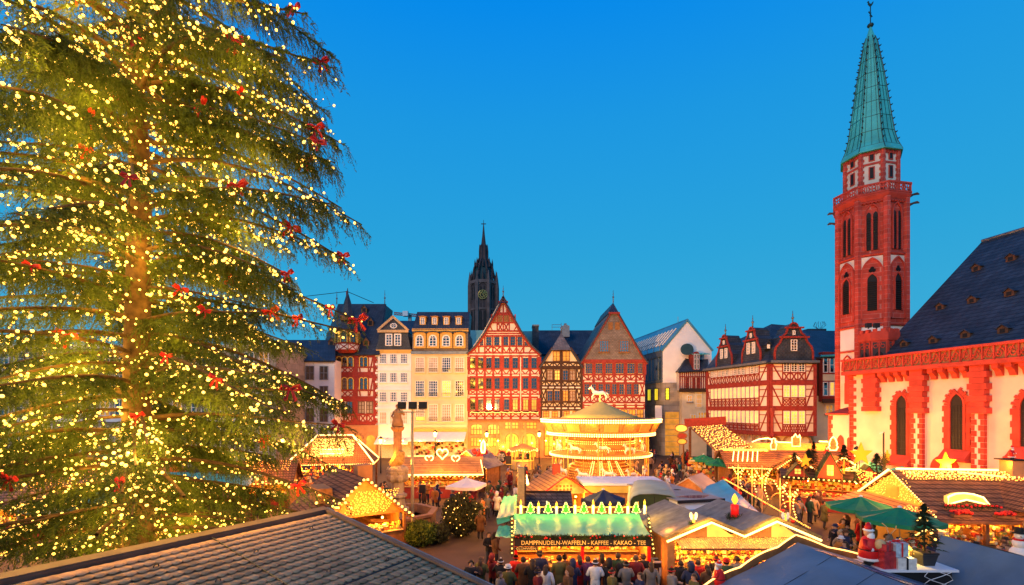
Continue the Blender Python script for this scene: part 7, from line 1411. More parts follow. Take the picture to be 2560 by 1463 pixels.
for px, py, r_, lab, mt in ((1703, 1071, .65, 'largest glowing oval sign beside the light net roof', 'pane_lit'), (1705, 1090, .5, 'red oval sign under the glowing oval sign', 'timber_oxide'), (1705, 1104, .5, 'lowest pale oval sign of the three by the light net roof', 'trim_yellow')):
    p = W(px, py, 50); s_ = thing('oval_sign', lab, 'sign', p); part(s_, 'disc', mt, lambda m: m.prism([p+Vector((r_*cos(t), 0, r_*.6*sin(t))) for t in [2*pi*i/18 for i in range(18)]], (0, .1, 0))); part(s_, 'rim', 'wood_brown', lambda m: m.tube([p+Vector((r_*cos(t), -.02, r_*.6*sin(t))) for t in [2*pi*i/18 for i in range(18)]], .06, 5, closed=True)); part(s_, 'post', 'wood_brown', lambda m: m.tube([Vector((p.x+.3, p.y+.3, 0)), Vector((p.x+.3, p.y+.3, p.z))], .05, 5))
S9 = stall('porch_stall', 'stall with open timber porch and lit eaves behind the green parasols', at(1945, 45), radians(-8), 9.5, 4.0, 2.7, 3.9, 'x', 'wood_orange', 'shingle', .5, 'wood_brown', 700, 'mugs and bright goods on the shelves of the porch stall')
part(S9, 'porch_roof', 'shingle', lambda m: (m.slab((-1.4, -3.6, 2.6), (0, -3.6, 3.7), (0, 0, 3.7), (-1.4, 0, 2.6), .08), m.slab((1.4, -3.6, 2.6), (1.4, 0, 2.6), (0, 0, 3.7), (0, -3.6, 3.7), .08)))
for s in (-1, 1): box(S9, 'porch_post', 'wood_brown', s*1.1-.2, s*1.1+.2, -3.5, -3.1, 0, 2.75); part(S9, 'porch_brace', 'wood_brown', lambda m: m.bar((s*1.1, -3.3, 2.0), (s*.4, -3.3, 2.7), .16, .16))
rope(S9, [(0, -3.68, 3.72), (1.5, -3.68, 2.6)], .07, 'tube_white'); beads(S9, [(-1.5, -3.68, 2.55), (0, -3.68, 3.68), (1.5, -3.68, 2.55)], .18, .06); beads(S9, [(-5.2, -2.6, 2.5), (-1.5, -2.7, 2.45)], .14, .06); beads(S9, [(1.5, -2.7, 2.45), (5.2, -2.6, 2.5)], .14, .06); net(S9, (-5, 0, 3.95), (-1, 0, 3.95), (-5, -.5, 3.8), 44, 4, .05, 'bulb_orange')
g_ = T('garland', 'garland along the lit eaves of the porch stall', 'garland'); needles(g_, [(-5.2, -2.55, 2.6), (-1.5, -2.65, 2.55), (0, -3.7, 3.8), (1.5, -2.65, 2.55), (5.2, -2.55, 2.6)], .16, 1600, 'garland', .15); put(g_, at(1945, 45), radians(-8))
for k in range(5): lamp('porch_light', (-4+k*2, -3.0, 4.2), 330, (1, .32, .03), .3, S9)
for k in range(6): part(S9, 'roof_rope', 'tube_white', lambda m: m.bar((-4.6+k*.42, -1.9, 3.02), (-4.0+k*.42, -.3, 3.85), .08, .05))
S10 = stall('outline_stall', 'long low stall with glowing outline figures on its ridge beside the corner house', at(2010, 50), radians(-5), 10.5, 4, 2.9, 4.2, 'x', 'wood_orange', 'wood_orange', .4, 'wood_brown', 500)
rope(S10, [(-5.2, 0, 4.3), (-4.5, 0, 4.6), (-3.6, 0, 4.7), (-2.6, 0, 4.3), (-1.2, 0, 4.25)], .07, 'tube_white'); rope(S10, [(1.5, 0, 4.4), (5.2, 0, 4.2)], .07, 'tube_white')
for k in range(4): lamp('outline_light', (-4+k*2.7, -1.2, 5.0), 420, (1, .32, .03), .3, S10)
def outline(lab, px, py0, py1, D, pts, mat='tube_white', r=.06):
    p = W(px, py1, D); h = (py1-py0)/F*D; o = thing('outline_light', lab, 'light figure', p); rope(o, [p+Vector((x*h, 0, z*h)) for x, z in pts], r, mat, True); part(o, 'panel', 'hay', lambda m: m.prism([p+Vector((x*h*.9, .05, z*h*.96+.02*h)) for x, z in pts], (0, .04, 0))); return o
outline('glowing outline of a hooded figure on the long stall ridge', 1934, 1096, 1124, 47.5, [(-.22, 0), (-.28, .4), (-.16, .6), (-.14, .95), (0, 1), (.14, .95), (.16, .62), (.28, .45), (.2, 0)]); outline('glowing outline of a cat-eared house figure on the stall ridge', 1990, 1085, 1116, 47, [(-.32, 0), (-.32, .75), (-.2, .75), (-.05, 1.0), (.12, .72), (.22, .72), (.28, .95), (.36, .7), (.34, 0)]); outline('glowing fir-shaped outline at the right end of the stall ridge', 2083, 1092, 1126, 45.5, [(-.2, 0), (-.36, .25), (-.26, .32), (-.3, .5), (-.16, .85), (0, 1), (.16, .85), (.3, .5), (.26, .32), (.36, .25), (.2, 0)])
S11 = stall('small_gable_stall', 'small stall with rope-lit gable under the fir outline light', at(2085, 42), radians(-10), 3.2, 2.6, 2.5, 3.7, 'y', 'timber_oxide', 'shingle', .3, 'timber_oxide', 300, 'little ornaments on the shelves of the small gable stall'); rope(S11, [(-1.9, -1.7, 2.4), (0, -1.7, 3.7), (1.9, -1.7, 2.4)], .07, 'tube_white'); lamp('rope_glow', (0, -2.4, 3.6), 160, (1, .32, .03), .2, S11)
for k, (px, D, w) in enumerate(((2175, 39, 3.2), (2255, 36, 3.4))):
    t_ = T('teal_tent', 'teal pyramid tent roof %s before the church wall' % ('behind the thin pole' if k else 'behind the star stall firs'), 'tent'); part(t_, 'roof', 'tarp_teal', lambda m: m.add([(-w/2, -w/2, 2.6), (w/2, -w/2, 2.6), (w/2, w/2, 2.6), (-w/2, w/2, 2.6), (0, 0, 3.5)], [(0, 1, 4), (1, 2, 4), (2, 3, 4), (3, 0, 4)])); [part(t_, 'leg', 'metal_grey', lambda m: m.tube([(sx*w/2*.95, sy*w/2*.95, 0), (sx*w/2*.95, sy*w/2*.95, 2.6)], .04, 5)) for sx in (-1, 1) for sy in (-1, 1)]; part(t_, 'valance', 'tarp_teal', lambda m: m.lathe([(w/2*1.414, 2.35), (w/2*1.414, 2.6)], 4, a0=pi/4, cap=False)); put(t_, at(px, D), .2)
parasol('big green octagonal parasol nearer the star stall', at(2152, 25.6), 1.62, 2.62, 'canvas_green'); parasol('big green octagonal parasol in front of the ridge-lit stall', at(2249, 22.6), 1.72, 2.66, 'canvas_green')
for k, (px, D) in enumerate(((1758, 50), (1796, 46.5), (1838, 45), (1880, 44.5))): parasol('small green parasol in the crowd, %s of the row of four' % ('first from the carousel', 'second', 'third', 'last, by the light figures')[k], at(px, D), 1.3, 2.55, 'canvas_green')
# lit light-figure frames along the cyan tarpaulin
for k, (px, py, D, s) in enumerate(((1845, 1205, 33, 1.0), (1880, 1212, 32, .9), (1905, 1222, 31, 1.25), (1950, 1245, 29, 1.0), (1975, 1268, 28, 1.1))):
    p = at(px, D); o = thing('zigzag_light', 'zigzag frame of white bulbs on a post, %s along the cyan tarpaulin' % ('first', 'second', 'third and tallest', 'fourth', 'last')[k], 'light frame', p); zt0 = H-(py-HZ)/F*D; part(o, 'post', 'wood_pale', lambda m: m.tube([p, (p.x, p.y, zt0+1.2*s)], .04, 5))
    b = Vector((p.x, p.y, zt0)); beads(o, [b+Vector((-.45*s, -.1, 1.1*s)), b+Vector((-.1*s, -.1, .5*s)), b+Vector((.4*s, -.1, 1.0*s)), b+Vector((.15*s, -.1, .5*s)), b+Vector((.1*s, -.1, .0)), b+Vector((.3*s, -.1, -.6*s))], .17, .048); part(o, 'arch', 'wood_orange', lambda m: m.tube([b+Vector((.55*s*cos(t), 0, .4*s*sin(t)-.1)) for t in [pi*i/10 for i in range(11)]], .03, 5)); part(o, 'ribbon', 'bow_red', lambda m: m.ball(b+Vector((.1, -.12, -.75*s)), .12)); lamp('frame_light', b+Vector((0, -.4, .6)), 90, (1, .32, .03), .2, o)
# ---------------- left stalls ----------------
S12 = T('hip_roof_stall', 'stall with hipped roof outlined and speckled with lights behind the tree tips', 'stall'); w, d, he, hr, rl = 7.6, 4.6, 2.75, 5.2, 3.2
for quad in (((-w/2, -d/2, he), (w/2, -d/2, he), (rl/2, 0, hr), (-rl/2, 0, hr)), ((w/2, -d/2, he), (w/2, d/2, he), (rl/2, 0, hr), (rl/2, 0, hr-.001)), ((-w/2, d/2, he), (-w/2, -d/2, he), (-rl/2, 0, hr), (-rl/2, 0, hr-.001)), ((w/2, d/2, he), (-w/2, d/2, he), (-rl/2, 0, hr), (rl/2, 0, hr))): part(S12, 'roof', 'shingle', lambda m: m.add(quad, [(0, 1, 2, 3)]))
for a, b in (((-rl/2, 0, hr), (rl/2, 0, hr)), ((-w/2, -d/2, he), (-rl/2, 0, hr)), ((w/2, -d/2, he), (rl/2, 0, hr)), ((w/2, d/2, he), (rl/2, 0, hr))): rope(S12, [Vector(a)+Vector((0, 0, .08)), Vector(b)+Vector((0, 0, .08))], .07, 'tube_white')
net(S12, (-rl/2-.3, -.3, hr-.25), (rl/2+.3, -.3, hr-.25), (-rl/2-.3, -d/2+.5, he+.6), 34, 12, .045, 'bulb', .3); beads(S12, [(-w/2, -d/2-.05, he-.05), (w/2, -d/2-.05, he-.05)], .18, .06); beads(S12, [(w/2, -d/2-.05, he-.05), (w/2, d/2, he-.05)], .18, .06)
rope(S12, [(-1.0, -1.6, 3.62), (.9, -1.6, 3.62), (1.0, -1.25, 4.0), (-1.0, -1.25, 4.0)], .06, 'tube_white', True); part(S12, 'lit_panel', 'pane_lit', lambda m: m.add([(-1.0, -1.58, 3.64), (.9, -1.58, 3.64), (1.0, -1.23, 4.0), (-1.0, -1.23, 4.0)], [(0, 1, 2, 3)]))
for sx in (-1, 1): 
    for sy in (-1, 1): box(S12, 'post', 'wood_brown', sx*(w/2-.2)-.09, sx*(w/2-.2)+.09, sy*(d/2-.2)-.09, sy*(d/2-.2)+.09, 0, he)
box(S12, 'counter', 'wood_orange', -w/2+.3, w/2-.3, -d/2+.15, -d/2+.7, 0, 1.05); [lamp('stall_light', (-2.4+k*1.6, -1.9, 2.4), 190, (1, .32, .03), .2, S12) for k in range(4)]; [lamp('roof_light', (-2.6+k*1.7, -2.9, 4.6), 260, (1, .32, .03), .3, S12) for k in range(4)]
L12 = at(838, 46); put(S12, L12, radians(10)); goods('gingerbread and gifts on the counter of the hip roof stall', L12, radians(10), -3.3, 3.3, -2.1, -1.2, 1.05, 2.5, 240, .16)
S13 = stall('heart_stall', 'plank-roofed stall with three glowing hearts on its ridge', at(1106, 43.2), radians(2), 6.4, 2.8, 2.35, 3.5, 'x', 'wood_orange', 'plank_orange', .45, 'timber_oxide', 300, 'gingerbread hearts and sweets on the shelves of the heart stall')
rope(S13, [(-3.4, -.3, 3.3), (-3.75, -2.0, 2.12), (3.75, -2.0, 2.12), (3.45, -.3, 3.2)], .06, 'tube_white'); beads(S13, [(-3.2, -1.95, 1.98), (3.4, -1.95, 1.98)], .38, .075); net(S13, (-3.2, .3, 3.5), (-.9, .3, 3.5), (-3.2, .7, 3.3), 24, 3, .05, 'bulb', .3); [lamp('eave_light', (-3+k*2, -2.9, 2.9), 80, (1, .34, .035), .25, S13) for k in range(4)]
for k, (px, py, s) in enumerate(((1073, 1158, .36), (1106, 1150, .52), (1139, 1158, .36))):
    p = W(px, py, 42.8); h_ = thing('heart_light', 'glowing heart outline on the heart stall roof, %s' % ('left small one', 'large middle one', 'right small one')[k], 'light figure', p); rope(h_, [p+Vector((s*.062*16*sin(t)**3, 0, s*1.1+s*.062*(13*cos(t)-5*cos(2*t)-2*cos(3*t)-cos(4*t)))) for t in [2*pi*i/24 for i in range(24)]], .055, 'tube_white', True); part(h_, 'stand', 'wood_brown', lambda m: m.bar(p-Vector((0, 0, .2)), p+Vector((0, 0, .15)), .05, .05))
S14 = stall('candle_gable_stall', 'gabled stall with grey roof and a glowing candle figure right of the hearts', at(1190, 47), radians(-24), 3.6, 3.2, 2.5, 3.9, 'y', 'wood_orange', 'wood_grey', .35, 'wood_orange', 380, 'sweets on the shelves of the candle gable stall'); beads(S14, [(-2.2, -2.0, 2.2), (0, -2.0, 3.85), (2.2, -2.0, 2.2)], .2, .05); part(S14, 'rosette', 'poinsettia', lambda m: [m.ball((random.uniform(-.5, .5), -2.05, 3.0+random.uniform(-.35, .35)), .16) for _ in range(18)]); part(S14, 'flowers', 'poinsettia', lambda m: [m.ball((.9+random.uniform(-.6, .6), -1.0+random.uniform(-.4, .4), 3.6+random.uniform(-.2, .3)), .17, random.randrange(1)) for _ in range(24)])
lamp('gable_light', (0, -3.2, 3.4), 330, (1, .32, .03), .3, S14); outline('tall glowing candle outline on the candle gable stall', 1208, 1100, 1132, 44.5, [(-.10, 0), (-.16, .35), (-.12, .75), (.02, 1), (.12, .7), (.14, .35), (.08, 0)], r=.09)
S15 = T('round_kiosk', 'small round kiosk with lit scalloped canopy before the red gable house', 'kiosk'); part(S15, 'canopy', 'wood_orange', lambda m: m.lathe([(1.9, 2.45), (1.6, 2.75), (.8, 3.05), (.1, 3.3)], 12)); [part(S15, 'post', 'canvas_cream', lambda m: m.tube([(1.4*cos(a), 1.4*sin(a), 0), (1.4*cos(a), 1.4*sin(a), 2.5)], .07, 5)) for a in [2*pi*i/8 for i in range(8)]]; part(S15, 'counter', 'wood_pale', lambda m: m.lathe([(1.35, 0), (1.35, 1.05), (1.45, 1.1)], 12)); beads(S15, [(1.92*cos(a), 1.92*sin(a), 2.48+.12*sin(a*6)) for a in [2*pi*i/36 for i in range(37)]], .2, .085); lamp('kiosk_light', (0, -.4, 2.2), 260, (1, .32, .03), .3, S15); lamp('kiosk_light', (0, -2.6, 3.0), 260, (1, .32, .03), .3, S15); put(S15, at(1307, 62))
S16 = stall('tile_gable_stall', 'shingled stall with bulb-outlined gable right behind the tiled hut', at(868, 28.5), radians(34), 4.6, 6.4, 2.0, 4.1, 'y', 'wood_orange', 'shingle', .35, 'wood_brown', 320, 'small toys on the shelves of the shingled gable stall'); beads(S16, [(-2.75, -3.62, 1.72), (0, -3.62, 4.12), (2.75, -3.62, 1.72)], .27, .075); net(S16, (-1.2, -3.4, 2.2), (1.2, -3.4, 2.2), (-.4, -3.4, 3.4), 16, 12, .03, 'bulb_orange'); box(S16, 'dormer', 'wood_orange', -2.0, -1.2, -1.5, .5, 2.6, 3.4); box(S16, 'chimney', 'sandstone_orange', .8, 1.7, .6, 1.5, 3.2, 4.3); [lamp('gable_light', (x, -4.4, 3.0), 150, (1, .32, .03), .2, S16) for x in (-1.2, 1.2)]; [lamp('roof_light', (3.2, y, 4.6), 170, (1, .32, .03), .3, S16) for y in (-2, 1)]
# stalls glimpsed between the boughs
UT = [(150, 30, 20, 5, 'dark wet shingles', 'shingle_dark'), (480, 27, -14, 5.5, 'curved rope light', 'shingle'), (330, 40, 6, 6, 'plain orange roof', 'plank_orange'), (640, 38, 12, 5.5, 'lit eaves', 'shingle'), (40, 42, 10, 6, 'far lit eaves', 'shingle')]
for k, (px, D, rz, w, what, rm) in enumerate(UT):
    s_ = stall('market_stall', 'stall with %s glimpsed through the lower boughs of the tree' % what, at(px, D), radians(rz), w, 3.0, 2.4, 3.7, 'x', 'wood_orange', rm, .4, 'timber_oxide', 420, 'bright goods on the shelves of the stall with %s' % what); beads(s_, [(-w/2-.4, -1.95, 2.1), (w/2+.4, -1.95, 2.1)], .28, .06); net(s_, (-w/2, -.2, 3.65), (w/2, -.2, 3.65), (-w/2, -1.2, 2.95), 30, 5, .035, 'bulb_orange'); lamp('eave_light', (0, -2.9, 2.8), 220, (1, .32, .03), .3, s_); lamp('roof_light', (0, -1.4, 4.6), 220, (1, .32, .03), .3, s_)
    if k == 1: rope(s_, [(-2.0, -1.2, 3.0), (-1.2, -.6, 3.6), (.6, -.4, 3.8), (1.2, -.6, 3.6), (1.1, -.9, 3.3), (-2.0, -1.4, 2.9)], .05, 'tube_white')
for k, (px, D) in enumerate(((430, 34), (200, 26), (560, 33))):
    t_ = thing('teal_awning', 'teal tarpaulin roof %s under the tree' % ('near the trunk', 'at the far left', 'right of the trunk')[k], 'tarpaulin', at(px, D)); p = at(px, D, 2.7); rag(t_, 'tarpaulin', 'tarp_teal', p+Vector((-2, -1.5, -.3)), p+Vector((2, -1.5, -.3)), p+Vector((2, 1.5, .4)), p+Vector((-2, 1.5, .4))); [box(t_, 'post', 'metal_grey', p.x+sx*1.9-.04, p.x+sx*1.9+.04, p.y+sy*1.4-.04, p.y+sy*1.4+.04, 0, 2.7) for sx in (-1, 1) for sy in (-1, 1)]
# ---------------- fountain ----------------
fo = T('fountain', 'octagonal sandstone fountain with a statue column in its middle', 'fountain'); Rf = 2.55
part(fo, 'basin', 'copper_stone', lambda m: m.lathe([(Rf+.15, 0), (Rf+.15, .12), (Rf, .16), (Rf, .85), (Rf+.14, .95), (Rf+.14, 1.12), (Rf-.28, 1.12), (Rf-.3, .3)], 8, a0=pi/8, cap=False)); part(fo, 'water', 'water', lambda m: m.lathe([(Rf-.25, .55), (.1, .55)], 8, a0=pi/8)); part(fo, 'pedestal', 'stone_grey', lambda m: m.lathe([(.75, .3), (.75, 1.3), (.55, 1.35), (.45, 1.9), (.62, 2.05), (.62, 2.2), (.4, 2.3), (.4, 3.0), (.58, 3.25), (.6, 3.9), (.35, 4.1)], 8, a0=pi/8))
part(fo, 'carving', 'stone_grey', lambda m: [m.sphere((.5*cos(a), .5*sin(a), 3.3+dz), .24, 7, 5, sq=(1, 1, 1.3)) for a in [2*pi*i/6 for i in range(6)] for dz in (0, .45)]); part(fo, 'hood', 'hay', lambda m: m.tube([(-.3, 0, 4.1), (.1, -.15, 4.5), (.2, -.1, 4.9), (0, 0, 5.1)], [.35, .42, .3, .15], 8)); part(fo, 'column', 'copper_stone', lambda m: m.lathe([(.3, 4.0), (.27, 5.6), (.28, 6.3), (.42, 6.45), (.46, 6.6), (.42, 6.62)], 10))
part(fo, 'statue', 'copper_stone', lambda m: (m.lathe([(.34, 6.62), (.40, 6.7), (.30, 7.1), (.26, 7.35), (.30, 7.6), (.14, 7.78), (.07, 7.84)], 10), m.sphere((0, 0, 7.97), .14, 9, 7), m.tube([(.24, 0, 7.6), (.42, -.05, 7.4), (.36, -.2, 7.65)], [.09, .07, .05], 6), m.tube([(-.24, 0, 7.6), (-.36, -.1, 7.3), (-.2, -.22, 7.2)], [.09, .07, .05], 6)), True)
put(fo, at(994, 31.5))
# floodlight mast
ml = thing('floodlight_mast', 'tall steel mast carrying three black floodlights facing the houses', 'mast', at(1031, 28.5)); p = at(1031, 28.5); part(ml, 'pole', 'metal_grey', lambda m: m.tube([p, (p.x, p.y, 7.6)], [.11, .07], 8)); part(ml, 'crossbar', 'metal_grey', lambda m: m.bar((p.x-.85, p.y, 7.6), (p.x+.75, p.y, 7.6), .07, .07))
for k, dx in enumerate((-.62, .02, .62)):
    c = Vector((p.x+dx, p.y, 7.98)); part(ml, 'floodlight', 'black_metal', lambda m: m.obox(c, (.24, .05, 0), (-.04, .2, -.03), (0, .03, .2))); part(ml, 'bracket', 'metal_grey', lambda m: m.bar(c-Vector((0, 0, .38)), c, .05, .05)); part(ml, 'lens', 'tube_white', lambda m: m.obox(c+Vector((-.04, .205, -.03)), (.2, .02, 0), (0, .005, 0), (0, 0, .16)))
    lamp('flood', c+Vector((0, .4, -.02)), (27000, 36000, 38000)[k], (1, .46, .11), .3, ml, 'SPOT', Vector((sin(radians((40, 15, -6)[k])), cos(radians((40, 15, -6)[k])), .03)), radians((46, 44, 40)[k]), .6)
# street lanterns
for k, (px, py, D) in enumerate(((1088, 1083, 60), (1217, 1084, 64), (1348, 1084, 66), (952, 1100, 58), (708, 1100, 56), (2142, 1128, 39))):
    b = at(px, D); zt_ = H-(py-HZ)/F*D; o = thing('street_lantern', 'old glass street lantern %s' % ('in front of the yellow house awning', 'at the left of the red gable house', 'at the right of the red gable house', 'behind the fountain statue', 'left of the hip roof stall', 'by the biggest yellow star')[k], 'lantern', b)
    part(o, 'post', 'black_metal', lambda m: m.tube([b, b+Vector((0, 0, zt_-.5))], [.1, .05], 6)); part(o, 'glass', 'lantern_glass', lambda m: m.lathe([(.16, zt_-.45), (.28, zt_+.1)], 6, (b.x, b.y, 0))); part(o, 'cap', 'black_metal', lambda m: m.lathe([(.32, zt_+.1), (.2, zt_+.28), (.05, zt_+.42)], 6, (b.x, b.y, 0))); lamp('lantern_light', (b.x, b.y-.45, zt_-.1), 420, (1, .34, .035), .25, o)
for k, (px, py, D) in enumerate(((1258, 1117, 74.6), (1292, 1114, 74.6), (1330, 1108, 74.6), (1218, 1112, 74.6), (1500, 1105, 74), (1385, 1110, 74))):
    c = W(px, py, D); o = thing('star_lamp', 'bright star lamp %s' % ('left of the first arch', 'in the first arch', 'in the second arch', 'in the left shop window', 'behind the carousel', 'under the dark narrow house')[k], 'lamp', c); part(o, 'globe', 'bulb', lambda m: m.sphere(c, .16, 8, 6)); part(o, 'ray', 'bulb_orange', lambda m: [m.tube([c, c+Vector((cos(t)*.8, -.05, sin(t)*.8))], [.02, .004], 3) for t in [2*pi*i/14 for i in range(14)]]); lamp('star_light', c-Vector((0, .8, 0)), 260, (1, .32, .03), .2, o)
cb = thing('menu_board', 'oval black menu board with red frame before the red gable house', 'board', at(1255, 68)); p = at(1255, 68); part(cb, 'board', 'chalkboard', lambda m: m.prism([p+Vector((.62*cos(t), 0, .95+.8*sin(t)*1.05)) for t in [2*pi*i/20 for i in range(20)]], (0, .06, 0))); part(cb, 'frame', 'timber_red', lambda m: m.tube([p+Vector((.66*cos(t), 0, .95+.84*sin(t)*1.05)) for t in [2*pi*i/20 for i in range(20)]], .07, 5, closed=True)); part(cb, 'writing', 'paper', lambda m: [m.box(p.x-.4, p.x+.4-.3*random.random(), p.y-.02, p.y-.005, .5+.14*k, .55+.14*k) for k in range(7)])
for k, px in enumerate((1238, 1272)): o = thing('sandwich_board', 'small standing menu board %s the oval menu board' % ('left of', 'right of')[k], 'board', at(px, 67)); p = at(px, 67); part(o, 'panel', 'chalkboard', lambda m: m.slab(p+Vector((-.4, -.2, .05)), p+Vector((.4, -.2, .05)), p+Vector((.4, 0, 1.2)), p+Vector((-.4, 0, 1.2)), .04)); part(o, 'frame', 'trim_yellow', lambda m: m.bar(p+Vector((-.42, -.24, .05)), p+Vector((.42, -.24, .05)), .06, .1))
parasol('white square parasol beside the lit shrub', at(1166, 33.5), 1.55, 2.5, 'canvas_white', 4, valance=.2, tilt=.5)
sp_ = thing('loudspeaker', 'black loudspeaker on a stand behind the fountain', 'loudspeaker', at(1056, 36)); p = at(1056, 36); part(sp_, 'stand', 'black_metal', lambda m: m.tube([p, p+Vector((0, 0, 1.5))], .04, 6)); box(sp_, 'cabinet', 'black_metal', p.x-.22, p.x+.22, p.y-.18, p.y+.18, 1.5, 2.1)
def shrub(label, loc, r, h, n, mat='shrub', lights=0, name='shrub'):
    t = T(name, label, 'shrub'); k = n; d = rng.normal(size=(k, 3)); d /= np.linalg.norm(d, axis=1)[:, None]; q = rng.random(k)**.45; B = d*q[:, None]*np.array([r, r, h*.55])+np.array([0, 0, h*.5]); B[:, 2] = np.abs(B[:, 2]); v = rng.normal(size=(k, 3))*.09; s = rng.normal(size=(k, 3))*.035; VV = np.empty((k*3, 3)); VV[0::3] = B-s; VV[1::3] = B+s; VV[2::3] = B+v+np.array([0, 0, .05])
    link(bpy.data.objects.new('foliage', np_mesh('foliage', VV, np.arange(k*3).reshape(-1, 3), MAT[mat])), t); part(t, 'stem', 'bark', lambda m: [m.tube([(0, 0, 0), (random.uniform(-r, r)*.5, random.uniform(-r, r)*.5, h*.8)], [.03, .006], 4) for _ in range(9)])
    if lights:
        R_ = np.array([B[i] for i in rng.integers(0, k, lights)], np.float32)*1.03; V2 = (R_[:, None, :]+IV[None]*.035).reshape(-1, 3); Tt = (IF[None]+12*np.arange(len(R_))[:, None, None]).reshape(-1, 3); link(bpy.data.objects.new('light_string', np_mesh('lights', V2, Tt, MAT['bulb'])), t)['kind'] = 'stuff'; lamp('shrub_light', (0, -.3, h*.5), 60, (1, .32, .03), .2, t)
    return put(t, loc)
shrub('dark shrub with scattered small lights left of the walkway', at(1150, 29.5), 1.15, 2.5, 6000, lights=70); shrub('smaller shrub with lights beside the walkway shrub', at(1188, 31), .6, 1.7, 2500, lights=26); shrub('grassy green shrub at the foot of the floodlight mast', at(1052, 27.5), 1.0, 1.3, 4200, 'fir_big'); shrub('low dark shrub beside the fountain basin', at(1092, 28), .8, 1.0, 2600)
# ---------------- foreground right: blue tarpaulin roofs and figures ----------------
bt = thing('blue_tarp_roof', 'blue tarpaulin roof with wavy rope-lit gable board in the foreground', 'tarpaulin roof', at(2060, 12)); apx = W(1995, 1357, 13.4); le = W(1755, 1486, 12.6); re = W(2395, 1478, 13.6); fw_ = Vector((.9, -6.5, .0))
rag(bt, 'tarpaulin', 'tarp_blue', le, apx, apx+fw_, le+fw_, 34, 40, .03, .06); rag(bt, 'tarpaulin', 'tarp_blue', apx, re, re+fw_, apx+fw_, 34, 40, .03, .06)
wv = []
for i in range(41):
    t = i/40; a, b = (le, apx) if t < .5 else (apx, re); q = a.lerp(b, (t*2) % 1 if t < .5 else (t-.5)*2); wv.append(q+Vector((0, .12, .05+.075*abs(sin(t*2*pi*2.5))+.05)))
part(bt, 'wavy_board', 'wood_brown', lambda m: [m.prism([wv[i], wv[i+1], wv[i+1]-Vector((0, 0, .22)), wv[i]-Vector((0, 0, .22))], (0, .05, 0)) for i in range(40)]); rope(bt, [q+Vector((0, -.02, .02)) for q in wv], .022, 'rope_light'); [lamp('rope_glow', q+Vector((0, .5, .15)), 14, (1, .45, .08), .1, bt) for q in wv[2:38:7]]
for k in range(1, 5): part(bt, 'seam', 'dark', lambda m: m.tube([le.lerp(apx, t)+fw_*k/5.3+Vector((0, 0, .02-.05*sin(pi*t))) for t in (0, .25, .5, .75, 1)]+[apx.lerp(re, t)+fw_*k/5.3+Vector((0, 0, .02-.05*sin(pi*t))) for t in (.25, .5, .75, 1)], .006, 4))
for q in (le, re, le+fw_, re+fw_): box(bt, 'post', 'wood_brown', q.x-.05, q.x+.05, q.y-.05, q.y+.05, 0, q.z-.03)
bt2 = thing('blue_tarp_roof', 'second blue tarpaulin roof at the right edge beside the potted fir', 'tarpaulin roof', at(2480, 12.5)); ap2 = W(2352, 1338, 13.8); l2 = W(2300, 1500, 13.0); r2 = W(2720, 1440, 14.2); 
rag(bt2, 'tarpaulin', 'tarp_blue', ap2, r2, r2+fw_, ap2+fw_, 34, 40, .03, .06); rag(bt2, 'tarpaulin', 'tarp_blue', l2, ap2, ap2+fw_*.5, l2+fw_*.5, 8, 8, .02, .02); [box(bt2, 'post', 'wood_brown', q.x-.05, q.x+.05, q.y-.05, q.y+.05, 0, q.z-.03) for q in (l2, r2)]
rope(bt2, [ap2+Vector((-.5, .3, -.1)), ap2+Vector((-.25, .3, .06)), ap2+Vector((.1, .3, .1)), ap2+Vector((.4, .3, .02))], .022)
pf = thing('white_platform', 'small white flat roof carrying the gift scene between the blue tarpaulins', 'platform', at(2255, 13.2)); z0 = 3.55; DP = (H-z0)*F/(1415-HZ); xa, xb = at(2140, DP).x, at(2368, DP).x
box(pf, 'top', 'white_panel', xa, xb, DP-.35, DP+.75, z0-.06, z0); box(pf, 'base', 'dark', xa+.1, xb-.1, DP-.25, DP+.7, 0, z0-.065); part(pf, 'cable', 'frame_white', lambda m: [m.tube([(xb-.6+.4*sin(k*2+t*.9), DP-.4-.02*k, z0-.02-t*.11) for t in range(6)], .008, 4) for k in range(3)])
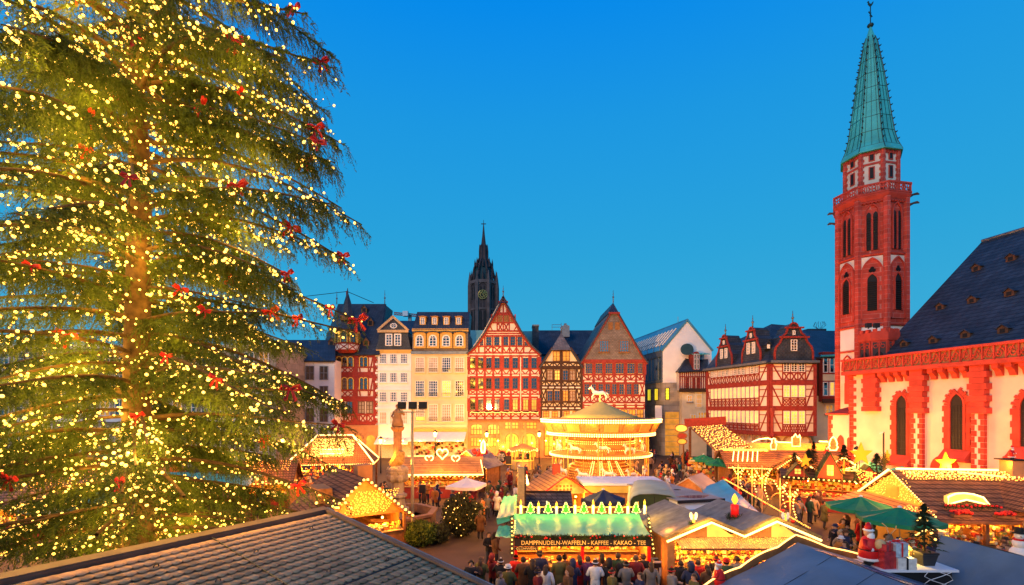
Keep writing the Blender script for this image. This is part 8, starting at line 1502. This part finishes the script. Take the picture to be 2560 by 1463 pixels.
def giftman(label, loc, h, rz=0, sack=True):
    """A decorative figure in a red suit with a white beard."""
    o = T('figurine', label, 'figurine'); s = h
    part(o, 'body', 'suit_red', lambda m: (m.lathe([(.10*s, .10*s), (.20*s, .14*s), (.21*s, .35*s), (.17*s, .55*s), (.13*s, .66*s), (.06*s, .70*s)], 12), m.tube([(-.15*s, 0, .62*s), (-.23*s, -.04*s, .48*s), (-.16*s, -.15*s, .42*s)], [.06*s, .055*s, .05*s], 7), m.tube([(.15*s, 0, .62*s), (.23*s, -.04*s, .48*s), (.16*s, -.15*s, .44*s)], [.06*s, .055*s, .05*s], 7)), True)
    part(o, 'trim', 'beard_white', lambda m: (m.lathe([(.20*s, .12*s), (.235*s, .15*s), (.205*s, .19*s)], 12), m.sphere((-.15*s, -.16*s, .42*s), .045*s, 6, 5), m.sphere((.15*s, -.16*s, .44*s), .045*s, 6, 5)), True); part(o, 'belt', 'dark', lambda m: m.lathe([(.205*s, .36*s), (.208*s, .40*s)], 12, cap=False)); part(o, 'boot', 'dark', lambda m: [m.sphere((t*s, -.03*s, .06*s), .075*s, 7, 5, sq=(1, 1.3, .8)) for t in (-.08, .08)])
    part(o, 'head', 'skin', lambda m: (m.sphere((0, 0, .78*s), .10*s, 9, 7), m.sphere((0, -.10*s, .77*s), .02*s, 5, 4)), True); part(o, 'beard', 'beard_white', lambda m: m.sphere((0, -.05*s, .70*s), .10*s, 9, 7, sq=(1, .8, 1.2)), True); part(o, 'hat', 'suit_red', lambda m: m.tube([(0, 0, .84*s), (0, .01*s, .92*s), (.04*s, .02*s, 1.0*s), (.09*s, .03*s, .99*s)], [.105*s, .075*s, .04*s, .015*s], 9), True); part(o, 'hat_brim', 'beard_white', lambda m: (m.lathe([(.10*s, .82*s), (.125*s, .845*s), (.10*s, .87*s)], 10), m.sphere((.1*s, .03*s, .98*s), .03*s, 6, 5)), True)
    return put(o, loc, rz)
giftman('red-suited bearded figurine with gifts on the white platform', (at(2178, DP).x, DP+.1, z0), 1.12, radians(25)); sk_ = thing('gift_sack', 'bulging sack hugged by the figurine on the platform', 'sack', (at(2196, DP).x, DP-.15, z0)); part(sk_, 'sack', 'wood_pale', lambda m: m.sphere((at(2194, DP).x, DP-.1, z0+.6), .15, 10, 7, sq=(1, .8, 1)), True)
giftman('red-suited bearded figurine seen from behind the wavy rope lights', W(1797, 1475, 12.9), .82, radians(-120)); giftman('small red-suited figurine standing on the stall chimney', Matrix.Translation(LOC5) @ Matrix.Rotation(RZ5, 4, 'Z') @ Vector((6.0, 2.9, 5.06)), .72, radians(20)); giftman('tiny red-suited figurine beside the fir outline light', W(2066, 1140, 44), .9, .3)
def gift(label, px, w, h, z, mat, rib, dy=0, rz=0):
    o = T('gift_box', label, 'gift'); box(o, 'box', mat, -w/2, w/2, -w/2, w/2, 0, h); part(o, 'ribbon', rib, lambda m: (m.box(-.025, .025, -w/2-.006, w/2+.006, 0.001, h+.006), m.box(-w/2-.005, w/2+.005, -.025, .025, 0.002, h+.005))); part(o, 'bow', rib, lambda m: [m.sphere((s*.06, 0, h+.03), .05, 6, 5, sq=(1.3, .8, .6)) for s in (-1, 1)]); return put(o, (at(px, DP).x, DP+dy, z0+z), rz)
gift('large dark red gift box standing beside the figurine', 2207, .42, .46, 0, 'gift_red', 'gift_red', -.05, .15); gift('red gift box tilted on top of the large red one', 2201, .34, .18, .47, 'gift_red', 'bow_red', -.08, .5); gift('cream gift box with dark ribbon at the platform front', 2246, .46, .30, 0, 'gift_white', 'dark', -.1, -.1); gift('silver glitter gift with red ribbon on the cream one', 2237, .36, .36, .31, 'gift_silver', 'bow_red', -.05, .1); gift('small pale gift behind the reindeer', 2285, .24, .2, .34, 'gift_silver', 'gift_white', .5, .2)
rd = T('reindeer', 'small brown reindeer decoration behind the gifts', 'figurine'); hm2 = MB(); _horse(hm2, .62); hm2.build('body', MAT['fur_brown'], rd, True); part(rd, 'antler', 'wood_pale', lambda m: [m.tube([(.41, s*.03, .85), (.36, s*.12, 1.0), (.44, s*.18, 1.1)], .012, 4) for s in (-1, 1)]); put(rd, (at(2268, DP).x, DP+.25, z0), radians(200))
pot = T('potted_fir', 'dark potted fir tree with a few lights on the white platform', 'tree'); part(pot, 'pot', 'bin_dark', lambda m: m.lathe([(.22, 0), (.30, .30), (.32, .31), (.32, .36), (.27, .36)], 4, a0=pi/4)); px_ = (at(2322, DP).x, DP+.15, z0); put(pot, px_); ft2 = fir('temp', (0, 0, 0), 1.35, .42, 'fir', lights=12)
for c in list(ft2.children): c.parent = pot; c.matrix_parent_inverse = Matrix.Translation((0, 0, .3))
bpy.data.objects.remove(ft2)
gb = thing('gold_tinsel', 'heap of glowing gold tinsel behind the gifts', 'tinsel', (at(2290, DP).x, DP+.4, z0)); part(gb, 'tinsel', 'gold', lambda m: [m.ball((at(2290, DP).x+random.gauss(0, .13), DP+.42+random.gauss(0, .08), z0+abs(random.gauss(.2, .15))), .035) for _ in range(90)])['kind'] = 'stuff'; lamp('tinsel_light', (at(2290, DP).x, DP+.2, z0+.4), 8, (1, .6, .1), .05, gb)
sn = T('snowman', 'snowman decoration with black hat at the right edge', 'figurine'); part(sn, 'body', 'canvas_white', lambda m: (m.sphere((0, 0, .35), .38, 12, 8), m.sphere((0, 0, .85), .27, 12, 8), m.sphere((0, 0, 1.22), .19, 12, 8)), True); part(sn, 'hat', 'dark', lambda m: m.lathe([(.26, 1.35), (.26, 1.38), (.17, 1.39), (.16, 1.62)], 12)); part(sn, 'nose', 'wood_orange', lambda m: m.tube([(0, -.17, 1.22), (0, -.34, 1.2)], [.03, .005], 5)); part(sn, 'scarf', 'suit_red', lambda m: m.tube([(.2*cos(t), .2*sin(t), 1.05) for t in [2*pi*i/12 for i in range(12)]], .05, 5, closed=True)); put(sn, (W(2548, 0, 17.5).x, 17.5, 2.25), -.5, .75); box_ = tag(MB().box(W(2548, 0, 17.5).x-.7, W(2548, 0, 17.5).x+.9, 17.0, 18.2, 0, 2.245).build('booth', MAT['wood_brown']), 'dark wooden booth under the snowman decoration', 'booth')
wl = T('thatched_shelter', 'low round shingle-roofed shelter with lamps right of the potted fir', 'shelter'); part(wl, 'roof', 'shingle', lambda m: m.lathe([(1.35, 1.75), (.7, 2.05), (.12, 2.35)], 10)); [part(wl, 'post', 'wood_brown', lambda m: m.tube([(.95*cos(a), .95*sin(a), 0), (.95*cos(a), .95*sin(a), 1.8)], .06, 5)) for a in [2*pi*i/6 for i in range(6)]]; beads(wl, [(1.36*cos(a), 1.36*sin(a), 1.75) for a in [2*pi*i/12 for i in range(13)]], .7, .05); lamp('shelter_light', (0, -.8, 1.55), 60, (1, .32, .03), .15, wl); put(wl, at(2440, 18.6))

# lamps added before the old houses to warm their lower fronts
for k, px in enumerate((852, 898, 962, 1008, 1050, 1098, 1146, 1200, 1245, 1365, 1400, 1440, 1475, 1520, 1565, 1600)):
    c = W(px, 1102, 73.6); o = thing('shop_lamp', 'added round fill lamp over the ground floor of the old houses, %s from the left' % ('1st', '2nd', '3rd', '4th', '5th', '6th', '7th', '8th', '9th', '10th', '11th', '12th', '13th', '14th', '15th', '16th')[k], 'lamp', c); part(o, 'globe', 'lantern_glass', lambda m: m.sphere(c, .13, 8, 6)); part(o, 'arm', 'black_metal', lambda m: m.tube([c+Vector((0, .1, .1)), c+Vector((0, 2.0, .3))], .03, 4)); lamp('facade_fill', c-Vector((0, .3, .1)), 190, (1, .34, .035), .2, o)
# ---------------- people ----------------
def person_mesh(name, pose):
    """One continuous skinned body; pose gives elbows, wrists, knees and ankles."""
    J = {'pelvis': (0, 0, .95, .155), 'waist': (0, .0, 1.10, .150), 'chest': (0, -.01, 1.32, .165), 'neck': (0, 0, 1.49, .065), 'chin': (0, -.015, 1.555, .075), 'head': (0, -.01, 1.645, .098), 'crown': (0, .01, 1.735, .070), 'nose': (0, -.115, 1.63, .016)}
    E = [('pelvis', 'waist'), ('waist', 'chest'), ('chest', 'neck'), ('neck', 'chin'), ('chin', 'head'), ('head', 'crown'), ('head', 'nose')]
    for s, k in ((-1, 'l'), (1, 'r')):
        el, wr = pose['el'+k], pose['wr'+k]; kn, an = pose['kn'+k], pose['an'+k]
        J['sh'+k] = (s*.20, 0, 1.42, .085); J['el'+k] = (*el, .068); J['wr'+k] = (*wr, .048); d = (Vector(wr)-Vector(el)).normalized(); pm = Vector(wr)+d*.075; J['pa'+k] = (*pm, .036)
        E += [('chest', 'sh'+k), ('sh'+k, 'el'+k), ('el'+k, 'wr'+k), ('wr'+k, 'pa'+k)]
        sd = d.cross(Vector((0, 1, .2))); sd = sd.normalized() if sd.length > .01 else Vector((1, 0, 0))
        for f, (o, l) in enumerate(((-.028, .055), (-.010, .068), (.010, .064), (.027, .048))): J['f%d%s' % (f, k)] = (*(pm+d*l*.6+sd*o+Vector((0, -.012, 0))), .0095); J['g%d%s' % (f, k)] = (*(pm+d*l*.9+sd*o+Vector((0, -.035, 0))), .0085); E += [('pa'+k, 'f%d%s' % (f, k)), ('f%d%s' % (f, k), 'g%d%s' % (f, k))]
        J['th'+k] = (*(pm-d*.03+sd*(-.045)+Vector((0, -.03, 0))), .0105); E.append(('wr'+k, 'th'+k))
        J['hp'+k] = (s*.095, 0, .88, .115); J['kn'+k] = (*kn, .082); J['an'+k] = (*an, .062); J['to'+k] = (an[0]+s*.015, an[1]-.17, max(an[2]-.055, .04), .042)
        E += [('pelvis', 'hp'+k), ('hp'+k, 'kn'+k), ('kn'+k, 'an'+k), ('an'+k, 'to'+k)]
    ks = list(J); me = bpy.data.meshes.new(name); me.from_pydata([J[k][:3] for k in ks], [(ks.index(a), ks.index(b)) for a, b in E], [])
    ob = bpy.data.objects.new(name, me); COL.objects.link(ob); ob.modifiers.new('skin', 'SKIN')
    if not me.skin_vertices: me.skin_vertices.new()
    for i, k in enumerate(ks): r = J[k][3]; me.skin_vertices[0].data[i].radius = (r, r*(.78 if k in ('chest', 'waist', 'pelvis') else 1)); me.skin_vertices[0].data[i].use_root = (k == 'pelvis')
    sb = ob.modifiers.new('sub', 'SUBSURF'); sb.levels = 1; sb.render_levels = 1
    bpy.context.view_layer.update(); m2 = bpy.data.meshes.new_from_object(ob.evaluated_get(bpy.context.evaluated_depsgraph_get())); bpy.data.objects.remove(ob)
    m2.materials.clear(); [m2.materials.append(MAT[k]) for k in ('coat', 'trousers', 'boots', 'skin')]
    wl, wr_ = Vector(pose['wrl']), Vector(pose['wrr']); mi = []
    for p in m2.polygons:
        c = p.center
        hand = min((c-wl-(wl-Vector(pose['ell'])).normalized()*.09).length, (c-wr_-(wr_-Vector(pose['elr'])).normalized()*.09).length) < .085
        mi.append(3 if c.z > 1.50 or hand else 0 if c.z > .80 or abs(c.x) > .24 else 1 if c.z > .16 else 2)
    m2.polygons.foreach_set('material_index', mi); m2.polygons.foreach_set('use_smooth', [True]*len(mi)); m2.name = name; return m2
POSES = [dict(ell=(-.30, .03, 1.15), wrl=(-.27, -.10, .92), elr=(.30, .03, 1.15), wrr=(.27, -.10, .92), knl=(-.10, -.02, .5), anl=(-.11, .02, .09), knr=(.11, -.03, .5), anr=(.12, 0, .09)),
         dict(ell=(-.31, .02, 1.16), wrl=(-.12, -.24, 1.14), elr=(.31, .02, 1.16), wrr=(.12, -.26, 1.18), knl=(-.10, -.03, .5), anl=(-.12, .03, .09), knr=(.11, -.02, .5), anr=(.12, -.04, .09)),
         dict(ell=(-.29, .14, 1.17), wrl=(-.28, .10, .93), elr=(.29, -.14, 1.17), wrr=(.26, -.30, .98), knl=(-.10, -.20, .53), anl=(-.10, -.24, .10), knr=(.10, .06, .50), anr=(.11, .30, .14)),
         dict(ell=(-.30, .05, 1.15), wrl=(-.22, -.14, .98), elr=(.33, -.10, 1.22), wrr=(.22, -.30, 1.38), knl=(-.11, -.02, .5), anl=(-.14, .04, .09), knr=(.11, -.06, .5), anr=(.10, 0, .09))]
PM = [person_mesh('person', p) for p in POSES]
capm = MB().sphere((0, .012, 1.665), .118, 10, 7, sq=(.95, 1.06, 1.02)); hair_s = [f for f in capm.f]
def cutcap(zmin, front): # hair or hat cap: the head dome without the face
    m = MB().sphere((0, .012, 1.662), .119, 12, 8, sq=(.95, 1.06, 1.02)); k = [f for f in m.f if all((m.v[i][2] > zmin or m.v[i][1] > front) for i in f) and not all(m.v[i][2] < 1.60 for i in f)]; m.f = k; m.m = [0]*len(k); return m
hair_short = cutcap(1.70, .0).mesh('hair', MAT['hair'], True)
ml_ = cutcap(1.70, .0); ml_.tube([(0, .07, 1.66), (0, .10, 1.55), (0, .11, 1.42), (0, .10, 1.34)], [.10, .105, .09, .05], 8); hair_long = ml_.mesh('hair', MAT['hair'], True)
mb = cutcap(1.665, -.02); mb.tube([(.112*cos(t), .012+.122*sin(t), 1.67+.0) for t in [2*pi*i/12 for i in range(12)]], .02, 5, closed=True); mb.sphere((0, .01, 1.80), .035, 6, 5); beanie = mb.mesh('hat', MAT['hat'], True)
mb = cutcap(1.67, .03); mb.lathe([(.16, 1.675), (.165, 1.685), (.11, 1.70)], 12, (0, .01, 0), cap=False); mb.lathe([(.112, 1.69), (.10, 1.79), (.03, 1.80)], 12, (0, .01, 0)); brim = mb.mesh('hat', MAT['hat'], True)
mb = MB(); mb.tube([(0, .06, 1.50), (0, .12, 1.58), (0, .10, 1.70), (0, .02, 1.78), (0, -.06, 1.74)], [.11, .12, .135, .12, .06], 10); hood = mb.mesh('hood', MAT['coat'], True)
skirt = MB().lathe([(.19, 1.08), (.205, .95), (.235, .72), (.25, .52), (.22, .52)], 14, cap=False); [skirt.v.__setitem__(i, (v[0], v[1]*.78, v[2])) for i, v in enumerate(skirt.v)]; coat_skirt = skirt.mesh('coat_skirt', MAT['coat'], True)
mb = MB(); mb.lathe([(.155, 1.02), (.185, 1.06), (.20, 1.2), (.225, 1.36), (.20, 1.45), (.10, 1.50)], 14, cap=False); [mb.v.__setitem__(i, (v[0], v[1]*.82, v[2])) for i, v in enumerate(mb.v)]; jacket = mb.mesh('jacket', MAT['coat'], True)
scarf_m = MB().tube([(.085*cos(t), .005+.085*sin(t), 1.50+.01*sin(3*t)) for t in [2*pi*i/10 for i in range(10)]], .036, 6, closed=True).tube([(.05, -.10, 1.49), (.06, -.15, 1.38), (.06, -.16, 1.22)], [.035, .04, .035], 5).mesh('scarf', MAT['hat'], True)
pack_m = MB().sphere((0, .22, 1.22), .17, 10, 7, sq=(.95, .62, 1.35)).tube([(-.12, .12, 1.40), (-.12, -.13, 1.38), (-.14, -.12, 1.15), (-.13, .12, 1.05)], .018, 5).tube([(.12, .12, 1.40), (.12, -.13, 1.38), (.14, -.12, 1.15), (.13, .12, 1.05)], .018, 5).mesh('backpack', MAT['hat'], True)
eye_m = MB().ball((-.035, -.092, 1.665), .010).ball((.035, -.092, 1.665), .010).box(-.022, .022, -.094, -.088, 1.585, 1.592).mesh('face_features', MAT['dark'])
COLS = {'black': (.015, .015, .018), 'dark blue': (.02, .03, .075), 'brown': (.12, .055, .025), 'olive': (.11, .10, .03), 'grey': (.17, .16, .155), 'red': (.55, .02, .015), 'white': (.72, .69, .66), 'beige': (.42, .29, .16), 'dark green': (.02, .055, .03), 'maroon': (.16, .015, .02), 'teal': (.02, .17, .19), 'orange': (.55, .18, .03), 'purple': (.08, .025, .09)}
HATS = ['bare-headed', 'long-haired', 'beanie', 'brimmed hat', 'hood']
seen_labels = {}
def person(px, D, col, hat, where, rz=None, pose=None, long=False, hatcol=None, pack=False, scarf=False, sc=1.0, group=None, z=0.0):
    n = len(seen_labels); rn = random.random
    coat = 'long coat' if long else 'jacket'; hc = hatcol or random.choice(['black', 'grey', 'red', 'white', 'brown', 'dark blue'])
    bits = {'bare-headed': 'bare-headed', 'long-haired': 'long-haired', 'beanie': '%s beanie' % hc, 'brimmed hat': '%s brimmed hat' % hc, 'hood': 'hood up'}[hat]
    lab = 'person in %s %s, %s, %s' % (col, coat, bits, where)
    o = T('person', lab, 'person', group); me = PM[pose if pose is not None else random.randrange(4)]
    b = bpy.data.objects.new('body', me); link(b, o); b.color = (*COLS[col], 1)
    def kid(nm, m, c): k = bpy.data.objects.new(nm, m); link(k, o); k.color = (*COLS[c], 1); return k
    kid('jacket', jacket, col)
    if long: kid('coat_skirt', coat_skirt, col)
    if hat == 'bare-headed': kid('hair', hair_short, col)
    elif hat == 'long-haired': kid('hair', hair_long, col)
    elif hat == 'beanie': kid('hair', hair_short, col); kid('hat', beanie, hc)
    elif hat == 'brimmed hat': kid('hair', hair_short, col); kid('hat', brim, hc)
    else: kid('hood', hood, col)
    if scarf: kid('scarf', scarf_m, hc)
    if pack: kid('backpack', pack_m, hc)
    kid('face_features', eye_m, col)
    seen_labels[lab] = 1; k = sc*random.uniform(.94, 1.06)
    o.location = at(px, D, z); o.rotation_euler = (0, 0, rz if rz is not None else random.uniform(-pi, pi)); o.scale = (k*1.04, k*1.04, k); return o
G1_ = 'people queueing at the waffle stall'
for a in ((1178, 18.0, 'black', 'bare-headed', 0.0, dict(pack=True, hatcol='black')), (1203, 18.6, 'olive', 'long-haired', 2.8, dict(pack=True, hatcol='brown')), (1232, 20.4, 'maroon', 'hood', 2.6, {}), (1252, 18.3, 'black', 'beanie', 3.0, dict(hatcol='white')), (1270, 17.6, 'olive', 'brimmed hat', 3.1, dict(hatcol='white')), (1290, 19.4, 'red', 'beanie', 2.9, dict(hatcol='red')), (1308, 18.5, 'brown', 'bare-headed', 3.2, dict(long=True)), (1332, 18.0, 'black', 'long-haired', 3.0, {}), (1350, 19.2, 'dark blue', 'brimmed hat', 3.1, dict(hatcol='black')), (1366, 17.7, 'white', 'long-haired', 2.7, dict(long=True)), (1398, 18.4, 'olive', 'bare-headed', 3.3, dict(long=True)), (1412, 19.4, 'brown', 'beanie', 3.0, dict(hatcol='black')), (1432, 18.2, 'dark blue', 'hood', 3.1, {}), (1448, 18.9, 'red', 'long-haired', 3.3, dict(long=True)), (1470, 18.7, 'purple', 'bare-headed', 2.9, {}), (1488, 18.0, 'white', 'beanie', 3.1, dict(hatcol='white')), (1505, 19.2, 'brown', 'long-haired', 3.0, {}), (1522, 18.2, 'black', 'hood', 3.2, {}), (1545, 18.8, 'dark green', 'bare-headed', 3.1, dict(pack=True, hatcol='black')), (1565, 18.0, 'grey', 'beanie', 3.3, dict(hatcol='grey')), (1590, 18.6, 'maroon', 'bare-headed', 2.9, {}), (1608, 19.3, 'black', 'brimmed hat', 3.1, dict(hatcol='brown')), (1628, 18.1, 'grey', 'long-haired', 3.0, dict(long=True)), (1250, 17.0, 'grey', 'bare-headed', 1.5, {}), (1345, 16.9, 'maroon', 'beanie', 1.6, dict(hatcol='dark blue')), (1420, 17.0, 'brown', 'hood', -1.5, {}), (1530, 17.0, 'olive', 'beanie', 1.5, dict(hatcol='red')), (1600, 16.9, 'dark blue', 'long-haired', -1.6, {})):
    person(a[0], min(a[1]+1.05, 20.1), a[2], a[3], 'in the waffle stall queue', a[4], **a[5])
person(1222, 23.8, 'black', 'bare-headed', 'at the waffle stall corner', .6, pose=1); person(1238, 23.2, 'brown', 'long-haired', 'beside the side awning', 2.0)
person(1201, 28.6, 'brown', 'long-haired', 'alone by the lit shrub', 3.0, pose=0, long=True)
for px, D, c, h_, rz in ((1702, 18.4, 'black', 'bare-headed', 3.0), (1726, 17.8, 'dark blue', 'hood', 3.1), (1745, 18.6, 'red', 'bare-headed', 2.9), (1768, 18.0, 'brown', 'long-haired', 3.3), (1790, 18.8, 'black', 'beanie', 3.1), (1815, 18.3, 'dark green', 'brimmed hat', 3.0), (1842, 18.7, 'grey', 'bare-headed', 3.2), (1868, 18.4, 'maroon', 'hood', 3.0), (1888, 18.9, 'black', 'long-haired', 2.8), (1680, 17.3, 'grey', 'beanie', 1.5), (1735, 17.0, 'olive', 'bare-headed', -1.4)): person(px, min(D+.8, 19.6), c, h_, 'before the double gable stall', rz)
def crowd(where, group, pxs, Ds, n, hats=HATS, cols=None, face=None):
    combos = [(c, h_, l) for c in sorted(set(cols or COLS)) for h_ in hats for l in (False, True)]; random.shuffle(combos); k = 0; spots = []
    while len(spots) < n and k < 4000:
        k += 1; px, D = random.uniform(*pxs), random.uniform(*Ds); p = at(px, D)
        if all((p-q).length > .55 for q, *_ in spots): spots.append((p, px, D))
    for i, (p, px, D) in enumerate(spots): c, h_, l = combos[i % len(combos)]; person(px, D, c, h_, where, None if face is None else face+random.uniform(-.6, .6), long=l, scarf=(i % 4 == 0), group=group)
dk = ['black', 'dark blue', 'brown', 'olive', 'grey', 'maroon', 'dark green', 'black', 'brown', 'red', 'beige', 'white', 'orange']
crowd('left of the tall board', 'walkers in the lane', (1212, 1292), (29.5, 41), 16, cols=dk); crowd('left of the carousel', 'walkers before the carousel', (1270, 1400), (42, 53), 20, cols=dk); crowd('right of the carousel', 'crowd right of the carousel', (1632, 1760), (37, 56), 40, cols=dk+['teal', 'red']); crowd('under small green parasols', 'people under the small parasols', (1755, 1900), (35, 44), 20, cols=dk)
crowd('by the big parasols', 'people at the big parasols', (2085, 2180), (23.5, 27.5), 7, cols=dk); crowd('under the second big parasol', 'people under the second parasol', (2195, 2330), (19.5, 23.2), 11, cols=dk); crowd('at the ridge-lit stall', 'people at the ridge-lit stall', (2345, 2555), (19.5, 22.5), 14, cols=dk+['beige', 'orange']); crowd('at the heart stall', 'people at the heart stall', (1050, 1205), (37.5, 40.5), 8, cols=dk); crowd('near the white parasol', 'people near the white parasol', (1130, 1210), (31.8, 36), 7, cols=dk); crowd('under the tree', 'people under the tree', (470, 720), (23, 36), 10, cols=dk); crowd('right of the double gable stall', 'walkers right of the double gable stall', (2060, 2120), (21.5, 26), 5, cols=dk); crowd('before the star stall', 'people before the star stall', (1990, 2070), (31, 34.5), 6, cols=dk); crowd('behind the fountain', 'people behind the fountain', (900, 990), (33.5, 41), 8, cols=dk)
crowd('before the old houses', 'people before the old houses', (1130, 1330), (56, 70), 14, cols=dk); crowd('by the stone building', 'people beyond the carousel', (1625, 1720), (58, 72), 14, cols=dk)
